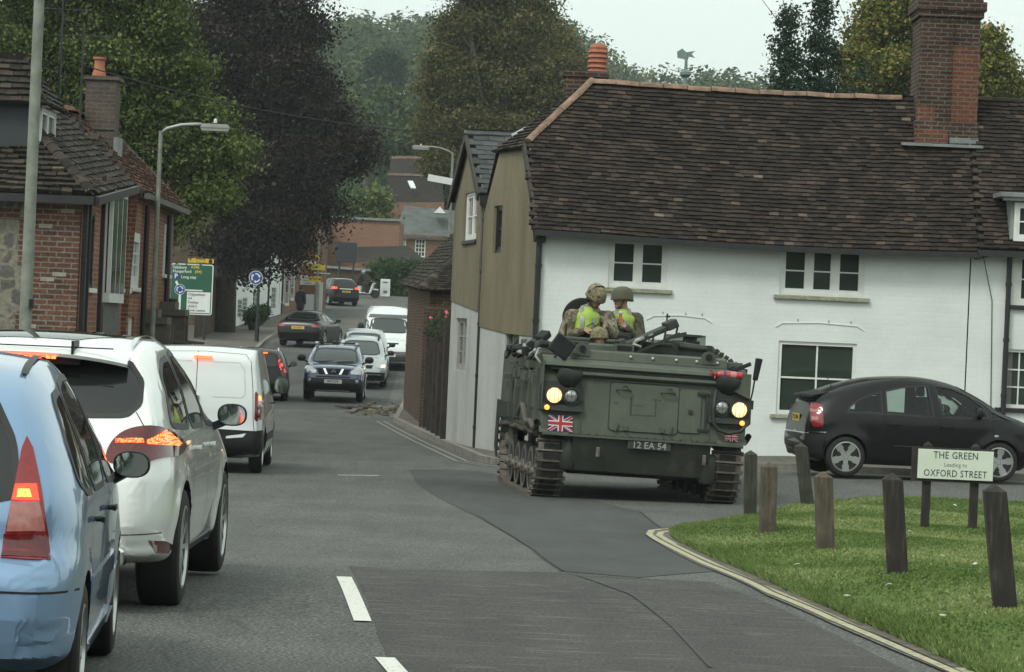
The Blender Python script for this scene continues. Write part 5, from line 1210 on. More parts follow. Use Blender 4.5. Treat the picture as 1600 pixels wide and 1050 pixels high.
    def win(s,poly,view='R',mirror=True,clear=False,rnd=2,ring=.03,glass=None,parent=None,name='window',off=.003):
        pl=chaik(poly,2,.13) if rnd else poly
        g=glass or (M_CLEAR if clear else M_TINT)
        r=s.decal(name,pl,view,g,off=off if not clear else -.004,mirror=mirror,skirt=0 if clear else .01,parent=parent)
        if ring:
            inn=inset(pl,ring)
            for o,rr in zip(r,s.decal('seal',inset(pl,-.008),view,M_RUB,off=off+.003,hole=inn,mirror=mirror,skirt=.012)): rr.parent=o
        return r
    def wheels(s,rim='5',rimmat=None,detail=True):
        sp=s.sp; r=sp['tyreR']; w=sp.get('tyreW',.2); rr=sp.get('rimR',r*.66); rimmat=rimmat or M_ALLOY
        t=MB(); hw=w/2; pr=[(rr-.005,-hw+.02),(rr+.01,-hw+.004),(r*.86,-hw),(r*.95,-hw+.012),(r*.99,-hw+.035),(r,-hw*.5),(r,hw*.5),(r*.99,hw-.035),(r*.95,hw-.012),(r*.86,hw),(rr+.01,hw-.004),(rr-.005,hw-.02)]
        n=40 if detail else 20; t.lathe(pr,axis='Y',n=n)
        for k in (-.3,-.1,.1,.3) if detail else (): t.lathe([(r+.0008,k*w-.006),(r-.008,k*w-.0045),(r-.008,k*w+.0045),(r+.0008,k*w+.006)],axis='Y',n=n,mi=1)
        mt=t.build('wheel',[M_TYRE,M_UNDER],s.root,35)
        b=MB(); o=-hw
        b.lathe([(rr,o+.012),(rr+.004,o+.004),(rr-.012,o+.002),(rr-.02,o+.03),(rr-.03,o+.09),(rr-.03,hw-.02)],axis='Y',n=n,cap=False)
        b.lathe([(rr-.028,o+.10),(0,o+.11)],axis='Y',n=n,mi=1,cap=False)
        ns={'5':5,'10':10,'7':7,'steel':8,'6':6}[rim]
        hub=.055 if rim!='steel' else .1; b.lathe([(0,o+.02),(hub*.6,o+.018),(hub,o+.03),(hub+.01,o+.09)],axis='Y',n=24)
        for i in range(ns):
            a=2*math.pi*i/ns; wd=.075 if rim=='5' else (.03 if rim=='10' else .05)
            p0=Vector((math.cos(a)*hub*.7,o+.034,math.sin(a)*hub*.7)); p1=Vector((math.cos(a)*(rr-.015),o+.03,math.sin(a)*(rr-.015))); b.bar(p0,p1,.03,wd,up=(-math.sin(a),0,math.cos(a)))
            if rim=='5':
                c=p0.lerp(p1,.5); b.bar(c,p1,.028,wd*1.4,up=(-math.sin(a),0,math.cos(a)))
        rm=b.build('rim',[rimmat,M_UNDER],mt,30,bevel=0)
        first=True
        for (wx,wz) in sp['wheels']:
            for sg in (-1,1):
                if first: m=mt; k=rm; first=False
                else:
                    m=mt.copy(); COL.objects.link(m); k=rm.copy(); COL.objects.link(k); k.parent=m
                m.location=(wx,sg*(sp['track']),wz); m.rotation_euler=(0,random.uniform(0,1.2),0 if sg<0 else math.pi)
    def mirror(s,x,z,w=.2,h=.15,out=.16,glassrear=True,col=None,y=None,ball=.09):
        hb,nn=s.ray('R',x,z-.04); y0=abs(hb.y)
        for sg in (-1,1):
            b=MB(); c=Vector((x,sg*(y0+out),z+h*.35)); n=24
            def ringp(xx,k,jj=[(math.cos(i*2*math.pi/24),math.sin(i*2*math.pi/24)) for i in range(24)]):
                o=[]
                for cu,su in jj: e=.82; o.append((c.x+xx,c.y+math.copysign(abs(cu)**e,cu)*w/2*k,c.z+math.copysign(abs(su)**e,su)*h/2*k))
                return o
            prof=[(.012,.88),(-.004,.93),(.0,.99),(.02,1.02),(ball*.6,.93),(ball,.66),(ball*1.2,.25),(ball*1.22,.02)]
            vs=[]
            for xx,k in prof: vs+=ringp(xx,k)
            b.add(vs,[(i*n+j,i*n+(j+1)%n,(i+1)*n+(j+1)%n,(i+1)*n+j) for i in range(len(prof)-1) for j in range(n)]+[tuple((len(prof)-1)*n+j for j in range(n))])
            b.bar((x+.08,sg*(y0-.04),z-.05),(x+.05,sg*(y0+out*.7),z+.01),.07,.05)
            mm=b.build('wing_mirror',col or M_PLAST,s.root,50)
            g=MB(); g.add(ringp(.008,.885),[tuple(range(n))]); q=g.build('mirror_glass',M_MIRG,mm)
    def handle(s,x,z,mat=None,w=.2,view='R'):
        for sg,vw in ((-1,'R'),(1,'L')):
            h,n=s.ray(vw,x,z); b=MB(); b.bar(h+n*.035+Vector((-w/2,0,0)),h+n*.035+Vector((w/2,0,0)),.018,.028); b.bar(h+Vector((-w/2+.02,0,0)),h+n*.04+Vector((-w/2+.02,0,0)),.02,.025,up=(1,0,0)); b.bar(h+Vector((w/2-.02,0,0)),h+n*.04+Vector((w/2-.02,0,0)),.02,.025,up=(1,0,0)); b.build('door_handle',mat or M_PLAST,s.root,None,bevel=.006)
    def plate(s,view,z,txt,mat,w=.52,h=.115,y=0):
        hp,n=s.ray(view,y,z); sg=-1 if view=='B' else 1; x=hp.x+sg*.014; b=MB(); b.box((x,y,z),(.012,w,h)); p=b.build('number_plate',mat,s.root,bevel=.003)
        M=frameM((x+sg*.0075,y,z),(0,sg,0),(0,0,1)); text(txt,.1,M_INK,M,p,'plate_characters',xs=.82,weight=.0015); return p
    def seats(s,xs,z,mat=None):
        for x in xs:
            for y in (-.36,.36):
                b=MB(); b.box((x,y,z+.02),(.5,.46,.16)); b.box((x-.3,y,z+.36),(.14,.46,.66),rot=Matrix.Rotation(-.18,3,'Y'),taper=(1,.8)); b.box((x-.37,y,z+.79),(.1,.26,.19),taper=.85); b.build('seat',mat or pm('grey_seat_cloth',(.06,.062,.06),.9),s.root,40,bevel=.035)
M_UNDER=pm('underbody_black',(.008,.008,.008),.9); M_TYRE=pm('tyre_rubber',(.022,.021,.02),.75,0,.3,8,.15,60,spec=.3); M_RUB=pm('black_rubber_trim',(.012,.012,.012),.5,0,.1,5); M_PLAST=pm('black_plastic',(.012,.013,.013),.5,0,.15,6,.1,90,spec=.3)
M_GAP=pm('panel_gap',(.01,.01,.01),.9); M_ALLOY=pm('silver_alloy',(.5,.51,.5),.3,.75,.12,6); M_CHROME=pm('chrome_trim',(.75,.76,.75),.12,1,.05,6); M_TINT=glass_dark('tinted_glass',(.012,.015,.014),.02); M_CLEAR=glass_clear('clear_glass'); M_MIRG=pm('mirror_surface',(.5,.54,.52),.04,1,.02,3)
M_INK=pm('plate_black',(.012,.012,.012),.6); M_PY=pm('yellow_plate',(.55,.38,.05),.5,0,.15,8); M_PW=pm('white_plate',(.6,.6,.56),.5,0,.1,8)
M_RED=pm('red_lamp_lens',(.22,.012,.012),.08,0,.2,30,coat=.6); M_DRED=pm('dark_red_lens',(.10,.007,.009),.08,0,.25,40,coat=.6); M_REDON=emis('brake_light',(1,.035,.012),2.6,(.4,.02,.02)); M_ORON=emis('brake_light_core',(1,.2,.04),3.5,(.5,.05,.02)); M_CLR=pm('clear_lamp_lens',(.45,.46,.46),.08,.5,.35,40,coat=.5); M_PINK=pm('pale_lamp_lens',(.35,.14,.12),.1,0,.2,30,coat=.5)
M_HEADON=emis('headlamp_glow',(1,.62,.25),6,(.6,.5,.4)); M_GLEX=emis('brake_led',(1,.06,.02),3.2,(.5,.03,.02))
nt=M_GLEX.node_tree; _bk=N(nt,'ShaderNodeTexBrick'); _bk.inputs['Scale'].default_value=1; _bk.inputs['Brick Width'].default_value=.034; _bk.inputs['Row Height'].default_value=.026; _bk.inputs['Mortar Size'].default_value=.005; _bk.inputs['Mortar Smooth'].default_value=.6; _bk.inputs['Color1'].default_value=(1,.16,.03,1); _bk.inputs['Color2'].default_value=(1,.10,.02,1); _bk.inputs['Mortar'].default_value=(.28,.006,.004,1)
nt.links.new(coords(nt,'UV'),_bk.inputs['Vector']); nt.links.new(_bk.outputs[0],nt.nodes['Principled BSDF'].inputs['Emission Color'])
def HD(dx,dy): return math.atan2(dy,dx)
def zg(x,y): return (x,y,ground(x,y))
# ======== white estate-car SUV ========
def build_suv():
    sp=dict(L=4.85,top=[(0,.55),(.01,.72),(.045,.9),(.12,1.02),(.22,1.14),(.42,1.42),(.62,1.585),(.95,1.655),(1.7,1.70),(2.4,1.67),(3.0,1.48),(3.55,1.16),(4.2,1.04),(4.65,.86),(4.85,.6)],bot=[(0,.54),(.06,.36),(.3,.3),(.9,.26),(3.9,.26),(4.6,.26),(4.85,.5)],
        side=[(.2,.86),(.35,.93),(.6,.965),(.85,.965),(1.05,.94),(1.13,.915),(1.35,.85),(1.6,.73),(1.75,.66)],belt=1.12,rt=(.5,.26,.5,.07),rn=(.7,.34,.9,.22),ctop=.09,rtop=.13,wheels=[(.97,.37),(3.865,.37)],archR=.425,flare=.022,tyreR=.375,tyreW=.275,rimR=.26,track=.845,crown=.04)
    c=Car('white_suv','pearl white sports utility vehicle with lit brake lights behind the blue car','car',sp,(-3.0,20.15,ground(-3,21.5)),HD(.0,1),ns=110,nz=36)
    P=paint('pearl_white_paint',(.80,.82,.785),.2,dirt=.08)
    c.body(P)
    # rear glass, side glass
    c.win([(-.66,1.2),(-.74,1.28),(-.73,1.42),(-.62,1.55),(.62,1.55),(.73,1.42),(.74,1.28),(.66,1.2),(.4,1.19),(-.4,1.19)],'B',False,rnd=2,name='rear_window',ring=.02)
    c.win([(.62,1.17),(.72,1.13),(1.6,1.10),(1.6,1.565),(1.2,1.55),(.85,1.46)],'R',rnd=2); c.win([(1.66,1.10),(2.55,1.09),(2.55,1.56),(2.3,1.60),(1.66,1.59)],'R',rnd=1); c.win([(2.61,1.09),(3.5,1.08),(3.35,1.2),(3.0,1.42),(2.75,1.53),(2.61,1.55)],'R',rnd=1)
    c.win([(-.64,1.18),(-.55,1.55),(.55,1.55),(.64,1.18)],'F',False,rnd=1,name='windscreen')
    # roof glass + spoiler
    c.decal('roof_glass',[(.95,-.5),(2.6,-.5),(2.6,.5),(.95,.5)],'T',M_TINT,off=.004,rnd=1)
    b=MB(); n=17; vs=[]
    for i in range(n):
        y=-.63+1.26*i/(n-1); dz=-.055*(abs(y)/.63)**2.4; xr=.34+.10*(abs(y)/.63)**3
        vs+=[(xr,y,1.555+dz),(xr-.015,y,1.575+dz),(xr+.02,y,1.60+dz),(.80,y*.98,1.655+dz*1.2),(.80,y*.98,1.60+dz*1.2),(xr+.03,y,1.55+dz)]
    fs=[(i*6+j,(i+1)*6+j,(i+1)*6+(j+1)%6,i*6+(j+1)%6) for i in range(n-1) for j in range(6)]+[tuple(range(6)),tuple((n-1)*6+j for j in range(5,-1,-1))]; b.add(vs,fs); sp_=b.build('spoiler',P,c.root,35)
    b=MB(); b.bbox((.415,-.34,1.505),(.44,.34,1.55)); q=b.build('spoiler_recess',M_PLAST,sp_); 
    b=MB()
    for y in (-.3,.3): b.bbox((.335,y-.008,1.57),(.6,y+.008,1.652))
    b.bar((.36,-.55,1.612),(.36,.55,1.612),.01,.008); b.build('spoiler_strut',M_PLAST,sp_)
    b=MB(); b.bbox((.322,-.2,1.536),(.345,.2,1.552)); hi=b.build('high_brake_lamp',M_GLEX,c.root)
    # tail lamps: lens wraps the corner, led pattern inside
    lens=[(-.98,.93),(-.93,1.0),(-.80,1.055),(-.62,1.06),(-.46,1.00),(-.40,.90),(-.405,.83),(-.52,.815),(-.66,.825),(-.80,.86),(-.93,.87)]
    Z=lambda l:[(x/3.5,500+y/3.5) for x,y in l]
    lens=Z([(577,745),(590,700),(620,655),(665,615),(730,590),(800,580),(880,582),(940,610),(985,645),(1018,685),(1000,715),(975,745),(900,752),(850,762),(800,785),(740,790),(620,787),(580,770)])
    o=c.decal('tail_lamp',lens,'P',M_DRED,off=.012,rnd=1,step=.04,mirror=True,skirt=.02)
    for q in o:
        mir=q is not o[0]
        for poly,mt in (([(632,655),(780,652),(780,680),(630,678)],M_GLEX),([(800,662),(840,640),(895,602),(925,622),(985,675),(970,688),(800,684)],M_GLEX)):
            r=c.decal('lamp_lights',Z(poly),'P',mt,off=.016,step=.03,mirror=mir,skirt=0,parent=q)
            if mir: bpy.data.objects.remove(r[0])
    c.line('panel_gap',Z([(745,505),(775,560),(790,585),(792,700),(795,780)]),'P',w=.006,off=.018 if False else .0035)
    # bumper reflector, fuel/hatch lines, lower apron, exhaust
    c.decal('reflector',Z([(815,330+0),(965,335),(925,395),(850,395)]) if False else [(232,844),(275,846),(263,864),(243,864)],'P',M_DRED,off=.006,mirror=True)
    c.line('panel_gap',[(-.62,.72),(-.5,.70),(.5,.70),(.62,.72)],'B'); c.line('panel_gap',[(-.9,.50),(-.6,.49),(.6,.49),(.9,.50)],'B')
    c.decal('lower_apron',[(-.52,.24),(.52,.24),(.50,.42),(.44,.47),(-.44,.47),(-.50,.42)],'B',M_PLAST,off=.012)
    for sg in (-1,1):
        b=MB(); b.bbox((-.03,sg*.60-.11,.30),(.2,sg*.60+.11,.42)); e=b.build('exhaust_tip',M_CHROME,c.root,None,bevel=.03); b=MB(); b.bbox((-.034,sg*.60-.09,.32),(-.02,sg*.60+.09,.40)); b.build('exhaust_bore',M_UNDER,e)
    for y in (-.62,-.25,.25,.62):
        h,n=c.ray('B',y,.60); b=MB(); b.lathe([(.018,0),(.018,.004),(.013,.005),(0,.005)],n=14,rot=n.to_track_quat('Z','Y').to_matrix(),c=h); b.build('parking_sensor',P,c.root)
    # side details
    for x in (1.63,2.62): c.line('panel_gap',[(x,1.08),(x-.02,.8),(x,.45),(x,.34)],'R',mirror=True)
    c.line('panel_gap',[(.75,1.0),(.62,1.0)],'R',mirror=True)
    c.line('panel_gap',[(3.62,1.05),(3.6,.8),(3.55,.6)],'R',mirror=True)
    c.handle(1.85,.97,P); c.handle(2.85,.96,P)
    c.decal('sill_trim',[(1.42,.25),(3.42,.25),(3.42,.33),(1.42,.33)],'R',M_PLAST,off=.01,mirror=True)
    c.mirror(3.15,1.10,.205,.155,.13)
    c.wheels('10'); 
    b=MB(); b.bar((.43,-.05,1.16),(.40,-.42,1.14),.014,.02); b.lathe([(.03,0),(.03,.03),(0,.04)],(.25,0,1.15),n=12); b.build('rear_wiper',M_PLAST,c.root)
    c.plate('B',.86,'RE12 XKA',M_PY)
    for sg in (-1,1): c.line('roof_rail',[(.9,sg*.60),(1.6,sg*.585),(2.6,sg*.585),(3.0,sg*.6)],'T',mat=M_CHROME,w=.03,off=.02,parent=c.root)
    return c,P
c,P=build_suv(); SUV=c
# ======== blue people carrier ========
def build_blue():
    sp=dict(L=4.28,top=[(0,.5),(.0,.62),(.03,.74),(.13,.80),(.15,.95),(.24,1.18),(.46,1.46),(.72,1.57),(1.2,1.625),(1.8,1.637),(2.4,1.58),(3.0,1.30),(3.5,1.05),(3.95,.93),(4.18,.75),(4.28,.55)],bot=[(0,.49),(.05,.32),(.3,.24),(.8,.2),(3.6,.2),(4.1,.22),(4.28,.5)],
        side=[(.2,.82),(.35,.86),(.6,.875),(.85,.875),(1.0,.865),(1.2,.80),(1.45,.69),(1.6,.62),(1.7,.58)],belt=.98,rt=(.45,.22,.6,.16),rn=(.7,.36,.9,.26),ctop=.11,rtop=.16,wheels=[(.70,.31),(3.46,.31)],archR=.355,flare=.014,tyreR=.312,tyreW=.195,rimR=.2,track=.775,crown=.05)
    c=Car('blue_people_carrier','metallic light blue rounded car with tall lit tail lamp, nearest at bottom left','car',sp,(-2.70,14.3,ground(-2.7,15)),HD(-.066,1),ns=110,nz=36)
    m=paint('metallic_blue_paint',(.21,.34,.52),.28,dirt=.05,metal=.35); 
    c.body(m)
    Z=lambda l,oy=500:[(x/3.5,oy+y/3.5) for x,y in l]
    c.win([(-.60,.98),(-.56,1.25),(-.44,1.45),(.44,1.45),(.56,1.25),(.60,.98)],'B',False,rnd=2,name='rear_window',ring=.02)
    lamp=[(42,682),(50,700),(60,745),(68,790),(74,835),(78,872),(60,876),(-20,874),(-20,850),(2,846),(10,820),(20,770),(34,700)]
    lam=[(.30,.0)]
    for q in c.decal('tail_lamp',[(42,682),(50,700),(60,745),(68,790),(74,835),(78,875),(40,875),(1,872),(10,820),(20,770),(34,700)],'P',M_RED,off=.008,rnd=0,step=.05,mirror=True,skirt=.015):
        mir=q['_m'] if '_m' in q else False
        sgn=q.data.vertices[0].co.y
        for nm,poly,mt in (('brake_lamp',[(24,757),(57,757),(61,783),(18,782)],M_REDON),('lamp_core',[(28,765),(46,765),(50,778),(26,778)],M_ORON),('indicator_lens',[(17,784),(61,784),(69,830),(10,830)],M_PINK),('fog_lamp',[(6,834),(70,834),(76,872),(2,871)],M_DRED)):
            r=c.decal(nm,poly,'P',mt,off=.012 if nm!='lamp_core' else .015,step=.05,mirror=sgn>0,skirt=0,parent=q)
            if sgn>0: bpy.data.objects.remove(r[0])
    # side windows
    c.win([(.58,1.06),(.60,1.22),(.80,1.44),(1.05,1.47),(1.05,1.0),(.78,1.0)],'R',rnd=2,ring=.022); c.win([(1.12,1.0),(1.12,1.48),(1.5,1.52),(2.0,1.51),(2.0,.99)],'R',rnd=1,ring=.022); c.win([(2.08,.99),(2.08,1.51),(2.4,1.46),(2.75,1.28),(3.1,1.05),(3.1,.98)],'R',rnd=1,ring=.022)
    c.win([(-.62,1.06),(-.52,1.46),(.52,1.46),(.62,1.06)],'F',False,rnd=1,name='windscreen')
    # bumper steps
    c.line('bumper_groove',[(-.86,.605),(-.5,.61),(.5,.61),(.86,.605)],'B',w=.01)
    for x in (1.09,2.05): c.line('panel_gap',[(x,1.0),(x,.5),(x+.02,.27)],'R',mirror=True)
    c.line('panel_gap',[(2.98,.98),(2.98,.6),(3.0,.5)],'R',mirror=True)
    c.decal('rubbing_strip',[(1.16,.50),(3.0,.50),(3.0,.60),(1.16,.60)],'R',m,off=.01,mirror=True,skirt=.012); c.decal('sill_trim',[(1.05,.19),(3.1,.19),(3.1,.30),(1.05,.30)],'R',m,off=.02,mirror=True,skirt=.03)
    c.handle(1.30,.86,w=.14); c.handle(2.26,.86,w=.14)
    c.mirror(2.90,1.00,.19,.14,.085); c.wheels('7')
    c.plate('B',.86,'KV51 LDN',M_PY)
    for sg in (-1,1): c.line('roof_rail',[(.75,sg*.55),(1.2,sg*.545),(2.2,sg*.54),(2.5,sg*.55)],'T',mat=M_RUB,w=.035,off=.012,parent=c.root)
    return c
BLUE=build_blue()
# ======== white panel van ahead ========
def build_van():
    sp=dict(L=4.38,top=[(0,.45),(.005,.55),(.02,.68),(.04,1.0),(.10,1.45),(.17,1.70),(.30,1.775),(.8,1.81),(1.8,1.82),(2.6,1.76),(3.3,1.28),(3.75,1.06),(4.2,.88),(4.38,.6)],bot=[(0,.44),(.05,.32),(.3,.24),(.8,.2),(3.6,.2),(4.2,.22),(4.38,.55)],
        side=[(.2,.84),(.4,.90),(.7,.905),(.95,.90),(1.1,.885),(1.45,.835),(1.7,.79),(1.85,.77)],belt=1.1,rt=(.22,.09,.22,.07),rn=(.7,.36,.9,.26),ctop=.08,rtop=.11,wheels=[(.78,.315),(3.51,.315)],archR=.36,flare=.01,tyreR=.318,tyreW=.195,rimR=.2,track=.785,crown=.03)
    c=Car('white_panel_van','white panel van with plain double rear doors and lit brake light','van',sp,(-4.42,47.75,ground(-4.4,48.6)),HD(-.025,1),ns=90,nz=30)
    P=paint('white_van_paint',(.66,.70,.69),.28,dirt=.14); c.body(P)
    Z=lambda l:[(x/3.5,500+y/3.5) for x,y in l]
    for q in c.decal('tail_lamp',[(-.89,.80),(-.79,.80),(-.765,.84),(-.755,1.16),(-.77,1.2),(-.85,1.2),(-.87,1.12)][::-1] and [(-.895,.77),(-.80,.77),(-.775,.8),(-.765,1.17),(-.78,1.2),(-.86,1.2)],'B',M_DRED,off=.012,mirror=True,skirt=.02):
        sg=-1 if q.data.vertices[0].co.y<0 else 1
        for nm,z,rr,mt in (('brake_lamp',1.10,.036,M_ORON),('indicator_lamp',.98,.034,M_PINK),('reflector',.86,.04,M_RED)):
            h,n=c.ray('B',sg*.83,z); b=MB(); b.lathe([(rr,0),(rr,.004),(rr*.6,.012),(0,.015)],n=18,rot=n.to_track_quat('Z','Y').to_matrix(),c=h+n*.012); b.build(nm,mt,q,True)
    b=MB(); b.bbox((.075,-.13,1.655),(.125,.13,1.68)); b.build('high_brake_lamp',M_GLEX,c.root,bevel=.008)
    c.line('panel_gap',[(0.08,.55),(.08,1.0),(.08,1.45),(.08,1.74)],'B',w=.009)
    for sg in (-1,1):
        c.line('panel_gap',[(sg*.79,.56),(sg*.76,.76),(sg*.735,1.22),(sg*.69,1.62),(sg*.6,1.72),(0,1.745)],'B',w=.008)
        c.line('panel_crease',[(sg*.16,1.10),(sg*.58,1.10),(sg*.63,1.15),(sg*.60,1.5),(sg*.53,1.6),(sg*.16,1.6)],'B',mat=pm('painted_crease_shade',(.52,.55,.54),.4),w=.016)  # flat darker strip paints the shade of a pressed crease
    c.decal('rear_bumper',[(-.87,.26),(.87,.26),(.885,.56),(.84,.62),(.70,.635),(.6,.5),(-.6,.5),(-.70,.635),(-.84,.62),(-.885,.56)],'B',M_PLAST,off=.02,rnd=1,skirt=.03)
    c.decal('rear_bumper',[(0,.3),(.42,.3),(.40,.5),(.3,.64),(0,.64)],'R',M_PLAST,off=.018,mirror=True,skirt=.03)
    c.decal('rubbing_strip',[(1.15,.45),(3.1,.45),(3.1,.57),(1.15,.57)],'R',M_PLAST,off=.015,mirror=True,skirt=.02)
    c.win([(2.5,1.1),(3.2,1.1),(3.0,1.25),(2.75,1.48),(2.5,1.55)],'R',rnd=1); c.win([(-.66,1.16),(-.56,1.58),(.56,1.58),(.66,1.16)],'F',False,name='windscreen',rnd=1)
    c.line('panel_gap',[(2.42,1.7),(2.42,.35)],'R',mirror=True); c.line('panel_gap',[(1.3,1.7),(1.3,.35)],'R',mirror=True)
    c.mirror(3.02,1.15,.24,.26,.15); c.wheels('steel'); c.handle(2.6,.98,w=.14); c.plate('B',.70,'HN64 OPY',M_PY,y=.45)
    b=MB(); b.bar((.03,.03,1.05),(.03,.06,1.05),.03,.12); b.bbox((.02,-.35,.70),(.035,-.17,.715)); b.build('badge',M_CHROME,c.root)
    return c
build_van()
# ======== generic mid distance cars ========
def rear_hatch(name,label,sp,loc,hd,P,glassB,lamps,plate=None,mats=(None,),side=None,rails=None,res=(60,20),mirror=(None),rim='5',extra=None,cat='car'):
    c=Car(name,label,cat,sp,loc,hd,ns=res[0],nz=res[1],nt=6); c.body(P)
    if glassB: c.win(glassB,'B',False,rnd=1,name='rear_window',ring=.02)
    for w_ in side or []: c.win(w_,'R',rnd=1,ring=.018)
    for (poly,mt,view) in lamps: c.decal('tail_lamp',poly,view,mt,off=.012,mirror=True)
    if plate: c.plate('B',plate[0],plate[1],M_PY)
    if mirror: c.mirror(*mirror)
    for (ax) in rails or []:
        for sg in (-1,1):
            b=MB(); pts=[]
            for (x,dz) in ((ax[0],.0),(ax[0]+.12,.06),(ax[1]-.12,.06),(ax[1],0)): h,n=c.ray('T',x,sg*ax[2]); pts.append(h+Vector((0,0,dz)))
            b.tube(pts,.02,6); b.build('roof_rail',ax[3],c.root,True)
    c.wheels(rim,detail=False)
    if extra: extra(c)
    return c
BLK=paint('black_car_paint',(.006,.006,.007),.25,coat=.12,dirt=.02,spec=.3); GRYB=paint('charcoal_car_paint',(.010,.011,.013),.25,coat=.15,dirt=.03,spec=.3)
sp=dict(L=4.55,top=[(0,.5),(.01,.62),(.04,.78),(.09,.95),(.22,1.2),(.42,1.42),(.65,1.5),(1.5,1.53),(2.4,1.5),(3.2,1.1),(3.7,.98),(4.3,.8),(4.55,.55)],bot=[(0,.49),(.06,.3),(.4,.22),(4.1,.22),(4.55,.5)],side=[(.2,.82),(.4,.87),(.7,.89),(.95,.875),(1.2,.79),(1.45,.66),(1.6,.6)],belt=.98,wheels=[(.85,.33),(3.55,.33)],archR=.37,tyreR=.33,tyreW=.21,rimR=.22,track=.785,flare=.012)
def ex(c):
    b=MB(); b.bbox((.28,-.25,1.38),(.33,.25,1.42)); b.build('high_brake_lamp',M_GLEX,c.root)
rear_hatch('dark_estate_car','dark estate car with tall lit red tail lamps beyond the white van',sp,(-7.35,97,ground(-7.3,98)),HD(-.06,1),GRYB,[(-.6,1.0),(-.5,1.38),(.5,1.38),(.6,1.0)],[([(-.80,.72),(-.70,.74),(-.62,1.0),(-.54,1.36),(-.60,1.38),(-.72,1.05),(-.84,.85)],M_DRED,'B'),([(-.80,.85),(-.70,.86),(-.62,1.0),(-.57,1.2),(-.64,1.22),(-.74,1.0)],M_REDON,'B')],(.72,'AE07 KXJ'),side=[[(.6,1.0),(.75,1.38),(1.3,1.42),(1.3,1.0)],[(1.36,1.0),(1.36,1.42),(2.2,1.43),(2.2,1.0)],[(2.26,1.0),(2.26,1.42),(2.5,1.38),(3.0,1.1),(3.0,1.0)]],rails=[(.6,2.4,.56,M_CHROME)],mirror=(2.85,1.02,.2,.15,.14),extra=ex)
# dark saloon
sp=dict(L=4.62,top=[(0,.55),(.01,.7),(.05,.86),(.12,.98),(.35,1.03),(.55,1.06),(1.0,1.27),(1.5,1.39),(2.0,1.41),(2.6,1.34),(3.2,1.06),(3.6,.98),(4.3,.8),(4.62,.55)],bot=[(0,.54),(.06,.3),(.4,.2),(4.1,.2),(4.62,.5)],side=[(.2,.84),(.4,.89),(.7,.91),(.9,.895),(1.1,.78),(1.3,.62),(1.45,.54)],belt=.95,wheels=[(.95,.33),(3.75,.33)],archR=.36,tyreR=.33,tyreW=.22,rimR=.25,track=.79,flare=.012)
rear_hatch('black_coupe','low black coupe driving away up the hill with glinting wheels',sp,(-8.45,131.2,ground(-8.3,133)),HD(.17,1),BLK,[(-.62,1.06),(-.48,1.33),(.48,1.33),(.62,1.06)],[([(-.84,.76),(-.55,.78),(-.55,.86),(-.84,.88)],M_RED,'B')],(.74,'LK14 RAU'),side=[[(.95,1.0),(1.2,1.26),(1.7,1.33),(1.7,1.0)],[(1.76,1.0),(1.76,1.33),(2.3,1.32),(2.9,1.08),(2.9,.98)]],mirror=(2.75,1.0,.2,.14,.14))
# black people carrier at the junction
sp=dict(L=4.55,top=[(0,.5),(.01,.65),(.05,.9),(.12,1.1),(.3,1.4),(.55,1.58),(1.2,1.64),(2.2,1.62),(3.0,1.3),(3.5,1.05),(4.2,.85),(4.55,.55)],bot=[(0,.49),(.06,.3),(.4,.22),(4.1,.22),(4.55,.5)],side=[(.2,.84),(.4,.89),(.7,.9),(1.0,.885),(1.25,.8),(1.5,.68),(1.7,.62)],belt=1.02,wheels=[(.85,.33),(3.55,.33)],archR=.37,tyreR=.33,tyreW=.21,rimR=.22,track=.79,flare=.012)
def ex(c):
    c.decal('chrome_strip',[(-.42,.98),(.42,.98),(.42,1.02),(-.42,1.02)],'B',M_CHROME,off=.012); c.decal('roof_sheen',[(.6,-.5),(2.3,-.5),(2.3,.5),(.6,.5)],'T',pm('painted_sky_sheen',(.3,.31,.31),.15,.3),off=.006)  # grey patch paints the sky's reflection onto the black roof
rear_hatch('black_people_carrier','black people carrier with sky sheen painted on its roof, seen from behind at the junction',sp,(-10.0,199,ground(-10,200)),HD(-.34,.94),BLK,[(-.62,1.06),(-.5,1.46),(.5,1.46),(.62,1.06)],[([(-.86,.98),(-.55,1.0),(-.56,1.1),(-.8,1.12)],M_REDON,'B')],(.84,'FX61 HNO'),side=[[(.6,1.08),(.8,1.46),(1.3,1.5),(1.3,1.06)],[(1.36,1.06),(1.36,1.5),(2.2,1.5),(2.2,1.04)],[(2.26,1.04),(2.26,1.5),(2.9,1.2),(3.0,1.04)]],mirror=(2.8,1.08,.2,.16,.14),extra=ex)
# ======== oncoming cars (nose towards the camera) ========
def front_car(name,label,sp,loc,hd,P,ws,lamps,side=[],clear=False,res=(70,24),rim='5',mirror=None,extra=None,cat='car',group=None,interior=False,bonnet=None):
    nose=Vector(loc); d=Vector((math.cos(hd),math.sin(hd),0)); c=Car(name,label,cat,sp,tuple(nose-d*sp['L']),hd,ns=res[0],nz=res[1],nt=7,group=group)
    c.root.location.z=ground(nose.x-d.x*sp['L']*.5,nose.y-d.y*sp['L']*.5); c.body(P)
    c.win(ws,'F',False,rnd=1,name='windscreen',ring=.03,glass=M_WSC)
    for w_ in side: c.win(w_,'R',rnd=1,ring=.018)
    for (nm,poly,mt,view,mir) in lamps: c.decal(nm,poly,view,mt,off=.012,mirror=mir)
    if mirror: c.mirror(*mirror)
    c.wheels(rim,detail=False)
    if extra: extra(c)
    return c
M_WSC=glass_dark('windscreen_glass',(.045,.055,.052),.03)
NAVY=paint('navy_blue_paint',(.018,.035,.11),.2,dirt=.1); SILV=paint('silver_car_paint',(.36,.39,.39),.28,dirt=.1,metal=.5); WV=paint('white_van_paint',(.66,.70,.69),.28)
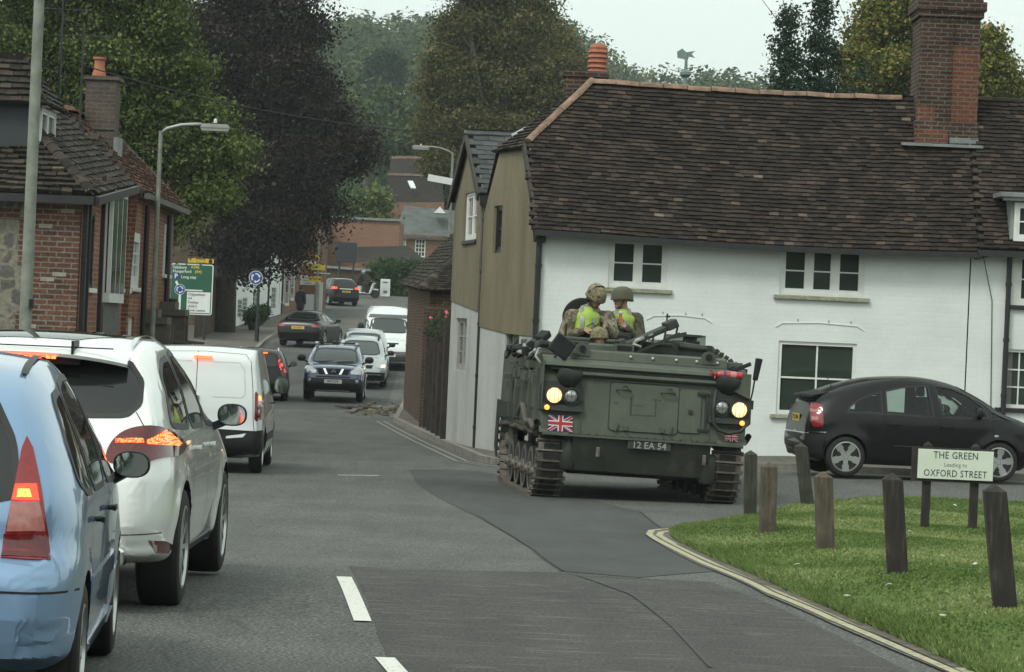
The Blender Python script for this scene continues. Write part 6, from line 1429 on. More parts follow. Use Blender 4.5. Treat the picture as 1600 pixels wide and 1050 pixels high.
sp=dict(L=4.63,top=[(0,.55),(.01,.7),(.06,1.0),(.2,1.3),(.4,1.55),(.7,1.63),(1.6,1.66),(2.6,1.63),(3.25,1.36),(3.65,1.13),(4.2,1.07),(4.48,.98),(4.56,.8),(4.63,.6)],bot=[(0,.54),(.06,.36),(.4,.28),(4.2,.28),(4.5,.3),(4.63,.5)],side=[(.2,.82),(.35,.88),(.6,.89),(.95,.885),(1.1,.86),(1.3,.8),(1.6,.68),(1.7,.64)],belt=1.08,rn=(.3,.14,.5,.12),wheels=[(1.0,.36),(3.63,.36)],archR=.41,tyreR=.36,tyreW=.22,rimR=.23,track=.78,flare=.02,ctop=.08)
def exX(c):
    c.decal('front_bumper',[(-.86,.30),(.86,.30),(.885,.66),(.6,.69),(-.6,.69),(-.885,.66)],'F',M_PLAST,off=.014,skirt=.03); c.decal('wheel_arch_trim',[(4.1,.34),(4.62,.34),(4.62,.64),(4.1,.64)],'R',M_PLAST,off=.012,mirror=True)
    g=c.decal('grille',[(-.42,.80),(.42,.80),(.50,.965),(-.50,.965)],'F',M_UNDER,off=.016)[0]
    for sg in (-1,1): q=c.decal('grille_bar',[(sg*.16,.80),(sg*.23,.80),(sg*.31,.965),(sg*.24,.965)],'F',M_CHROME,off=.026); q[0].parent=g
    h,n=c.ray('F',0,.885); b=MB(); b.lathe([(.052,0),(.052,.012),(.066,.012),(.066,0)],n=20,axis='X',c=h+Vector((.02,0,0))); b.box(h+Vector((.03,0,0)),(.01,.15,.024)); b.build('badge',M_CHROME,g)
    c.decal('air_intake',[(-.5,.72),(.5,.72),(.5,.75),(-.5,.75)],'F',M_UNDER,off=.016)
    c.plate('F',.60,'BP57 KPZ',M_PW); c.decal('skid_plate',[(-.5,.325),(.5,.325),(.5,.345),(-.5,.345)],'F',M_ALLOY,off=.03)
    for sg in (-1,1):
        b=MB(); pts=[]
        for (x,dz) in ((.8,.0),(.9,.08),(2.45,.09),(2.6,.0)): h,n=c.ray('T',x,sg*.60); pts.append(h+Vector((0,0,dz)))
        b.tube(pts,.035,8); b.box(pts[2]+Vector((.04,0,-.02)),(.24,.09,.11)); b.build('roof_rail',M_ALLOY,c.root,True)
        h,n=c.ray('F',sg*.70,.62); b=MB(); b.lathe([(.05,0),(.05,.02),(.03,.03),(0,.03)],n=14,axis='X',c=h+Vector((.015,0,0))); b.build('fog_lamp',M_CLR,c.root)
    [MB().bar((x,-.58,1.72),(x,.58,1.72),.05,.03).build('roof_bar',M_PLAST,c.root) for x in (1.2,2.0)]; MB().tube([(2.4,.0,1.66),(2.3,.0,1.9)],.008,5).build('aerial',M_PLAST,c.root)
    b=MB(); b.bar((3.62,-.55,1.165),(3.50,.0,1.20),.02,.015); b.bar((3.62,.05,1.165),(3.50,.55,1.20),.02,.015); b.build('wiper',M_PLAST,c.root)
front_car('blue_off_roader','navy blue boxy off-roader facing the camera with roof bars and black bumper',sp,(-5.22,98.2,0),HD(.02,-1),NAVY,[(-.70,1.13),(-.58,1.565),(.58,1.565),(.70,1.13)],[('headlamp',[(-.86,.82),(-.52,.83),(-.50,.90),(-.66,1.02),(-.82,1.04),(-.875,.95)],M_CLR,'F',True)],side=[[(1.0,1.12),(1.05,1.5),(2.5,1.5),(3.1,1.25),(3.3,1.12)]],mirror=(3.2,1.18,.26,.2,.17),extra=exX)
sp2=dict(sp); sp2.update(L=4.45,top=[(0,.55),(.01,.7),(.06,1.0),(.2,1.35),(.45,1.58),(1.4,1.62),(2.4,1.58),(3.1,1.25),(3.5,1.03),(3.95,.93),(4.25,.8),(4.4,.68),(4.45,.5)],bot=[(0,.54),(.06,.3),(.4,.2),(4.2,.2),(4.45,.42)],side=[(.2,.82),(.35,.87),(.6,.89),(.9,.88),(1.05,.84),(1.3,.76),(1.6,.64)],belt=1.0,rn=(.5,.26,.6,.16),wheels=[(.9,.33),(3.55,.33)],archR=.37,tyreR=.33)
def exS(c):
    c.decal('front_bumper',[(-.8,.24),(.8,.24),(.83,.5),(-.83,.5)],'F',M_PLAST,off=.012); c.decal('grille',[(-.4,.62),(.4,.62),(.44,.72),(-.44,.72)],'F',M_UNDER,off=.014)
    for sg in (-1,1):
        b=MB(); pts=[]
        for (x,dz) in ((.8,.0),(.9,.07),(2.3,.07),(2.45,.0)): h,n=c.ray('T',x,sg*.56); pts.append(h+Vector((0,0,dz)))
        b.tube(pts,.03,6); b.build('roof_rail',M_PLAST,c.root,True)
    h,n=c.ray('F',-.0,.66); c.decal('indicator_lamp',[(.70,.66),(.80,.68),(.80,.74),(.70,.72)],'F',M_HEADON,off=.02); c.plate('F',.40,'HG09 TVW',M_PW)
front_car('silver_people_carrier','silver people carrier with amber light following the blue off-roader',sp2,(-4.9,108,0),HD(.03,-1),SILV,[(-.66,1.05),(-.52,1.5),(.52,1.5),(.66,1.05)],[('headlamp',[(-.82,.62),(-.5,.66),(-.52,.78),(-.74,.84),(-.83,.78)],M_CLR,'F',True)],side=[[(1.0,1.06),(1.05,1.45),(2.3,1.45),(3.0,1.15),(3.1,1.05)]],mirror=(2.95,1.08,.22,.16,.15),extra=exS)
sp3=dict(sp2); sp3.update(L=4.3); 
front_car('silver_hatchback','silver car mostly hidden between the people carrier and the white van',sp3,(-5.05,113.4,0),HD(.03,-1),SILV,[(-.66,1.05),(-.52,1.5),(.52,1.5),(.66,1.05)],[('headlamp',[(-.82,.62),(-.5,.66),(-.52,.78),(-.74,.84),(-.83,.78)],M_CLR,'F',True)],mirror=(2.95,1.08,.22,.16,.15))
spv=dict(L=5.2,top=[(0,.6),(.01,.9),(.05,1.6),(.15,2.25),(.4,2.4),(1.6,2.46),(2.9,2.42),(3.5,2.15),(4.1,1.5),(4.4,1.22),(4.9,1.05),(5.12,.8),(5.2,.55)],bot=[(0,.59),(.06,.4),(.4,.28),(4.8,.25),(5.1,.28),(5.2,.5)],side=[(.2,.92),(.4,.97),(.8,.99),(1.2,.97),(1.5,.92),(2.0,.82),(2.5,.74)],belt=1.3,rn=(.6,.3,.7,.2),wheels=[(.95,.35),(4.2,.35)],archR=.39,tyreR=.35,tyreW=.22,rimR=.2,track=.86,flare=.01,ctop=.16,rtop=.25)
def exV(c):
    c.decal('front_bumper',[(-.9,.28),(.9,.28),(.93,.62),(.6,.66),(-.6,.66),(-.93,.62)],'F',pm('grey_plastic',(.1,.105,.105),.6),off=.012); c.decal('grille',[(-.35,.95),(.35,.95),(.35,1.0),(-.35,1.0)],'F',M_UNDER,off=.014); c.plate('F',.5,'GY13 WDE',M_PW); c.root.scale=(1,1,.89)
    c.decal('visor',[(-.72,2.0),(.72,2.0),(.66,2.12),(-.66,2.12)],'F',pm('grey_plastic',(.1,.105,.105),.6),off=.03)
front_car('white_high_roof_van','tall white high-roof van at the back of the oncoming queue beside the brick shed',spv,(-4.38,118.8,0),HD(.06,-1),WV,[(-.70,1.40),(-.62,1.98),(.62,1.98),(.70,1.40)],[('headlamp',[(-.88,.74),(-.62,.78),(-.6,.95),(-.72,1.02),(-.88,.98)],M_CLR,'F',True)],side=[[(2.9,1.4),(2.9,1.95),(3.6,1.9),(4.1,1.45),(4.1,1.38)]],mirror=(4.0,1.5,.22,.32,.2),extra=exV,cat='van')
# vintage style rounded car at the far junction
spb=dict(L=4.1,top=[(0,.5),(.05,.7),(.3,.85),(.7,.95),(1.2,1.15),(1.7,1.42),(2.2,1.45),(2.7,1.2),(3.0,1.0),(3.5,.92),(3.9,.75),(4.1,.5)],bot=[(0,.49),(.1,.3),(.5,.22),(3.6,.22),(4.1,.45)],side=[(.2,.8),(.4,.86),(.7,.86),(.95,.8),(1.2,.68),(1.5,.55)],belt=.95,wheels=[(.8,.33),(3.3,.33)],archR=.38,tyreR=.33,tyreW=.2,rimR=.22,track=.76,flare=.06)
BG=paint('grey_green_car_paint',(.2,.25,.25),.3,metal=.4)
front_car('rounded_convertible','rounded grey green convertible half hidden behind the shed roof at the junction',spb,(-6.3,209,0),HD(-.9,-.44),BG,[(-.5,1.02),(-.45,1.35),(.45,1.35),(.5,1.02)],[('headlamp',[(-.7,.6),(-.55,.6),(-.55,.75),(-.7,.75)],M_CLR,'F',True)],side=[[(1.4,1.0),(1.7,1.32),(2.2,1.34),(2.6,1.0)]])
# ======== black parked hatchback by the cottage ========
def build_a():
    sp=dict(L=3.83,top=[(0,.5),(.015,.62),(.03,.82),(.07,.98),(.13,1.12),(.21,1.22),(.45,1.33),(.9,1.47),(1.5,1.545),(1.95,1.545),(2.4,1.46),(2.85,1.25),(3.15,1.06),(3.5,.94),(3.74,.78),(3.83,.5)],bot=[(0,.49),(.05,.3),(.3,.2),(3.5,.18),(3.83,.42)],
        side=[(.15,.76),(.3,.82),(.55,.836),(.8,.832),(.95,.815),(1.1,.75),(1.3,.66),(1.5,.58),(1.6,.54)],belt=.96,rt=(.4,.2,.5,.2),rn=(.7,.34,1.0,.24),ctop=.10,rtop=.14,wheels=[(.62,.305),(3.025,.305)],archR=.345,flare=.02,tyreR=.305,tyreW=.2,rimR=.225,track=.735,crown=.04)
    c=Car('black_hatchback','small black hatchback parked against the white cottage with silver five spoke wheels','car',sp,(4.39,51.13,-.205),HD(1,.16),ns=110,nz=34)
    P=BLK
    qw=[(.93-.13,.99),(.90,1.12),(1.1,1.25),(1.42,1.33),(1.42,.995)]; 
    qw=[(.63,.98),(.66,1.06),(.80,1.16),(.98,1.245),(1.17,1.30),(1.17,.98)]; rw=[(1.24,.98),(1.24,1.32),(1.5,1.385),(1.92,1.425),(1.98,.955)]; fw_=[(2.12,.955),(2.02,1.43),(2.3,1.40),(2.58,1.29),(2.80,1.12),(2.84,.96)]; tw=[(2.90,.96),(2.90,1.08),(3.12,.98),(3.24,.93)]
    cuts=[('S',inset(q,.012)) for q in (qw,rw,fw_)]+[('S',inset(tw,.01))]
    c.body(P,cuts=cuts,cavity=([(.5,.70),(.55,1.08),(.75,1.24),(1.0,1.36),(1.5,1.475),(1.95,1.475),(2.35,1.39),(2.75,1.2),(2.98,1.04),(3.0,.70),(2.3,.45),(1.2,.45)],.95,1.45,.70,.50))
    for q in (qw,rw,fw_,tw): c.win(q,'R',clear=True,rnd=0,ring=.014 if q is not tw else .01)
    c.win([(-.5,1.13),(-.44,1.2),(.44,1.2),(.5,1.13)],'B',False,rnd=1,name='rear_window'); c.win([(-.55,1.08),(-.46,1.42),(.46,1.42),(.55,1.08)],'F',False,rnd=1,name='windscreen')
    for q in c.decal('tail_lamp',[(.075,.74),(.24,.74),(.26,.78),(.25,1.06),(.22,1.09),(.10,1.09)],'R',M_RED,off=.01,rnd=1,mirror=True,step=.03):
        sg=q.data.vertices[0].co.y
        for z0 in (.84,.955):
            r=c.decal('lamp_segment',[(.10,z0),(.19,z0),(.19,z0+.05),(.10,z0+.05)],'R',M_PINK,off=.014,mirror=sg>0,skirt=0,parent=q)
            if sg>0: bpy.data.objects.remove(r[0])
    c.line('panel_gap',[(1.21,.98),(1.2,.7),(1.12,.55)],'R',mirror=True); c.line('panel_gap',[(2.03,.96),(2.06,.6),(2.06,.22)],'R',mirror=True); c.line('panel_gap',[(2.9,.94),(2.95,.7),(2.92,.62)],'R',mirror=True)
    c.line('belt_trim',[(.63,.965),(1.2,.965),(2.0,.945),(2.9,.94)],'R',mat=M_RUB,w=.016,mirror=True); c.line('side_moulding',[(1.35,.50),(2.7,.485)],'R',mat=pm('moulding_edge',(.05,.05,.05),.3),w=.012,off=.006,mirror=True)
    c.line('bumper_edge',[(0,.66),(.3,.66)],'R',mat=M_CHROME,w=.012,mirror=True); c.line('bumper_edge',[(-.7,.64),(.7,.64)],'B',mat=M_CHROME,w=.012)
    c.decal('rear_bumper',[(0,.28),(.3,.28),(.26,.45),(.3,.63),(0,.63)],'R',M_PLAST,off=.012,mirror=True)
    c.handle(1.36,.82); c.handle(2.18,.815)
    b=MB(); vs=[]
    n=13
    for i in range(n): y=-.55+1.1*i/(n-1); k=abs(y)/.55; vs+=[(.02+.1*k**2,y,1.20-.02*k),(.03+.1*k**2,y,1.235-.02*k),(.38,y*.98,1.30-.03*k),(.3,y*.98,1.26-.03*k)]
    b.add(vs,[(i*4+j,(i+1)*4+j,(i+1)*4+(j+1)%4,i*4+(j+1)%4) for i in range(n-1) for j in range(4)]+[(0,1,2,3),tuple((n-1)*4+j for j in (3,2,1,0))]); b.build('spoiler',M_PLAST,c.root,40)
    h,n_=c.ray('B',-.0,.86); c.plate('B',.86,'Y12 DWA',M_PY,w=.4)
    c.mirror(2.62,1.0,.2,.15,.12,ball=.1); c.wheels('5'); c.seats([1.55,2.45],.55)
    for x in (1.3,2.2):
        for y in (-.36,.36): pass
    b=MB(); b.tube([Vector((2.72+.16*math.cos(t)*.35,.36+.17*math.sin(t),.98+.16*math.cos(t))) for t in [i*math.pi/8 for i in range(17)]],.014,6); b.bar((2.72,.36,.98),(2.95,.36,.9),.04); b.build('steering_wheel',M_PLAST,c.root); b=MB(); b.bbox((2.85,-.6,.65),(3.1,.6,.93)); b.build('dashboard',M_PLAST,c.root,bevel=.03)
    h,n_=c.ray('R',2.97,.70); b=MB(); b.sphere(h,.03,12,8,(1.2,.4,.7)); b.build('side_repeater',M_CLR,c.root,True)
    c.decal('headlamp',[(3.42,.70),(3.62,.66),(3.74,.62),(3.66,.76),(3.5,.82)],'R',M_CLR,off=.01,rnd=1,mirror=True)
    h,n_=c.ray('T',.55,0); b=MB(); b.tube([h,h+Vector((-.12,0,.22))],.006,5); b.build('aerial',M_PLAST,c.root)
    return c
build_a()
# ---------------- tracked carrier ----------------
M_OG=None
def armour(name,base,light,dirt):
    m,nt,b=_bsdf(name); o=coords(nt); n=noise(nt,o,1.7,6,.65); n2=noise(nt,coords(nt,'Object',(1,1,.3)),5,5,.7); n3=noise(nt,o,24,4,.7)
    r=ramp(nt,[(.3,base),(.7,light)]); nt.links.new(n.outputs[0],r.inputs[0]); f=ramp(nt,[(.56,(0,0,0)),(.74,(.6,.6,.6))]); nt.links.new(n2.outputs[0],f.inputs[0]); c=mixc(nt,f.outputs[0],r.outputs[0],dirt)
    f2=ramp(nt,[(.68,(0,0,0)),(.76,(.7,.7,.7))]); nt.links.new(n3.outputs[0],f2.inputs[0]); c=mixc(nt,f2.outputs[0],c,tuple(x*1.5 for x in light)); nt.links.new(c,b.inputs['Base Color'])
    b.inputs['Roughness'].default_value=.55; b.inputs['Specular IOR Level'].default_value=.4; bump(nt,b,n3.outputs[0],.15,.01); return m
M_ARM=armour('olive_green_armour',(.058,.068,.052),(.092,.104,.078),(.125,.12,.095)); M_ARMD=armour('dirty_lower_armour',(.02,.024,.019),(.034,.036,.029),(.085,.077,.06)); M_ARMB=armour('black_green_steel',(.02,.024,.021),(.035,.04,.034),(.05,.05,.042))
M_TRK=pm('worn_track_steel',(.15,.135,.115),.6,.5,.45,14,.4,60); M_PAD=pm('track_rubber_pad',(.022,.021,.019),.9,0,.4,10,.3,40); M_CANV=pm('black_canvas',(.022,.025,.022),.95,0,.3,8,.4,30)
TK=(1.78,44.35); TYAW=R(6.3); TROLL=R(1.6)
root=empty('armoured_carrier',(TK[0],TK[1],ground(1.78,46)-.06+.02),label='olive green tracked armoured personnel carrier with headlamps lit turning across the junction',cat='armoured vehicle')
root.rotation_euler=(0,TROLL,TYAW); TR=root
bpy.context.view_layer.update(); TM=root.matrix_world.copy()
def tb(b,name,mat,parent=None,smooth=None,bevel=.006,**k): return b.build(name,mat,parent or root,smooth,bevel=bevel,**k)
# hull: side-view profile prism between the tracks and sponsons over them
b=MB(); prof=[(.02,.9),(.10,1.66),(.30,1.9),(.9,1.93),(5.15,1.93),(5.2,.95),(4.9,.9)]
b.prism(prof,-1.38,1.38,'X'); hull=tb(b,'hull',M_ARM,bevel=.012)
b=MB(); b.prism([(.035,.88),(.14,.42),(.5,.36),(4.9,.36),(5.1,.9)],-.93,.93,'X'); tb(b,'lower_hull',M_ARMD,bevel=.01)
b=MB(); b.prism([(.03,.90),(.0,.90),(.0,.87),(.03,.87)],-1.36,1.36,'X'); tb(b,'hull_lip',M_ARM,bevel=.003)
# ledge beam across the top of the nose
b=MB(); b.prism([(.06,1.67),(.02,1.70),(.03,1.74),(.10,1.735)],-1.05,1.0,'X'); b.prism([(.07,1.77),(.0,1.80),(.02,1.845),(.24,1.90),(.3,1.86)],-1.39,1.3,'X'); tb(b,'nose_beam',M_ARM,bevel=.008)
b=MB(); b.prism([(.075,1.74),(.055,1.745),(.055,1.775),(.08,1.775)],-1.3,1.2,'X'); tb(b,'beam_recess',M_ARMB,bevel=0)
# front edge strip on the roof with bolts
b=MB(); b.prism([(.30,1.90),(.32,2.02),(.5,2.04),(2.2,2.04),(2.2,1.92)],-1.0,1.12,'X'); rf=tb(b,'roof_plate',M_ARM,bevel=.01)
b=MB()
for x in (-.2,.1,.42,.7,.98): b.sphere((x,.30,1.975),.022,8,6)
b.build('roof_bolt',pm('bare_bolt_head',(.45,.46,.43),.4,.4),rf,True)
for x in (-.86,.86):
    b=MB(); pts=[Vector((x-.10,.31,1.95))]+[Vector((x+.10*math.cos(t),.31,2.03+.09*math.sin(t))) for t in [math.pi-i*math.pi/10 for i in range(11)]]+[Vector((x+.10,.31,1.95))]
    hole=[(x+.035*math.cos(t),.0,2.04+.035*math.sin(t)) for t in [i*math.pi/6 for i in range(12)]]
    b.prism([(p.x,p.z) for p in pts],.29,.33,'Y'); b.lathe([(.04,-.03),(.045,-.03),(.045,.03),(.0,.03)],(x,.29,2.045),'Y',12,mi=1); b.build('lifting_eye',[M_ARM,M_UNDER],rf,30)
# nose access doors
def plateon(poly,z_out,thick,b,mi=0):
    # poly in (x,z) on the nose plane (slightly sloped)
    f=lambda z: .02+(z-.9)*.105
    vs=[(x,f(z)-z_out,z) for x,z in poly]+[(x,f(z)-z_out+thick,z) for x,z in poly]; n=len(poly); b.add(vs,[tuple(range(n)),tuple(range(2*n-1,n-1,-1))]+[(i,(i+1)%n,n+(i+1)%n,n+i) for i in range(n)],mi)
def rrect(x0,z0,x1,z1,r=.05):
    o=[]
    for cx,cz,a0 in ((x1-r,z1-r,0),(x0+r,z1-r,90),(x0+r,z0+r,180),(x1-r,z0+r,270)):
        for k in range(5): t=R(a0+k*22.5); o.append((cx+r*math.cos(t),cz+r*math.sin(t)))
    return o
for (x0,z0,x1,z1) in ((-.47,.99,.45,1.62),(.46,1.02,.76,1.60)):
    b=MB(); plateon(rrect(x0-.012,z0-.012,x1+.012,z1+.012),.004,.02,b,1); plateon(rrect(x0,z0,x1,z1),.022,.03,b); d=tb(b,'access_door',[M_ARM,M_ARMB],bevel=0)
    if x0<0:
        for hx in (-.30,.30):
            q=MB(); q.tube([(hx-.09,.05,1.52),(hx-.09,.0,1.525),(hx-.08,-.015,1.535),(hx+.08,-.015,1.535),(hx+.09,0,1.525),(hx+.09,.05,1.52)],.011,6); q.build('door_grip',M_ARMB,d,True)
            q=MB(); q.box((hx+.02,.05,1.57),(.045,.04,.06)); q.box((hx+.02,0.03,1.60),(.03,.03,.03)); q.build('latch',M_ARM,d,bevel=.005)
            q=MB(); q.box((hx-.05 if hx>0 else hx+.05,-.0,1.03),(.05,.04,.07)); q.box((hx+.06 if hx>0 else hx-.07,.0,1.04),(.025,.05,.12),rot=Matrix.Rotation(.3,3,'Y')); q.build('hinge',M_ARM,d,bevel=.006)
    else:
        q=MB(); q.bar((.83,.04,1.06),(.83,.06,1.56),.03,.03); q.bar((.70,.04,1.555),(.86,.05,1.555),.03,.04); q.bar((.72,.02,1.07),(.88,.02,1.07),.03,.04); q.build('locking_bar',M_ARMB,d,bevel=.004)
# faded painted square outline on the door
b=MB(); rs=random.Random(4)
def dab(x0,z0,x1,z1): plateon([(x0,z0),(x1,z0),(x1,z1),(x0,z1)],.0235,.004,b)
for i in range(10):
    x=-.19+i*.034; dab(x,1.20+rs.uniform(-.004,.004),x+.03,1.20+rs.uniform(.014,.024))
for i in range(8): z=1.21+i*.029; dab(-.20+rs.uniform(-.003,.003),z,-.18+rs.uniform(0,.008),z+.027); dab(.135,z,.15+rs.uniform(0,.008),z+.025)
for i in range(4): dab(-.17+i*.04,1.33,-.14+i*.04,1.343)
for i in range(3): dab(.1+i*.04,1.42,.13+i*.04,1.435)
for i in range(3): dab(-.42+i*.022,1.335,-.405+i*.022,1.365)
tb(b,'faded_marking',pm('faded_dark_paint',(.035,.045,.045),.8),bevel=0)
b=MB(); b.lathe([(0,-.03),(.05,-.025),(.06,.0),(.06,.04)],(.61,.03,.93),'Y',16); b.build('tow_boss',M_ARM,root,40); b=MB(); b.lathe([(0,-.02),(.03,-.018),(.035,.03)],(.62,.03,1.3),'Y',12); b.build('plug',M_ARMB,root,40)
b=MB()
for i in range(24): x=-1.3+i*.113; b.sphere((x,.022,.925),.012,6,4)
for i in range(9): b.sphere((-1.345,.03+.09*i/9,.97+i*.075),.011,6,4); b.sphere((-.88,.03+.09*i/9,.97+i*.075),.011,6,4)
b.build('bolt_row',M_ARM,root,True)
b=MB(); b.bar((-.86,.0,.92),(-.86,.085,1.66),.012,.01); b.bar((.88,.0,.92),(.88,.085,1.66),.012,.01); b.bar((-.84,.085,1.645),(.88,.085,1.645),.012,.012); b.build('weld_seam',M_ARM,root)
# lamps
def lampcluster(xs,zs,r,lit,amber,side):
    xc=sum(xs)/2; zc=sum(zs)/2
    b=MB(); pl=rrect(xc-.30,zc-.24,xc+.29,zc+.19,.09); plateon(pl,.03,.05,b); tb(b,'lamp_bracket',M_ARMB,bevel=0)
    b=MB(); plateon(rrect(xc-.29,zc-.20,xc+.28,zc-.12,.02),.09,.1,b); tb(b,'lamp_shelf',M_ARMB,bevel=0)
    for x,z,on in zip(xs,zs,lit):
        q=MB(); q.lathe([(r*.5,.10),(r+.005,.07),(r+.014,.0),(r+.014,-.02),(r,-.022),(r,0)],(x,-.03,z),'Y',28); L_=q.build('headlamp',M_ARMB,root,40)
        g=MB(); g.lathe([(0,-.018),(r*.5,-.012),(r*.97,.0)],(x,-.035,z),'Y',24); g.build('lens',M_HEADT if on else M_CLR,L_,True)
        g=MB()
        for k in (-.5,0,.5): g.bar((x+k*r*1.1,-.065,z-r*math.sqrt(1-(k*1.1)**2)),(x+k*r*1.1,-.065,z+r*math.sqrt(1-(k*1.1)**2)),.005)
        if not on: g.bar((x-r,-.066,z),(x+r,-.066,z),.005)
        g.build('guard_wire',M_ARMB,L_)
    q=MB(); q.sphere((amber[0],-.06,amber[1]),.035,14,10,(1,.6,1)); q.build('indicator_lamp',M_AMB,root,True)
M_HEADT=emis('lit_headlamp',(1,.62,.27),1.25,(.6,.5,.4)); M_AMB=emis('amber_indicator',(1,.36,.05),1.5,(.6,.3,.05))
lampcluster([-1.235,-1.01],[1.40,1.40],.105,[1,0],(-1.325,1.235),-1)
lampcluster([1.03,1.265],[1.385,1.375],.105,[0,1],(1.31,1.20),1)
# canvas covers above the lamps
for (x,z,sx) in ((-1.04,1.66,1),(1.10,1.72,1)):
    b=MB(); vs=[];n=16
    for (dz,rx,ry,dy) in ((.10,.09,.05,.05),(.09,.15,.10,.0),(.03,.175,.12,-.02),(-.05,.15,.10,-.01),(-.12,.09,.05,.03),(-.16,.05,.02,.05)):
        for j in range(n): t=2*math.pi*j/n; vs.append((x+rx*math.cos(t)*(1+.06*math.sin(3*t+dz*20)),.03+dy+ry*math.sin(t),z+dz+.012*math.sin(2*t)))
    b.add(vs,[(i*n+j,i*n+(j+1)%n,(i+1)*n+(j+1)%n,(i+1)*n+j) for i in range(5) for j in range(n)]+[tuple(range(n)),tuple(5*n+j for j in range(n))]); b.build('canvas_cover',M_CANV,root,True)
b=MB(); plateon(rrect(.90,1.12,1.40,1.66,.1),.02,.03,b); tb(b,'lamp_recess',M_ARMB,bevel=0)
b=MB(); pts=[(.93,-.02,1.62),(.91,-.04,1.35),(.92,-.05,1.18),(.99,-.06,1.09),(1.14,-.07,1.05),(1.30,-.06,1.09),(1.40,-.03,1.22)]; b.tube(pts,.025,8); b.build('lamp_guard',M_ARMB,root,True)
# fire extinguisher
fe=empty('fire_extinguisher',TM@Vector((1.06,.0,1.83)),label='small red fire extinguisher strapped above the right headlamps of the carrier',cat='fire extinguisher'); fe.rotation_euler=(0,TROLL,TYAW)
b=MB(); b.lathe([(0,-.17),(.035,-.165),(.05,-.14),(.05,.15),(.045,.17),(0,.175)],(.04,0,0),'X',18); b.build('cylinder',pm('red_enamel',(.42,.03,.035),.3,0,.15,6,coat=.5),fe,40)
b=MB(); b.lathe([(.052,-.03),(.052,.005)],(-.01,0,0),'X',18); b.build('blue_band',pm('blue_band',(.03,.04,.2),.5),fe); b=MB(); b.lathe([(.0525,.03),(.0525,.11)],(.02,0,0),'X',18); b.build('pale_label',pm('pink_label',(.5,.2,.2),.6),fe)
b=MB(); b.lathe([(.018,-.06),(.02,0)],(-.13,0,0),'X',10); b.bar((-.18,-.02,.0),(-.22,-.02,.05),.02,.02); b.bar((-.18,0,0),(-.23,0,-.03),.02,.02); b.bar((-.15,-.03,-.02),(-.16,-.04,-.06),.02); b.build('valve',pm('red_lever',(.3,.03,.03),.4),fe)
# flag plates
def flag(x,z,w_,h_,out,root_):
    f=empty('x') if False else None
    b=MB(); plateon([(x-w_/2,z-h_/2),(x+w_/2,z-h_/2),(x+w_/2,z+h_/2),(x-w_/2,z+h_/2)],out,.006,b); base=b.build('flag_plate',pm('flag_blue',(.012,.02,.09),.5,0,.1,6),root_)
    def clipband(p,q,wd,o,mat,nm):
        # band between two points clipped to the flag
        p=Vector(p);q=Vector(q); d=(q-p).normalized(); n=Vector((-d.y,d.x))*wd/2; poly=[p+n-d*.2,q+n+d*.2,q-n+d*.2,p-n-d*.2]
        for ax,lim,sg in ((0,w_/2,1),(0,-w_/2,-1),(1,h_/2,1),(1,-h_/2,-1)):
            out_=[]
            for i in range(len(poly)):
                a=poly[i];c=poly[(i+1)%len(poly)]; ina=sg*(a[ax]-lim)<=0; inc=sg*(c[ax]-lim)<=0
                if ina: out_.append(a)
                if ina!=inc: t=(lim-a[ax])/(c[ax]-a[ax]); out_.append(a.lerp(c,t))
            poly=out_
            if not poly: return
        bb=MB(); plateon([(x+k.x,z+k.y) for k in poly],out+o,.002,bb); bb.build(nm,mat,base)
    W_=pm('flag_white',(.66,.67,.65),.5,0,.05,6); R_=pm('flag_red',(.38,.02,.03),.5,0,.05,6); a=w_/2; c=h_/2
    clipband((-a,-c),(a,c),h_*.2,.002,W_,'white_saltire'); clipband((-a,c),(a,-c),h_*.2,.0025,W_,'white_saltire')
    k=h_*.035
    clipband((-a,c-k*2),(0,-k*2+0),h_*.066,.004,R_,'red_saltire'); clipband((0,k*2),(a,-c+k*2),h_*.066,.0042,R_,'red_saltire'); clipband((-a,-c-k),(0,-k),h_*.066,.0044,R_,'red_saltire'); clipband((0,k),(a,c+k),h_*.066,.0046,R_,'red_saltire')
    clipband((0,-c),(0,c),h_*.33,.006,W_,'white_cross'); clipband((-a,0),(a,0),h_*.33,.0065,W_,'white_cross'); clipband((0,-c),(0,c),h_*.2,.008,R_,'red_cross'); clipband((-a,0),(a,0),h_*.2,.0085,R_,'red_cross')
flag(-1.12,1.03,.33,.21,.02,root); flag(1.19,1.0,.19,.11,.02,root)
M=frameM((.19,-.0,.815),(1,0,0),(0,.0,1)); M_STEN=pm('white_stencil',(.26,.27,.25),.7)
b=MB(); plateon([(-.2,.76),(.38,.76),(.38,.86),(-.2,.86)],.0,.02,b); tb(b,'number_panel',M_ARMB,bevel=0)
o=text('12 EA 54',.125,M_STEN,frameM((.09,-.0,.81),(1,0,0),(0,0,1)),root,'registration_number',weight=.002)
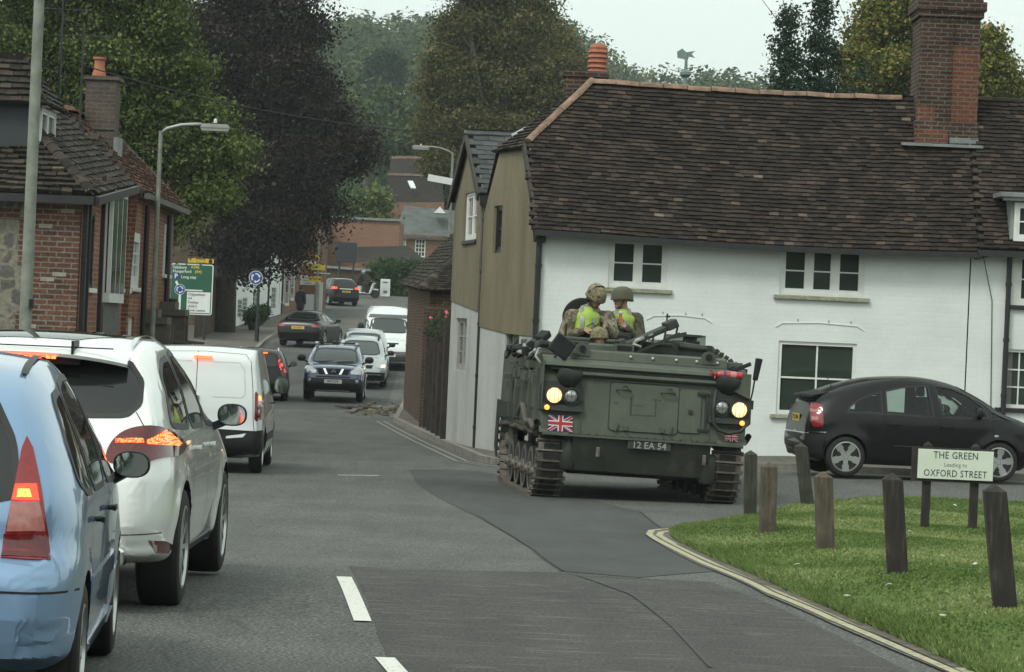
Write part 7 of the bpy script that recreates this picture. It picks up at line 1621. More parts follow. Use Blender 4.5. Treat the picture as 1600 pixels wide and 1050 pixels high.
# mirrors and rods
b=MB(); b.tube([(1.42,.1,1.45),(1.45,.1,1.62),(1.47,.1,1.82)],.012,6); b.box((1.44,.1,1.45),(.06,.06,.12)); ms=b.build('mirror_stalk',M_ARMB,root); b=MB(); b.box((1.49,.1,1.93),(.05,.14,.30),rot=Matrix.Rotation(.12,3,'Y'),taper=(1.6,1)); b.build('mirror_head',M_PLAST,ms,bevel=.012)
b=MB(); b.bar((1.17,.2,1.88),(1.40,.1,2.0),.05,.05); b.bar((1.1,.3,1.86),(1.22,.2,1.93),.09,.06); tb(b,'stowed_rod',M_PLAST)
b=MB(); b.box((-1.16,.12,2.05),(.30,.05,.27),rot=Matrix.Rotation(.55,3,'Y')); mh=tb(b,'large_mirror',M_PLAST,bevel=.03); b=MB(); b.bar((-1.25,.1,1.9),(-1.15,.14,2.05),.03); b.bar((-1.0,.12,1.96),(-.9,.25,1.96),.03); b.build('mirror_arm',M_ARMB,mh)
# left cheek plate and clutter
b=MB(); b.prism([(0,1.86),(.0,1.2),(1.6,1.2),(1.6,1.93),(.3,1.93)],-1.40,-1.385,'X'); tb(b,'side_armour',M_ARM,bevel=.003); 
rs=random.Random(11)
b=MB()
for i in range(12):
    y=.5+i*.32; b.box((-1.44,y,1.62+rs.uniform(-.2,.2)),(.1,.2,.12)); 
for i in range(5): b.bar((-1.42,.4+i*.8,1.0),(-1.42,.4+i*.8,1.75),.03,.05)
tb(b,'side_fittings',M_ARM)
M_KIT=pm('pale_worn_metal',(.28,.28,.25),.5,.3,.4,12)
b=MB()
for i in range(6):
    y=.25+i*.45; a=Vector((-1.48+rs.uniform(-.03,.05),y,1.93+rs.uniform(-.05,.08))); b.tube([a,a+Vector((rs.uniform(-.12,.1),.15,rs.uniform(-.1,.16))),a+Vector((rs.uniform(-.05,.2),.3,rs.uniform(-.12,.1)))],.026,6)
b.tube([(-1.42,.1,1.80),(-1.5,.15,1.9),(-1.45,.3,2.0),(-1.30,.3,2.02)],.02,6); tb(b,'tow_cable',M_KIT,bevel=0,smooth=True)
b=MB()
for i in range(7):
    y=.3+i*.5; b.lathe([(0,-.06),(.05,-.06),(.055,.05),(0,.06)],(-1.46+rs.uniform(-.12,.1),y,1.98+rs.uniform(-.1,.12)),rs.choice('XYZ'),10); b.bar((-1.55,y,1.93+rs.uniform(-.1,.1)),(-1.38,y+.2,2.04+rs.uniform(-.1,.1)),.04)
tb(b,'stowed_tools',M_PLAST)
b=MB(); b.box((-1.16,1.4,2.02),(.36,.5,.18)); b.box((-1.12,2.1,2.0),(.3,.6,.14)); b.box((-1.2,3,2.02),(.3,.7,.2)); tb(b,'stowage_box',M_ARM,bevel=.02)
b=MB(); b.bar((-1.3,1.5,2.12),(-1.2,1.6,2.22),.16,.1); tb(b,'rolled_bag',M_CANV,bevel=.02)
for (x,y,h_) in ((-.95,1.5,.42),(-.80,1.7,.33)):
    b=MB(); b.lathe([(.05,0),(.06,.1),(.035,.14),(.045,.2),(.02,.26),(.012,h_)],(x,y,1.95),'Z',12); b.build('aerial_base',M_PLAST,root,40)
b=MB(); b.bar((-.7,.9,2.03),(-.5,.9,2.03),.02); b.box((-.62,1.5,2.08),(.10,.05,.03)); tb(b,'red_marker',pm('red_lever',(.3,.03,.03),.4))
# roof: driver hatch coaming, periscopes, raised cupola
b=MB(); b.lathe([(.30,0),(.36,0),(.36,.10),(.33,.13),(.30,.12)],(-.58,.85,2.0),'Z',28,cap=False); b.build('driver_hatch_ring',M_ARM,root,30)
for x in (-.88,-.26): b=MB(); b.box((x,.62,2.09),(.26,.16,.11)); b.box((x,.535,2.09),(.2,.02,.06),mi=1); tb(b,'periscope',[M_ARM,M_UNDER],bevel=0)
b=MB(); b.bbox((-1.0,1.2,2.04),(.4,2.0,2.16)); b.bar((-1.0,1.2,2.17),(.5,1.2,2.17),.06,.05); tb(b,'cupola_base',M_ARM,bevel=.02)
b=MB(); b.lathe([(.40,0),(.47,0),(.47,.2),(.43,.26),(.40,.25)],(-.48,2.15,2.1),'Z',32,cap=False); b.build('commander_hatch_ring',M_ARMB,root,30)
for (x0,x1) in ((-.82,-.40),(-.34,-.02)):
    b=MB(); b.bbox((x0,1.62,2.12),(x1,1.78,2.30)); b.bbox((x0+.04,1.60,2.17),(x1-.04,1.622,2.27),mi=1); tb(b,'sight_box',[M_ARMB,M_UNDER],bevel=.012)
# open round hatch lid behind the commander
b=MB(); b.lathe([(0,0),(.25,0),(.28,.02),(.28,.05),(.25,.07),(0,.07)],(-.62,2.35,2.47),'Y',36); tb(b,'hatch_lid',M_UNDER,bevel=0,smooth=30)
# big hatch lid folded open, leaning up to the right, with framework
a=math.atan2(.34,.66); rot=Matrix.Rotation(-a,3,'Y')
b=MB(); b.box((.10,1.0,2.27),(.78,.5,.07),rot=rot); b.box((-.24,.9,2.12),(.10,.4,.18),rot=rot); b.box((.40,.9,2.45),(.16,.44,.12),rot=rot); ld=tb(b,'open_hatch_lid',M_ARMB,bevel=.02)
b=MB(); d=rot@Vector((1,0,0)); n=rot@Vector((0,0,1)); c0=Vector((.10,.74,2.27))-n*.13
b.bar(c0-d*.42,c0+d*.40,.04,.04)
for k in (-.38,-.2,-.02,.16,.34): b.bar(c0+d*k,c0+d*(k+.08)+n*.12,.025,.025)
b.bar(c0+d*.30-n*.0,c0+d*.48-n*.04,.05,.06); b.bar((.42,.9,2.18),(.56,.9,2.03),.02,.02); b.box((.58,.88,2.03),(.07,.07,.05)); b.build('lid_framework',M_ARMB,ld)
b=MB()
for k in (-.22,0.02): c=Vector((.10,.742,2.285))+d*k; b.box(c,(.06,.01,.025),rot=rot)
b.build('lid_stencil',pm('white_stencil',(.26,.27,.25),.7),ld)
b=MB(); b.tube([Vector((.34,.85,2.50)),Vector((.34,.85,2.60))],.012,6); b.box((.35,.85,2.56),(.05,.04,.03)); b.build('lid_catch',M_ARMB,ld)
b=MB(); b.tube([(-.12,.8,2.05),(-.08,.7,2.2),(.02,.7,2.25)],.03,8); b.tube([(-.2,.7,2.05),(-.12,.62,2.15),(-.02,.6,2.12)],.02,6); tb(b,'hinge_springs',M_KIT,bevel=0,smooth=True)
# right rear roof block, filler cap, roller
b=MB(); b.prism([(.25,2.0),(1.30,1.96),(1.08,2.20),(.42,2.24)],1.3,2.9,'Y'); tb(b,'raised_roof_plate',M_ARM,bevel=.012)
b=MB(); b.lathe([(.10,0),(.10,.06),(.17,.07),(.17,.10),(0,.10)],(.80,1.6,2.24),'Z',20); tb(b,'ventilator_cap',M_ARMB,bevel=0,smooth=30)
b=MB(); b.tube([(.60,1.25,2.16),(1.02,1.25,2.15)],.035,10); b.box((1.02,1.25,2.16),(.06,.08,.09)); tb(b,'roller_bar',M_ARMB,bevel=0)
b=MB()
for i in range(7): x=1.10+i*.05; z=2.13-i*.04; b.box((x,1.1-i*.1,z),(.06,.07,.07),rot=Matrix.Rotation(rs.uniform(-.6,.6),3,'Y'))
tb(b,'smoke_discharger',M_ARMB,bevel=.012)
b=MB(); b.bbox((1.12,.35,1.9),(1.34,1.2,2.0)); b.bar((.9,.33,1.99),(1.28,.5,1.93),.05,.05); tb(b,'front_locker',M_ARM,bevel=.012)
# exhaust / right cheek
b=MB(); b.prism([(1.16,1.62),(1.40,1.52),(1.40,1.86),(1.2,1.86)],-.02,.5,'Y'); tb(b,'cheek_plate',M_ARM)
# mudguards
for sg in (-1,1):
    b=MB(); b.prism([(.0,.9),(.04,.98),(5.1,.98),(5.1,.94),(.06,.94)],sg*1.0,sg*1.40,'X'); mg=tb(b,'mudguard',M_ARM,bevel=.004)
    b=MB(); n=26
    for i in range(n-1):
        y0=.06+i*.09;y1=.06+(i+1)*.09; z=lambda y:1.12-.10*math.sin(y*2.4)-.05*math.sin(y*6); 
        b.tube([(sg*1.43,y0,z(y0)-.06),(sg*1.43,y1,z(y1)-.06)],.045,6,cap=False)
    b.build('rubber_skirt',pm('dusty_rubber',(.09,.085,.07),.9,0,.3,5),root,True)
    b=MB(); b.prism([(2.4,1.2),(5.2,1.2),(5.2,.5),(4.9,.35),(4.9,.95),(2.4,1.0)],sg*1.405,sg*1.43,'X'); tb(b,'side_skirt',M_ARMB,bevel=.003)
# tracks: closed loop of links
def loop():
    pts=[]
    def arc(cy,cz,r,a0,a1,n):
        for i in range(n): t=R(a0+(a1-a0)*i/(n-1)); pts.append((cy+r*math.cos(t),cz+r*math.sin(t)))
    arc(.46,.64,.30,90,205,12)     # front sprocket (towards -y)
    pts.append((.30,.28)); arc(.80,.33,.33,222,268,5)
    for i in range(1,13): pts.append((.8+i*.27,0.0))
    arc(4.45,.36,.33,285,330,5); arc(4.72,.62,.28,-20,90,9)
    for i in range(1,15): y=4.72-i*.28; pts.append((y,.90-.02*math.sin(i*1.57)))
    return pts
LP=[Vector((p[0],p[1])) for p in loop()]
LP=LP+[LP[0]]; seg=[(LP[i+1]-LP[i]).length for i in range(len(LP)-1)]; tot=sum(seg); nl=int(tot/.132); 
def at(s_):
    s_%=tot
    for i,l in enumerate(seg):
        if s_<=l: return LP[i].lerp(LP[i+1],s_/l),(LP[i+1]-LP[i]).normalized()
        s_-=l
    return LP[0],(LP[1]-LP[0]).normalized()
for sg in (-1,1):
    cx=sg*1.19; b=MB(); tw=.42
    for i in range(nl):
        p,d=at(i*tot/nl); p0,_=at((i-.5)*tot/nl); p1,_=at((i+.5)*tot/nl); d=(p1-p0).normalized()
        t=Vector((0,d.x,d.y)); nrm=Vector((0,-d.y,d.x)); 
        # outward = away from loop centre
        if nrm.dot(Vector((0,p.x-2.6,p.y-.45)))<0: nrm=-nrm
        M=Matrix((Vector((1,0,0)),t,nrm)).transposed(); c=Vector((cx,p.x,p.y))
        b.box(c-nrm*.022,(tw*.86,.112,.035),rot=M,mi=0); b.box(c-nrm*.005+t*.0,(tw*.52,.085,.045),rot=M,mi=1)
        b.box(c+t*.055+nrm*.0,(tw,.022,.055),rot=M,mi=0)
        for e in (-1,1): b.box(c+Vector((e*tw*.40,0,0))+t*.0-nrm*.012,(.03,.10,.05),rot=M,mi=0); b.box(c+Vector((e*tw*.485,0,0))+t*.055-nrm*.01,(.03,.05,.035),rot=M,mi=0)
        b.box(c-nrm*.07,(.03,.06,.07),rot=M,mi=0)
    b.build('track',[M_TRK,M_PAD],root)
    w_=MB(); pr=[(0,-.05),(.07,-.05),(.09,-.02),(.12,.02),(.24,.03),(.25,.0),(.31,.0),(.315,.04),(.315,.10),(.30,.12),(.2,.10),(0,.10)]
    base=None
    for i in range(5):
        y=.98+i*.80
        if base is None:
            w_.lathe(pr,(0,0,0),'X',36,mi=0); w_.lathe([(.318,.005),(.318,.095)],(0,0,0),'X',36,mi=1); base=w_.build('road_wheel',[pm('dusty_wheel',(.1,.095,.08),.8,0,.35,6),M_PAD],root,35); h_=MB(); h_.lathe([(0,-.09),(.05,-.085),(.065,-.04)],(0,0,0),'X',14); 
            for k in range(8): a=k*math.pi/4; h_.sphere((-.03,.09*math.cos(a),.09*math.sin(a)),.013,6,4)
            h_.build('hub',M_TRK,base,35); o=base
        else: o=copy_tree(base,root)
        o.location=(sg*(1.28),y,.335); o.rotation_euler=(0,0,0) if sg<0 else (0,0,math.pi)
    b=MB(); b.lathe([(0,-.06),(.1,-.05),(.12,0),(.22,.0),(.25,.03),(.25,.1),(0,.12)],(0,0,0),'X',28)
    for k in range(12): a=k*math.pi/6; b.box((.05,.26*math.cos(a),.26*math.sin(a)),(.05,.05,.05),rot=Matrix.Rotation(a,3,'X'))
    for y,z,nm in ((.46,.64,'drive_sprocket'),(4.72,.62,'idler_wheel')):
        o=b.build(nm,pm('dusty_wheel',(.1,.095,.08),.8),root,35); o.location=(sg*1.27,y,z); o.rotation_euler=(0,0,0) if sg<0 else (0,0,math.pi)
    b=MB()
    for y in (1.5,3.1): b.tube([(sg*1.0,y,.55),(sg*1.1,y+.5,.62)],.05,8)
    for i in range(5): b.bar((sg*1.05,.6+i*.8,.5),(sg*1.05,.98+i*.8,.335),.08,.1)
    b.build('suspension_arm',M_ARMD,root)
b=MB(); b.lathe([(.10,-.2),(.13,-.15),(.13,.15),(.1,.2)],(-.96,.22,.62),'Z',16); b.build('final_drive',M_ARMD,root,35); b=MB(); b.lathe([(.10,-.2),(.13,-.15),(.13,.15),(.1,.2)],(.93,.22,.55),'Z',16); b.build('final_drive',M_ARMD,root,35)
b=MB(); b.bbox((-.62,-.012,.62),(-.57,.03,.75)); b.bbox((.82,-.0,.6),(.87,.04,.74)); tb(b,'tow_bracket',M_TRK,bevel=.01)
# ---------------- people ----------------
def camo(name,cols,sc=9):
    m,nt,b=_bsdf(name); o=coords(nt); n=noise(nt,o,sc,4,.6); n2=noise(nt,o,sc*1.7,4,.65); r=ramp(nt,[(0,cols[0]),(.46,cols[1]),(.56,cols[2])],'CONSTANT'); nt.links.new(n.outputs[0],r.inputs[0]); f=ramp(nt,[(.55,(0,0,0)),(.57,(1,1,1))]); nt.links.new(n2.outputs[0],f.inputs[0])
    nt.links.new(mixc(nt,f.outputs[0],r.outputs[0],cols[3]),b.inputs['Base Color']); b.inputs['Roughness'].default_value=.95; n3=noise(nt,o,40,3); bump(nt,b,n3.outputs[0],.5,.01); return m
M_CAMO=camo('desert_camouflage',[(.10,.085,.05),(.2,.175,.125),(.24,.215,.16),(.07,.06,.035)],11); M_CAMH=camo('helmet_camouflage',[(.13,.115,.055),(.2,.175,.1),(.08,.07,.04),(.26,.235,.15)],16); M_CAMD=camo('woodland_camouflage',[(.045,.05,.03),(.075,.07,.045),(.035,.032,.022),(.11,.10,.065)],10); M_OLH=pm('olive_helmet_cover',(.085,.085,.055),.9,0,.2,8,.4,40)
M_HV=pm('fluorescent_yellow_vest',(.30,.44,.06),.6,0,.12,7,.3,30); M_REF=pm('grey_reflective_tape',(.2,.21,.2),.35,.2,.1,10); M_SKIN=pm('skin',(.36,.2,.14),.55,0,.15,14); M_HAIR=pm('dark_hair',(.03,.022,.016),.8); M_DARK=pm('dark_clothing',(.014,.015,.017),.85,0,.3,6,.3,30)
def blob(name,shapes,vox,mat,parent,smooth=3,**k):
    b=MB()
    for s_ in shapes:
        if s_[0]=='c':
            _,p,q,r1,r2=s_; p=Vector(p);q=Vector(q); n=8; pts=[p.lerp(q,i/n) for i in range(n+1)]; b.tube(pts,[r1+(r2-r1)*i/n for i in range(n+1)],14); b.sphere(p,r1,14,10); b.sphere(q,r2,14,10)
        elif s_[0]=='e': b.sphere(s_[1],1,20,14,s_[2],rot=s_[3] if len(s_)>3 else None)
    o=b.build(name,mat,None,True); md=o.modifiers.new('r','REMESH'); md.mode='VOXEL'; md.voxel_size=vox; sm=o.modifiers.new('s','SMOOTH'); sm.iterations=smooth; sm.factor=.5
    me=evald(o); bpy.data.objects.remove(o); me.name=name
    if not me.materials: me.materials.append(mat)
    return finish(name,me,parent,True,**k)
def hand(wrist,dirn,palmn,L=.18,curl=.5,thumb=1):
    """palm + five fingers as capsules; dirn along the fingers, palmn = direction the palm faces"""
    w_=Vector(wrist); d=Vector(dirn).normalized(); n=Vector(palmn); n=(n-d*n.dot(d)).normalized(); s_=d.cross(n)*thumb; sh=[]
    k=L/.18
    for t in (-.028,-.01,.01,.028): sh.append(('c',w_+d*.02*k+s_*t*.7*k,w_+d*.088*k+s_*t*k,.0155*k,.0135*k))
    for i,(t,l) in enumerate(((-.031,.062),(-.011,.074),(.010,.080),(.030,.072))):
        a=w_+d*.09*k+s_*t*k; c1=curl*.7; c2=curl*1.6; b_=a+(d*math.cos(c1)+n*math.sin(c1))*l*.5*k; c=b_+(d*math.cos(c2)+n*math.sin(c2))*l*.5*k
        sh+= [('c',a,b_,.0098*k,.009*k),('c',b_,c,.009*k,.0075*k)]
    a=w_+d*.03*k+s_*.03*k; b_=a+(d*.6+s_*.7+n*.3).normalized()*.04*k; c=b_+(d*.85+s_*.1+n*.5).normalized()*.034*k; sh+=[('c',a,b_,.014*k,.011*k),('c',b_,c,.011*k,.009*k)]
    return sh
def head(c,yaw,pitch,sc=1):
    """returns shapes; face looks along local -y rotated by yaw (about z) and pitched down"""
    Rm=Matrix.Rotation(yaw,3,'Z')@Matrix.Rotation(pitch,3,'X'); c=Vector(c); P=lambda x,y,z: c+Rm@Vector((x,y,z))*sc; sh=[('e',P(0,.01,.03),(.075*sc,.093*sc,.095*sc),Rm),('e',P(0,-.02,-.04),(.058*sc,.07*sc,.075*sc),Rm),('c',P(0,-.088,.015),P(0,-.108,-.018),.011,.015),('e',P(0,-.075,-.085),(.028,.022,.02),Rm),('c',P(-.03,-.078,.035),P(.03,-.078,.035),.012,.012),('c',P(-.02,-.088,-.05),P(.02,-.088,-.05),.008,.008),('e',P(.076,.01,-.01),(.012,.022,.032),Rm),('e',P(-.076,.01,-.01),(.012,.022,.032),Rm),('c',P(0,.02,-.06),P(0,.03,-.16),.055,.06)]
    return sh,Rm,P
def eyes(P,root,Rm):
    b=MB()
    for s_ in (-1,1): b.sphere(P(s_*.031,-.083,.012),.0095,8,6)
    b.build('eyes',pm('dark_eye',(.03,.025,.02),.3),root,True)
    b=MB(); b.bar(P(-.022,-.097,-.052),P(.022,-.097,-.052),.006,.006); b.build('mouth',pm('lip',(.25,.1,.08),.6),root)
def helmet(P,Rm,mat,root,strap=True,comm=False):
    b=MB(); n=28; vs=[]; pr=[(0,.150),(.05,.146),(.09,.128),(.118,.095),(.130,.05),(.133,.01),(.138,-.015)]
    for (r,z) in pr:
        for j in range(n):
            t=2*math.pi*j/n; x=r*math.cos(t)*.92; y=r*math.sin(t)*1.1; zz=z-(.03*max(0,math.sin(t)) if z<.03 else 0); vs.append(P(x,y+.012,zz+.015))
    k=len(pr); fs=[(i*n+j,i*n+(j+1)%n,(i+1)*n+(j+1)%n,(i+1)*n+j) for i in range(k-1) for j in range(n)]
    b.add(vs,fs); h=b.build('helmet',mat,root,60)
    sol=h.modifiers.new('t','SOLIDIFY'); sol.thickness=.012; sol.offset=-1; me=evald(h); h.modifiers.clear(); h.data=me
    for p in me.polygons: p.use_smooth=True
    b=MB(); b.tube([P(.122*math.cos(t)*.93,.135*math.sin(t)+.012,.012-(.02*max(0,math.sin(t)))) for t in [i*2*math.pi/24 for i in range(25)]],.008,5); b.build('helmet_band',M_CANV,h,True)
    if comm:
        b=MB(); b.tube([P(-.1,.02,-.02),P(-.12,.01,.08),P(-.05,0,.165),P(.05,0,.165),P(.12,.01,.08),P(.1,.02,-.02)],.011,6)
        for s_ in (-1,1): b.sphere(P(s_*.095,.01,-.03),.045,12,8,(.55,1,1.1),rot=Rm)
        b.tube([P(-.095,-.02,-.05),P(-.07,-.10,-.075),P(-.02,-.12,-.07)],.006,5); b.sphere(P(-.015,-.12,-.068),.014,8,6); b.build('headset',M_PLAST,h,True)
    b=MB(); b.tube([P(-.085,-.01,-.01),P(-.06,-.04,-.09),P(0,-.055,-.115),P(.06,-.04,-.09),P(.085,-.01,-.01)],.006,5); b.build('chin_strap',M_CANV,h,True)
def soldier(name,label,base,hd,yaw,pitch,sh,el,wr,hands,jm,hm,vest,comm,torso,extra=None):
    """points given in carrier-local axes x right, y away, z up, relative to base (pelvis at origin)"""
    r=empty(name,TM@Vector(base),label=label,cat='soldier',group='helmeted crew of the armoured carrier'); r.scale=(1.12,1.12,1.12)
    hs,Rm,P=head(hd,yaw,pitch); body=list(hs); body+=[('c',(0,0,-.1),torso[0],.13,.12),('c',torso[0],torso[1],.13,.13),('c',torso[1],Vector(hd)+Vector((0,.03,-.15)),.09,.055)]
    for i in (0,1): body+=[('c',sh[i],el[i],.05,.042),('c',el[i],wr[i],.04,.027)]
    for h in hands: body+=hand(*h)
    blob('body',body,.0085,M_SKIN,r,2)
    jk=[('c',(0,.02,-.15),torso[0],.165,.165),('c',torso[0],torso[1],.165,.15),('e',Vector(torso[1])+Vector((0,0,.02)),(.19,.13,.12)),('c',Vector(torso[1]),Vector(torso[1])+Vector((0,0,.10)),.12,.085)]
    for i in (0,1):
        jk+=[('c',torso[1],sh[i],.11,.088),('c',sh[i],el[i],.092,.076),('c',el[i],Vector(el[i]).lerp(Vector(wr[i]),.93),.074,.048)]
    for i in (0,1):
        for t in (.25,.55,.8): p=Vector(sh[i]).lerp(Vector(el[i]),t); jk.append(('e',p+Vector((random.uniform(-.01,.01),random.uniform(-.01,.01),0)),(.084-.016*t,.084-.016*t,.02)))
    blob('jacket',jk,.013,jm,r,2)
    if vest:
        vb=[('c',(0,.01,-.12),torso[0],.178,.18),('c',torso[0],torso[1],.18,.163),('e',Vector(torso[1])+Vector((0,0,.015)),(.185,.145,.11))]
        v=blob('high_visibility_vest',vb,.014,M_HV,r,2)
        t0=Vector(torso[0]);t1=Vector(torso[1])
        for z_,off_ in ((-.02,0),):
            pass
        bv=BVHTree.FromPolygons([q.co for q in v.data.vertices],[tuple(p.vertices) for p in v.data.polygons]); b=MB()
        def strip(pts,w_=.05):
            vs=[]
            for i,p in enumerate(pts):
                q,n_,_,_=bv.find_nearest(Vector(p)); d=Vector(pts[min(i+1,len(pts)-1)])-Vector(pts[max(i-1,0)]); t=n_.cross(d).normalized()*w_/2; vs+=[q+n_*.013+t,q+n_*.013-t]
            b.add(vs,[(2*i,2*i+1,2*i+3,2*i+2) for i in range(len(pts)-1)])
        for sx in (-.09,.10): strip([t0.lerp(t1,k)+Vector((sx,-.25,.0)) for k in (-.3,0,.3,.6,.85)]+[t1+Vector((sx,-.12,.14)),t1+Vector((sx,0,.2))])
        cz=t0+Vector((0,0,-.06)); strip([cz+Vector((.3*math.cos(a),.3*math.sin(a),0)) for a in [i*math.pi/9 for i in range(19)]])
        b.build('reflective_strip',M_REF,v,True)
    helmet(P,Rm,hm,r,comm=comm); eyes(P,r,Rm)
    if extra: extra(r,P)
    return r
# commander in the vest, standing in the roof hatch, looking down to his left
def ex1(r,P):
    b=MB(); b.tube([P(-.05,-.04,-.13),(-.04,-.15,.25),(.06,-.22,.3),(.12,-.28,.24)],.007,5); b.tube([P(.05,-.04,-.13),(.08,-.16,.25),(.13,-.22,.3),(.17,-.28,.24)],.007,5); b.build('lanyard',M_CANV,r)
S1=(-.60,1.85,2.06)
soldier('person','soldier in desert camouflage and yellow vest standing in the hatch, looking down',S1,(.09,-.06,.62),R(28),R(34),[(-.20,.0,.38),(.25,.02,.38)],[(-.30,-.08,.12),(.33,-.12,.16)],[(-.05,-.30,.21),(.21,-.31,.29)],
    [((-.05,-.30,.21),(1,-.15,.05),(0,.3,-1),.18,.5,-1),((.21,-.31,.29),(-.2,-.2,-1),(-1,0,0),.18,.9,1)],M_CAMO,M_CAMH,True,True,[(-.01,.0,.12),(.0,.0,.36)],ex1)
rt=empty('binoculars',TM@(Vector(S1)+Vector((.155,-.31,.19))*1.12),label='dark green binoculars hanging at the vested soldier\'s chest',cat='binoculars')
b=MB(); b.lathe([(.02,-.06),(.028,-.05),(.022,0),(.03,.05),(.03,.06)],(-.03,0,0),'Z',12); b.lathe([(.02,-.06),(.028,-.05),(.022,0),(.03,.05),(.03,.06)],(.035,0,0),'Z',12); b.box((0,0,.0),(.05,.03,.06)); b.build('barrels',pm('green_rubber',(.03,.045,.03),.7),rt,40)
# second soldier, talking into a handset
S2=(-.09,2.2,2.0)
def ex2(r,P):
    b=MB(); b.tube([(-.13,-.12,-.05),(-.10,-.16,.2),(-.02,-.15,.38)],.03,6); b.build('webbing_strap',M_CANV,r,True)
soldier('person','soldier in olive helmet facing left and raising a handset to his mouth',S2,(.0,-.03,.68),R(-62),R(4),[(-.17,-.02,.44),(.20,.03,.44)],[(-.16,-.16,.2),(.27,-.05,.14)],[(-.13,-.27,.26),(.06,-.28,.34)],
    [((-.13,-.27,.26),(.1,0,1),(1,0,0),.18,.9,-1),((.06,-.28,.34),(-.85,-.05,.45),(-.2,-.4,.5),.18,.8,1)],M_CAMD,M_OLH,True,False,[(.0,.0,.15),(.02,.0,.42)],ex2)
rt=empty('radio_handset',TM@(Vector(S2)+Vector((-.06,-.32,.46))*1.12),label='orange and white microphone held up by the second soldier',cat='microphone')
b=MB(); b.lathe([(.016,-.09),(.02,-.05),(.022,.04)],(0,0,0),'Z',12); b.build('grip',pm('orange_grip',(.45,.16,.09),.6),rt,40); b=MB(); b.lathe([(.022,.04),(.034,.05),(.036,.07),(0,.08)],(0,0,0),'Z',14); b.build('microphone_head',M_SIGNW,rt,40)
# driver, only the head above the hatch
r=empty('person',TM@Vector((-.58,.85,2.0)),label='driver with only camouflaged helmet and face above his hatch',cat='soldier',group='helmeted crew of the armoured carrier')
hs,Rm,P=head((.02,-.05,.19),R(14),R(-4)); blob('body',hs+[('c',(0,.02,-.1),(0,.02,-.5),.14,.16)],.009,M_SKIN,r,2); blob('jacket',[('c',(0,.03,-.16),(0,.03,-.6),.19,.2),('c',(-.2,.03,-.2),(.2,.03,-.2),.09,.09)],.016,M_CAMO,r,2); helmet(P,Rm,M_CAMH,r); eyes(P,r,Rm)
# pedestrian on the far pavement
pp=onground(464,163); r=empty('person',pp+Vector((0,0,.1)),R(-20),label='pedestrian in dark coat walking away beside the brick terrace',cat='pedestrian')
hs,Rm,P=head((0,0,1.58),R(180),0,.95); leg=[('c',(-.09,0,.86),(-.10,.12,.46),.085,.06),('c',(-.10,.12,.46),(-.10,.02,.08),.055,.04),('c',(.09,0,.86),(.10,-.05,.46),.085,.06),('c',(.10,-.05,.46),(.10,-.22,.10),.055,.04),('c',(-.10,.0,.05),(-.10,.18,.05),.045,.035),('c',(.10,-.24,.08),(.10,-.08,.05),.045,.035)]
arm=[('c',(-.19,0,1.38),(-.25,.02,1.1),.05,.042),('c',(-.25,.02,1.1),(-.24,.12,.88),.04,.03),('c',(.19,0,1.38),(.25,-.06,1.1),.05,.042),('c',(.25,-.06,1.1),(.26,-.04,.86),.04,.03)]
blob('body',hs+leg+arm+[('c',(0,0,.9),(0,0,1.38),.12,.13)]+hand((-.24,.12,.88),(0,.1,-1),(1,0,0))+hand((.26,-.04,.86),(0,0,-1),(-1,0,0)),.012,M_SKIN,r,2)
blob('coat',[('c',(0,0,.72),(0,0,1.1),.20,.18),('c',(0,0,1.1),(0,0,1.36),.18,.17),('c',(-.17,0,1.37),(.17,0,1.37),.085,.085),('c',(-.19,0,1.38),(-.25,.02,1.1),.075,.065),('c',(-.25,.02,1.1),(-.245,.11,.9),.065,.05),('c',(.19,0,1.38),(.25,-.06,1.1),.075,.065),('c',(.25,-.06,1.1),(.26,-.045,.88),.065,.05)],.018,M_DARK,r,2)
blob('trousers',[(s_[0],s_[1],s_[2],s_[3]*1.15,s_[4]*1.2) for s_ in leg],.016,M_DARK,r,2)
b=MB(); b.sphere(P(0,.03,.05),.1,16,10,(.9,1.05,.95)); b.build('hair',M_HAIR,r,True)
# ---------------- scooter and rider ----------------
sp_=onground(564,210); hdg=R(-12)
sr=empty('motor_scooter',sp_,hdg,label='pale motor scooter crossing the far junction',cat='scooter'); PWT=pm('pale_scooter_panel',(.5,.52,.52),.3,0,.1,5)
# local: x forward
for x in (-.62,.66):
    b=MB(); b.lathe([(.17,-.05),(.24,-.055),(.28,-.03),(.28,.03),(.24,.055),(.17,.05)],(0,0,0),'Y',24); wh=b.build('wheel',M_TYRE,sr,40); wh.location=(x,0,.28); b=MB(); b.lathe([(.17,-.03),(.05,-.04),(0,-.04)],(0,0,0),'Y',16); b.lathe([(0,.04),(.05,.04),(.17,.03)],(0,0,0),'Y',16); b.build('rim',M_ALLOY,wh)
b=MB(); b.prism([(-.85,.72),(-.75,.45),(-.3,.35),(-.2,.62),(-.25,.76)],-.13,.13,'Y'); b.prism([(-.3,.30),(.35,.25),(.35,.33),(-.3,.38)],-.14,.14,'Y'); b.prism([(.32,.25),(.44,.35),(.62,.92),(.5,.98),(.3,.4)],-.17,.17,'Y'); b.build('body_panels',PWT,sr,None,bevel=.03)
b=MB(); b.prism([(-.85,.73),(-.2,.76),(-.2,.83),(-.8,.86)],-.13,.13,'Y'); b.build('saddle',M_PLAST,sr,bevel=.03); b=MB(); b.prism([(.44,.52),(.9,.5),(.84,.58),(.5,.62)],-.06,.06,'Y'); b.build('front_mudguard',PWT,sr,bevel=.02)
b=MB(); b.tube([(.55,0,.9),(.72,.0,.28)],.03,8); b.tube([(.5,-.33,1.04),(.55,-.1,1.0),(.55,.1,1.0),(.5,.33,1.04)],.018,8); b.build('handlebar',M_PLAST,sr,True)
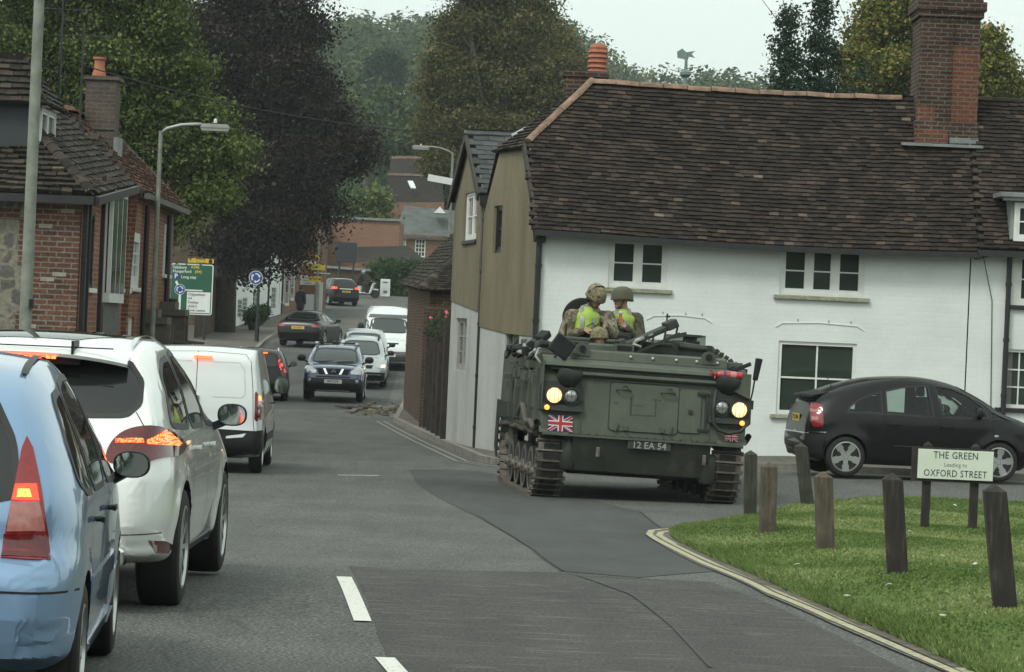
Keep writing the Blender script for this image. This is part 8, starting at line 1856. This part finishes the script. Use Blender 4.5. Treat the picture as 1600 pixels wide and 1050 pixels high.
b=MB(); b.sphere((.62,0,.92),.09,12,8,(.6,1,.8)); b.build('headlamp',M_CLR,sr,True); b=MB(); b.tube([(-.2,-.16,.3),(-.9,-.18,.4)],.045,10); b.build('exhaust',M_CHROME,sr)
for s_ in (-1,1): b=MB(); b.tube([(.5,s_*.28,1.05),(.52,s_*.33,1.22)],.008,5); b.sphere((.52,s_*.34,1.24),.05,10,6,(.3,1,.7)); b.build('wing_mirror',M_PLAST,sr,True)
r=empty('person',sp_,hdg,label='rider in dark jacket and silver helmet sitting on the scooter',cat='rider')
leg=[]; arm=[]
for s_ in (-1,1): leg+=[('c',(-.35,s_*.09,.9),(.05,s_*.16,.82),.085,.062),('c',(.05,s_*.16,.82),(.12,s_*.15,.42),.058,.042),('c',(.08,s_*.15,.38),(.24,s_*.15,.36),.045,.035)]; arm+=[('c',(-.2,s_*.19,1.36),(.08,s_*.28,1.15),.05,.042),('c',(.08,s_*.28,1.15),(.42,s_*.30,1.08),.04,.03)]
hs,Rm,P=head((-.14,0,1.58),R(90),0)
body=hs+leg+arm+[('c',(-.38,0,.92),(-.22,0,1.36),.13,.13)]
for s_ in (-1,1): body+=hand((.40,s_*.30,1.08),(1,0,-.1),(0,0,-1),.18,.9,s_)
blob('body',body,.012,M_SKIN,r,2); blob('jacket',[('c',(-.38,0,.9),(-.22,0,1.34),.18,.18),('c',(-.2,-.18,1.36),(-.2,.18,1.36),.08,.08)]+[(a[0],a[1],a[2],a[3]*1.45,a[4]*1.4) for a in arm],.018,M_DARK,r,2); blob('trousers',[(a[0],a[1],a[2],a[3]*1.15,a[4]*1.15) for a in leg],.016,M_DARK,r,2)
b=MB(); b.sphere(P(0,.01,.03),.145,18,12,(.9,1,1)); h=b.build('helmet',pm('silver_helmet',(.4,.41,.4),.25,.3),r,True); b=MB(); b.sphere(P(0,-.02,.02),.142,16,8,(.8,.97,.45),rot=Rm); b.build('visor',M_TINT,h,True)
# ---------------- street furniture ----------------
M_GALV=pm('grey_green_lamp_column',(.2,.215,.18),.75,.1,.25,6,.15,30); M_GALVD=pm('galvanised_steel',(.3,.31,.3),.5,.5,.15,8)
# wooden bollards
def bolmat(name,c,c2):
    m,nt,b=_bsdf(name); o=coords(nt,'Object',(1,1,.12)); n=noise(nt,o,30,5,.7); n2=noise(nt,coords(nt),5,4,.6); r=ramp(nt,[(.3,tuple(x*.45 for x in c)),(.55,c),(.8,c2)]); nt.links.new(n.outputs[0],r.inputs[0]); r2=ramp(nt,[(.3,(.7,)*3),(.7,(1.25,)*3)]); nt.links.new(n2.outputs[0],r2.inputs[0]); nt.links.new(mixc(nt,1.0,r.outputs[0],r2.outputs[0],'MULTIPLY'),b.inputs['Base Color']); b.inputs['Roughness'].default_value=.9; bump(nt,b,n.outputs[0],.7,.012); return m
B1=bolmat('blackened_oak',(.03,.026,.022),(.09,.082,.068)); B2=bolmat('weathered_brown_oak',(.095,.078,.055),(.17,.15,.115)); B3=bolmat('mossy_dark_oak',(.042,.043,.03),(.10,.10,.075))
def bollard(pxb,pyb,pxt,pyt,wpx,mat,label,Y=None):
    g=gp(pxb,pyb); Yb=g.y if Y is None else Y; base=Vector(onground(pxb,Yb,pyb)); t=Pt(pxt,pyt,Yb); h=t.z-base.z+.05; w_=wpx/F*Yb
    r=empty('bollard',base-Vector((0,0,.05)),label=label,cat='bollard',group='wooden bollards round the grass verge')
    lean=(t.x-base.x)/max(h,.1); b=MB(); hw=w_/2; hh=h-.045*w_/.13
    rs=random.Random(int(pxb)); lv=6
    vs=[]
    for i in range(lv+1):
        z=-.3+(hh+.3)*i/lv; 
        for (cx,cy) in ((-1,-1),(1,-1),(1,1),(-1,1)): vs.append((lean*max(z,0)+cx*hw*(1+rs.uniform(-.025,.02)),cy*hw*(1+rs.uniform(-.02,.02)),z))
    fs=[(i*4+j,i*4+(j+1)%4,(i+1)*4+(j+1)%4,(i+1)*4+j) for i in range(lv) for j in range(4)]; vs.append((lean*h,0,h)); k=lv*4; fs+=[(k+j,k+(j+1)%4,len(vs)-1) for j in range(4)]+[(0,3,2,1)]
    b.add(vs,fs); o=b.build('post',mat,r,None,bevel=.006); r.rotation_euler=(0,0,R(rs.uniform(-6,6)))
    return r
bollard(1574,978,1553,755,36,B1,'nearest black bollard at the lower right, leaning left at its top'); bollard(1405,926,1394,738,32,B1,'tall black bollard with smeared pale scratches, second nearest')
bollard(1291,885,1286,736,26,B2,'light brown bollard with a clean pointed top, left of the black scratched one'); bollard(1198,852,1202,721,24,B2,'brown flat weathered bollard second from the carrier track'); bollard(1172,815,1173,703,19,B3,'dark green bollard closest to the carrier track'); bollard(1263,794,1251,691,20,B3,'mossy bollard leaning left in front of the parked car tail')
# street name sign
g=onground(1487,36.6); r=empty('street_name_sign',g,label='white street name plate lettered THE GREEN and OXFORD STREET on two dark posts',cat='street sign')
sY=g.y; a=Pt(1434,702,sY);c=Pt(1552,750,sY); zc=(Pt(1493,704,sY).z+Pt(1493,749,sY).z)/2; hh=(Pt(1493,704,sY).z-Pt(1493,750,sY).z); ww=(a-Pt(1552,702,sY)).length; xc=Pt(1493,726,sY).x
b=MB(); b.box((xc-g.x,0,zc-g.z),(ww,.02,hh)); pl=b.build('name_plate',pm('cream_enamel_plate',(.6,.66,.56),.5,0,.06,3),r,bevel=.004)
b=MB(); b.box((xc-g.x-.03,.03,zc-g.z-.005),(ww+.07,.035,hh+.05)); b.build('backing_board',B1,r)
for px in (1449,1524): x=Pt(px,760,sY).x-g.x; b=MB(); b.bbox((x-.045,.05,-.3),(x+.045,.13,zc-g.z+hh/2+.045)); b.add([(x-.045,.05,zc-g.z+hh/2+.045),(x+.045,.05,zc-g.z+hh/2+.045),(x+.045,.13,zc-g.z+hh/2+.045),(x-.045,.13,zc-g.z+hh/2+.045),(x,.09,zc-g.z+hh/2+.085)],[(0,1,4),(1,2,4),(2,3,4),(3,0,4)]); b.build('post',B1,r)
TXT=pm('sign_black',(.015,.02,.018),.6); TXG=pm('sign_grey',(.1,.11,.1),.6)
for s_,sz,dz,mt,xs_,wt in (('THE GREEN',.108,.10,TXT,.84,.0),('Leading to',.066,-.002,TXG,.86,-.0006),('OXFORD STREET',.108,-.10,TXT,.80,.0)): text(s_,sz,mt,frameM((xc-g.x,-.0115,zc-g.z+dz),(1,0,0),(0,0,1)),pl,'plate_lettering',xs=xs_,weight=wt,space=1.06)
# lamp posts
def lamppost(px,pyb,Y,ztop_px,r0,label,arm=None,ls=1.0,head=None,direction=(1,0),H=None,base=None):
    g=onground(px,Y,pyb); top=Pt(px,ztop_px,Y); H=H or (top.z-g.z); r=empty('street_lamp',g,label=label,cat='street lamp'); b=MB(); b.tube([(0,0,-.3),(0,0,1.4),(0,0,1.41),(0,0,H)],[r0*1.35,r0*1.35,r0,r0*.72],14); b.build('column',M_GALV,r,40)
    if arm:
        d=Vector((direction[0],direction[1],0)).normalized(); L_=arm; b=MB(); b.tube([(0,0,H-.05),d*.15*L_+Vector((0,0,H+.05)),d*.5*L_+Vector((0,0,H+.17*L_)),d*.85*L_+Vector((0,0,H+.2*L_)),d*L_+Vector((0,0,H+.2*L_))],.032,8); b.build('arm',M_GALVD,r,True)
        e=d*(L_+.35*ls)+Vector((0,0,H+.2*L_-.02)); M=Matrix((d,Vector((0,0,1)).cross(d),Vector((0,0,1)))).transposed(); b=MB(); b.box(e,(.8*ls,.26*ls,.12*ls),rot=M,taper=(.85,.7)); hd_=b.build('lantern',pm('grey_lantern_shell',(.2,.2,.18),.5),r,bevel=.02); b=MB(); b.box(e+Vector((0,0,-.09*ls)),(.7*ls,.2*ls,.07*ls),rot=M,taper=(1.1,1.1)); b.build('lens',pm('frosted_lens',(.35,.36,.33),.2,0,.1,6),hd_); b=MB(); b.lathe([(.03,0),(.03,.06),(0,.08)],e+Vector((0,0,.06)),n=8); b.build('photocell',M_SIGNW,hd_)
    return r
lamppost(236,560,58.5,204,.05,'grey street lamp column with arm and boxy lantern in front of the orange brick house',arm=.72,ls=.66)
g=onground(42,42.5); r=empty('street_lamp',g,label='thick pale grey column at the left edge in front of the flint house',cat='street lamp'); t0=Pt(40,520,42.5); t1=Pt(63,-60,42.5); b=MB(); b.tube([(0,0,-.3),(0,0,1.6),(0,0,1.62),(0,0,10)],[.105,.105,.08,.055],18); b.build('column',M_GALV,r,40); b=MB(); b.tube([(0,0,9.9),(.5,0,10.2),(1.3,0,10.3)],.03,8); b.build('arm',M_GALVD,r); b=MB(); b.box((1.6,0,10.3),(.7,.25,.12)); b.build('lantern',M_SIGNW,r,bevel=.02)
r.location.x=Pt(44,400,42.5).x
b=MB(); b.box((.075,-.03,2.28),(.05,.09,.12)); b.build('cable_box',M_PLAST,r)
lamppost(697,480,150,238,.075,'slender distant street lamp standing against the lime tree',arm=1.1,direction=(-1,0))
LMP=bpy.data.objects[r.name] if False else None
q=Pt(690,281,150); r=empty('direction_plate',(q.x,149.9,q.z-.3),label='angled pale sign plate fixed to the distant lamp column',cat='road sign'); b=MB(); b.box((-.05,0,.3),(1.15,.04,.30),rot=Matrix.Rotation(.14,3,'Y')); b.build('plate',M_SIGNW,r,bevel=.01); b=MB(); b.bar((.1,.03,.3),(.75,.06,.32),.04); b.build('bracket',M_GALVD,r)
# tall pole with yellow diversion signs
g=onground(489,176); Yp=176; r=empty('sign_pole',g,label='tall thin pole carrying yellow diversion signs at the junction corner',cat='sign pole'); H=Pt(497,352,Yp).z-g.z; b=MB(); b.tube([(0,0,-.2),(0,0,1.7),(0,0,1.75),(0,0,H)],[.13,.13,.055,.05],12); b.build('pole',M_GALV,r,40)
M_YS=pm('yellow_sign_sheet',(.55,.38,.03),.5,0,.1,4)
def psign(x0,y0,x1,y1,label,arrows=True,txt=None):
    a=Pt(x0,y0,Yp-.12);c=Pt(x1,y1,Yp-.12); m=(a+c)/2; q=empty('diversion_sign',(m.x,Yp-.1,m.z),label=label,cat='road sign',group='yellow signs on the junction pole'); b=MB(); b.box((0,0,0),(abs(c.x-a.x),.03,abs(a.z-c.z)),rot=Matrix.Rotation(ROLL,3,'Y')); p=b.build('plate',M_YS,q,bevel=.008); w2=abs(c.x-a.x)/2
    b=MB(); 
    if arrows:
        for s_ in ((-1,1) if arrows==2 else (-1,)): X=s_*w2*.72; b.prism([(X-.08,0),(X+.06,.08),(X+.06,-.08)],-.024,-.018,'Y')
        b.prism([(-w2*.45,.03),(w2*.5,.03),(w2*.5,.06),(-w2*.45,.06)],-.024,-.018,'Y'); b.prism([(-w2*.35,-.05),(w2*.35,-.05),(w2*.35,-.02),(-w2*.35,-.02)],-.024,-.018,'Y')
    else: b.prism([(-.06,-.12),(.06,-.12),(.06,.0),(0,.1),(-.06,.0)],-.024,-.018,'Y')
    b.build('faint_lettering',M_INK,p); b=MB(); b.box((0,.06,0),(.12,.08,.06)); b.build('clamp',M_GALVD,q)
psign(492,399,499,407,'small square yellow sign highest on the junction pole',0); psign(477,412,508,422,'wide yellow arrow sign in the middle of the junction pole',1); psign(482,431,502,441,'lowest yellow sign with arrows both ways on the junction pole',2)
# primary direction sign
Yd=132; g=onground(301,Yd); a=Pt(268,411,Yd);c=Pt(332,492,Yd); w_=c.x-a.x-.02; zc=(Pt(300,413,Yd).z+Pt(300,491,Yd).z)/2; h_=Pt(300,413,Yd).z-Pt(300,492,Yd).z; xc=(Pt(267,450,Yd).x+Pt(331,452,Yd).x)/2
r=empty('direction_sign',(xc,Yd,g.z),label='green road direction sign for Salisbury and Hungerford with a roundabout diagram',cat='road sign'); zl=zc-g.z
b=MB(); b.prism([(p[0],p[1]+zl) for p in rrect(-w_/2,-h_/2,w_/2,h_/2,.09)],-.01,.02,'Y'); bd=b.build('border',M_SIGNW,r); 
b=MB(); b.prism([(p[0],p[1]+zl) for p in rrect(-w_/2+.04,-h_/2+.04,w_/2-.04,h_/2-.04,.06)],-.014,-.0095,'Y'); gp_=b.build('green_panel',pm('sign_green',(.012,.085,.045),.45,0,.08,3),r)
u=w_/64; 
def sx(px): return (px-267)*u-w_/2
def sz(py): return zl+h_/2-(py-412)*h_/80
b=MB(); b.prism([(sx(293),sz(456)),(sx(328),sz(456)),(sx(328),sz(489)),(sx(293),sz(489))],-.019,-.013,'Y'); wp=b.build('white_panel',M_SIGNW,gp_)
b=MB(); b.prism([(sx(280.5),sz(489)),(sx(284),sz(489)),(sx(284),sz(458)),(sx(280.5),sz(458))],-.018,-.013,'Y'); b.prism([(sx(290),sz(452.5)),(sx(316),sz(452.5)),(sx(316),sz(454.5)),(sx(290),sz(454.5))],-.018,-.013,'Y'); b.prism([(sx(274),sz(441)),(sx(277),sz(439)),(sx(281),sz(448)),(sx(278),sz(449))],-.018,-.013,'Y'); b.build('route_lines',M_SIGNW,gp_)
M_SBL=pm('sign_blue',(.01,.045,.2),.45,0,.08,4)
b=MB(); b.prism([(sx(270.5),sz(427.5)),(sx(280),sz(427.5)),(sx(280),sz(437)),(sx(270.5),sz(437))],-.018,-.013,'Y'); bp=b.build('parking_panel',M_SBL,gp_); text('P',.26,M_SIGNW,frameM((sx(275.3),-.0195,sz(432.4)),(1,0,0),(0,0,1)),bp,'lettering',weight=.006)
def roundabout(cx,cz,r_,y,parent,border=True):
    b=MB()
    if border: b.lathe([(r_,0),(r_,.004),(0,.004)],(cx,y,cz),'Y',32); o=b.build('roundel_border',M_SIGNW,parent); b=MB(); b.lathe([(0,-.006),(r_*.92,-.006),(r_*.92,0)],(cx,y,cz),'Y',32); o=b.build('roundel',M_SBL,parent)
    b=MB()
    for k in range(3):
        a0=R(100+k*120); n=10; vs=[]
        for i in range(n+1): t=a0-R(70)*i/n; vs+=[(cx+r_*.66*math.cos(t),y-.009,cz+r_*.66*math.sin(t)),(cx+r_*.48*math.cos(t),y-.009,cz+r_*.48*math.sin(t))]
        t=a0-R(70); t2=a0-R(98); b.add(vs,[(2*i,2*i+1,2*i+3,2*i+2) for i in range(n)]); b.add([(cx+r_*.8*math.cos(t),y-.009,cz+r_*.8*math.sin(t)),(cx+r_*.34*math.cos(t),y-.009,cz+r_*.34*math.sin(t)),(cx+r_*.57*math.cos(t2),y-.009,cz+r_*.57*math.sin(t2))],[(0,1,2)])
    b.build('arrow_ring',M_SIGNW,o)
roundabout(sx(282),sz(453),.21,-.02,gp_)
M_SY=pm('sign_yellow_letter',(.6,.45,.03),.5); fw_=lambda s_,sz_,px,py,mt,par,y=-.016,xs=.95: text(s_,sz_,mt,frameM((sx(px),y,sz(py)),(1,0,0),(0,0,1)),par,'lettering',align='LEFT',xs=xs,weight=.002)
fw_('Salisbury',.165,270,418,M_SIGNW,gp_); fw_('A346',.165,297,417,M_SY,gp_); fw_('Hungerford',.165,270,424.3,M_SIGNW,gp_); fw_('(A4)',.165,303,424,M_SY,gp_); fw_('Long stay',.165,283,433,M_SIGNW,gp_)
for i,t in enumerate(('Chippenham','A4','Devizes','(A361)','Town centre')): fw_(t,.155,294.5,460+i*6.3,M_INK,wp,-.021,.86)
for px in (288,319): x=Pt(px,520,Yd).x-xc; b=MB(); b.tube([(x,.06,-.3),(x,.06,zl+h_/2-.1)],.05,10); b.build('post',M_BLK,r)
a=Pt(294,402,Yd-.02);c=Pt(334,413,Yd-.02); m=(a+c)/2; q=empty('yellow_direction_sign',(m.x,Yd-.03,m.z),label='yellow Priory Court sign fixed above the green direction sign',cat='road sign'); w2=abs(c.x-a.x)/2; h2=abs(a.z-c.z)/2-.03
b=MB(); b.prism(rrect(-w2,-h2,w2,h2,.04),-.01,.02,'Y'); p=b.build('plate',M_YS,q); text('Priory',.15,M_INK,frameM((0,-.0115,.065),(1,0,0),(0,0,1)),p,'lettering',weight=.002); text('Court',.15,M_INK,frameM((0,-.0115,-.08),(1,0,0),(0,0,1)),p,'lettering',weight=.002)
b=MB(); b.prism([(-w2+.06,.09),(-w2+.16,.09),(-w2+.06,-.02)],-.015,-.0105,'Y'); b.bar((-w2+.09,-.013,.06),(-w2+.22,-.013,-.09),.004,.03,up=(0,1,0)); b.prism([(w2-.2,-.09),(w2-.06,-.09),(w2-.06,.05),(w2-.13,.09),(w2-.2,.05)],-.015,-.0105,'Y'); b.build('pictogram',M_INK,p); b=MB(); b.bbox((-.04,.02,-h2-.2),(.04,.05,h2-.05)); b.build('bracket',M_GALVD,q)
# roundabout roundel on post
Yr=133; g=onground(398,Yr); c=Pt(400,434,Yr); r=empty('roundabout_sign',g,label='round blue roundabout sign on a black post before the white house',cat='road sign'); b=MB(); b.tube([(0,0,-.2),(0,0,1.0),(0,0,1.02),(0,0,c.z-g.z+.35)],[.09,.09,.05,.045],10); b.tube([(0,0,.9),(0,0,1.6)],.06,8); b.build('post',M_BLK,r,40); roundabout(c.x-g.x,c.z-g.z,.28,-.07,r); b=MB(); b.bar((-.35,0,c.z-g.z+.33),(.2,0,c.z-g.z+.33),.06,.05); b.build('lamp_bracket',M_BLK,r)
# advertising boards
def aboard(px,py,Y,w_,h_,label,ang,mat,marks):
    g=onground(px,Y,py); r=empty('advertising_board',g+Vector((0,0,.1)),ang,label=label,cat='advertising board'); b=MB(); b.box((0,-.12,h_/2),(w_,.03,h_),rot=Matrix.Rotation(-.12,3,'X')); p=b.build('front_panel',M_SIGNW,r,bevel=.006); b=MB(); b.box((0,.12,h_/2),(w_,.03,h_),rot=Matrix.Rotation(.12,3,'X')); b.build('rear_panel',M_SIGNW,r)
    b=MB(); b.box((0,-.14,h_*.5),(w_*.84,.006,h_*.82),rot=Matrix.Rotation(-.12,3,'X')); q=b.build('poster',mat,p)
    b=MB(); rs=random.Random(int(px))
    for (x,z,ww,hh) in marks: b.box((x*w_,-.146-(.5-z)*h_*.12,z*h_),(ww*w_,.004,hh*h_),rot=Matrix.Rotation(-.12,3,'X'))
    b.build('poster_print',pm('dark_print',(.06,.07,.075),.6,0,.5,20),q)
aboard(357,505,149,.55,.95,'small advertising board with pictures of cars, on the pavement by the brick wall',R(10),pm('grey_poster',(.3,.33,.34),.6,0,.1,5),[(-.2,.62,.3,.1),(.2,.62,.3,.1),(-.2,.42,.3,.1),(.2,.44,.3,.1),(.22,.2,.26,.1),(0,.82,.6,.05)])
aboard(601,466,211,.6,1.1,'white leaning advertising board in front of the far hedge',R(8),pm('white_poster',(.5,.52,.5),.6),[(0,.25,.4,.15),(0,.8,.5,.08)])
# planters by the white house
for (px,py,Y,sc,lb) in ((404,500,146,1.0,'nearest clipped bush in a tub by the white house'),(413,494,153,.85,'second bush in a tub, just behind the nearest'),(419,490,160,.8,'farthest bush in a tub by the white house wall')):
    g=onground(px,Y,py)+Vector((-.25,0,.1)); r=empty('potted_bush',g,label=lb,cat='potted plant',group='bushes in tubs outside the white house'); b=MB(); b.lathe([(.16*sc,0),(.24*sc,.3*sc),(.25*sc,.33*sc),(.2*sc,.33*sc)],n=16); b.build('tub',pm('dark_tub',(.05,.04,.035),.8),r,30); V_,t_,C_=leafcloud([(0,0,.62*sc,.42*sc,.42*sc,.42*sc)],1400,.1,int(px),10,.1); npmesh('foliage',V_,None,4,L_HEDGE,t_,parent=r)
    b=MB(); b.tube([(0,0,.2),(0,0,.6*sc)],.03,6); b.build('stem',M_BARK,r)
# overhead wire
b=MB(); P0=Pt(130,102,57);P1=Pt(795,212,60.9); pts=[P0.lerp(P1,i/24)-Vector((0,0,.55*4*(i/24)*(1-i/24)*.5)) for i in range(25)]; b.tube(pts,.011,5); tag(b.build('overhead_cable',M_BLK),'black overhead cable strung from the left aerials to the gabled cottage','cable')
# weathervane behind the long roof
Yw=76; g=onground(1050,Yw); t=Pt(1050,82,Yw); z0=Pt(1052,134,Yw).z; r=empty('weathervane',g,label='green weathervane on a finial rising behind the long tiled ridge',cat='weathervane'); MG=pm('verdigris',(.16,.22,.2),.7,.2); H=t.z-g.z; zb=z0-g.z
b=MB(); b.bbox((-1.6,-1.2,-.3),(1.6,1.2,zb-1.2)); b.build('turret',M_BRK,r); b=MB(); b.lathe([(2.0,zb-1.2),(.25,zb-.3),(.12,zb-.2)],n=4); b.build('turret_roof',T_MOSS,r)
b=MB(); b.lathe([(.12,zb-.2),(.13,zb),(.06,zb+.05),(.05,zb+.2),(.13,zb+.26),(.13,zb+.32),(.04,zb+.38),(.025,H)],n=12); b.build('finial',MG,r,40)
b=MB(); b.prism([(-.2,H-.12),(-.05,H-.14),(.02,H-.2),(.06,H-.08),(.2,H-.1),(.12,H-.02),(.2,H+.06),(0,H+.02),(-.1,H+.1),(-.22,H+.02)],-.01,.01,'Y'); b.build('vane',MG,r)
b=MB(); b.tube([(2.6,0,H+.1),(3.2,.0,H+.2)],.001,4) if False else None
# ---------------- give separate pieces their own object ----------------
def split_loose(o,mx=24):
    me=o.data; n=len(me.vertices); par=list(range(n))
    def f(a):
        while par[a]!=a: par[a]=par[par[a]]; a=par[a]
        return a
    # join coincident vertices first
    key={}
    for v in me.vertices:
        k=(round(v.co.x,4),round(v.co.y,4),round(v.co.z,4))
        if k in key: par[f(v.index)]=f(key[k])
        else: key[k]=v.index
    for e in me.edges:
        a,b_=f(e.vertices[0]),f(e.vertices[1])
        if a!=b_: par[a]=b_
    roots=sorted({f(i) for i in range(n)})
    if not 1<len(roots)<=mx: return
    fid=[f(p.vertices[0]) for p in me.polygons]
    for r in roots:
        c=o.copy(); c.data=me.copy(); COL.objects.link(c); bm=bmesh.new(); bm.from_mesh(c.data); bm.faces.ensure_lookup_table()
        bmesh.ops.delete(bm,geom=[bm.faces[i] for i in range(len(fid)) if fid[i]!=r],context='FACES'); bm.to_mesh(c.data); bm.free()
    bpy.data.objects.remove(o)
SPLIT=('stowed_tools','hinge','curtain','roof_bolt','roof_rail','downpipe','belt_trim','side_moulding','panel_gap','bumper_edge','side_fittings','drip_mould','cable','panel_crease','door_hood','post','tow_bracket','stem','gutter_pipe','bumper_groove','roof_bar','side_wall','end_wall')
for o in [o for o in bpy.data.objects if o.type=='MESH' and o.parent and not o.children and o.name.split('.')[0] in SPLIT and o.data.users==1]: split_loose(o)
# ---------------- air ----------------
hz=bpy.data.materials.new('haze'); hz.use_nodes=True; nt=hz.node_tree; nt.nodes.clear()
_o=N(nt,'ShaderNodeOutputMaterial'); _v=N(nt,'ShaderNodeVolumePrincipled'); _v.inputs['Color'].default_value=(.88,.97,.97,1); _v.inputs['Density'].default_value=.00025; _v.inputs['Anisotropy'].default_value=.2
nt.links.new(_v.outputs[0],_o.inputs['Volume'])
b=MB(); b.bbox((-420,-45,-9),(420,1320,100)); o=b.build('haze',hz); tag(o,'thin pale haze in the air over the valley','haze',kind='stuff')
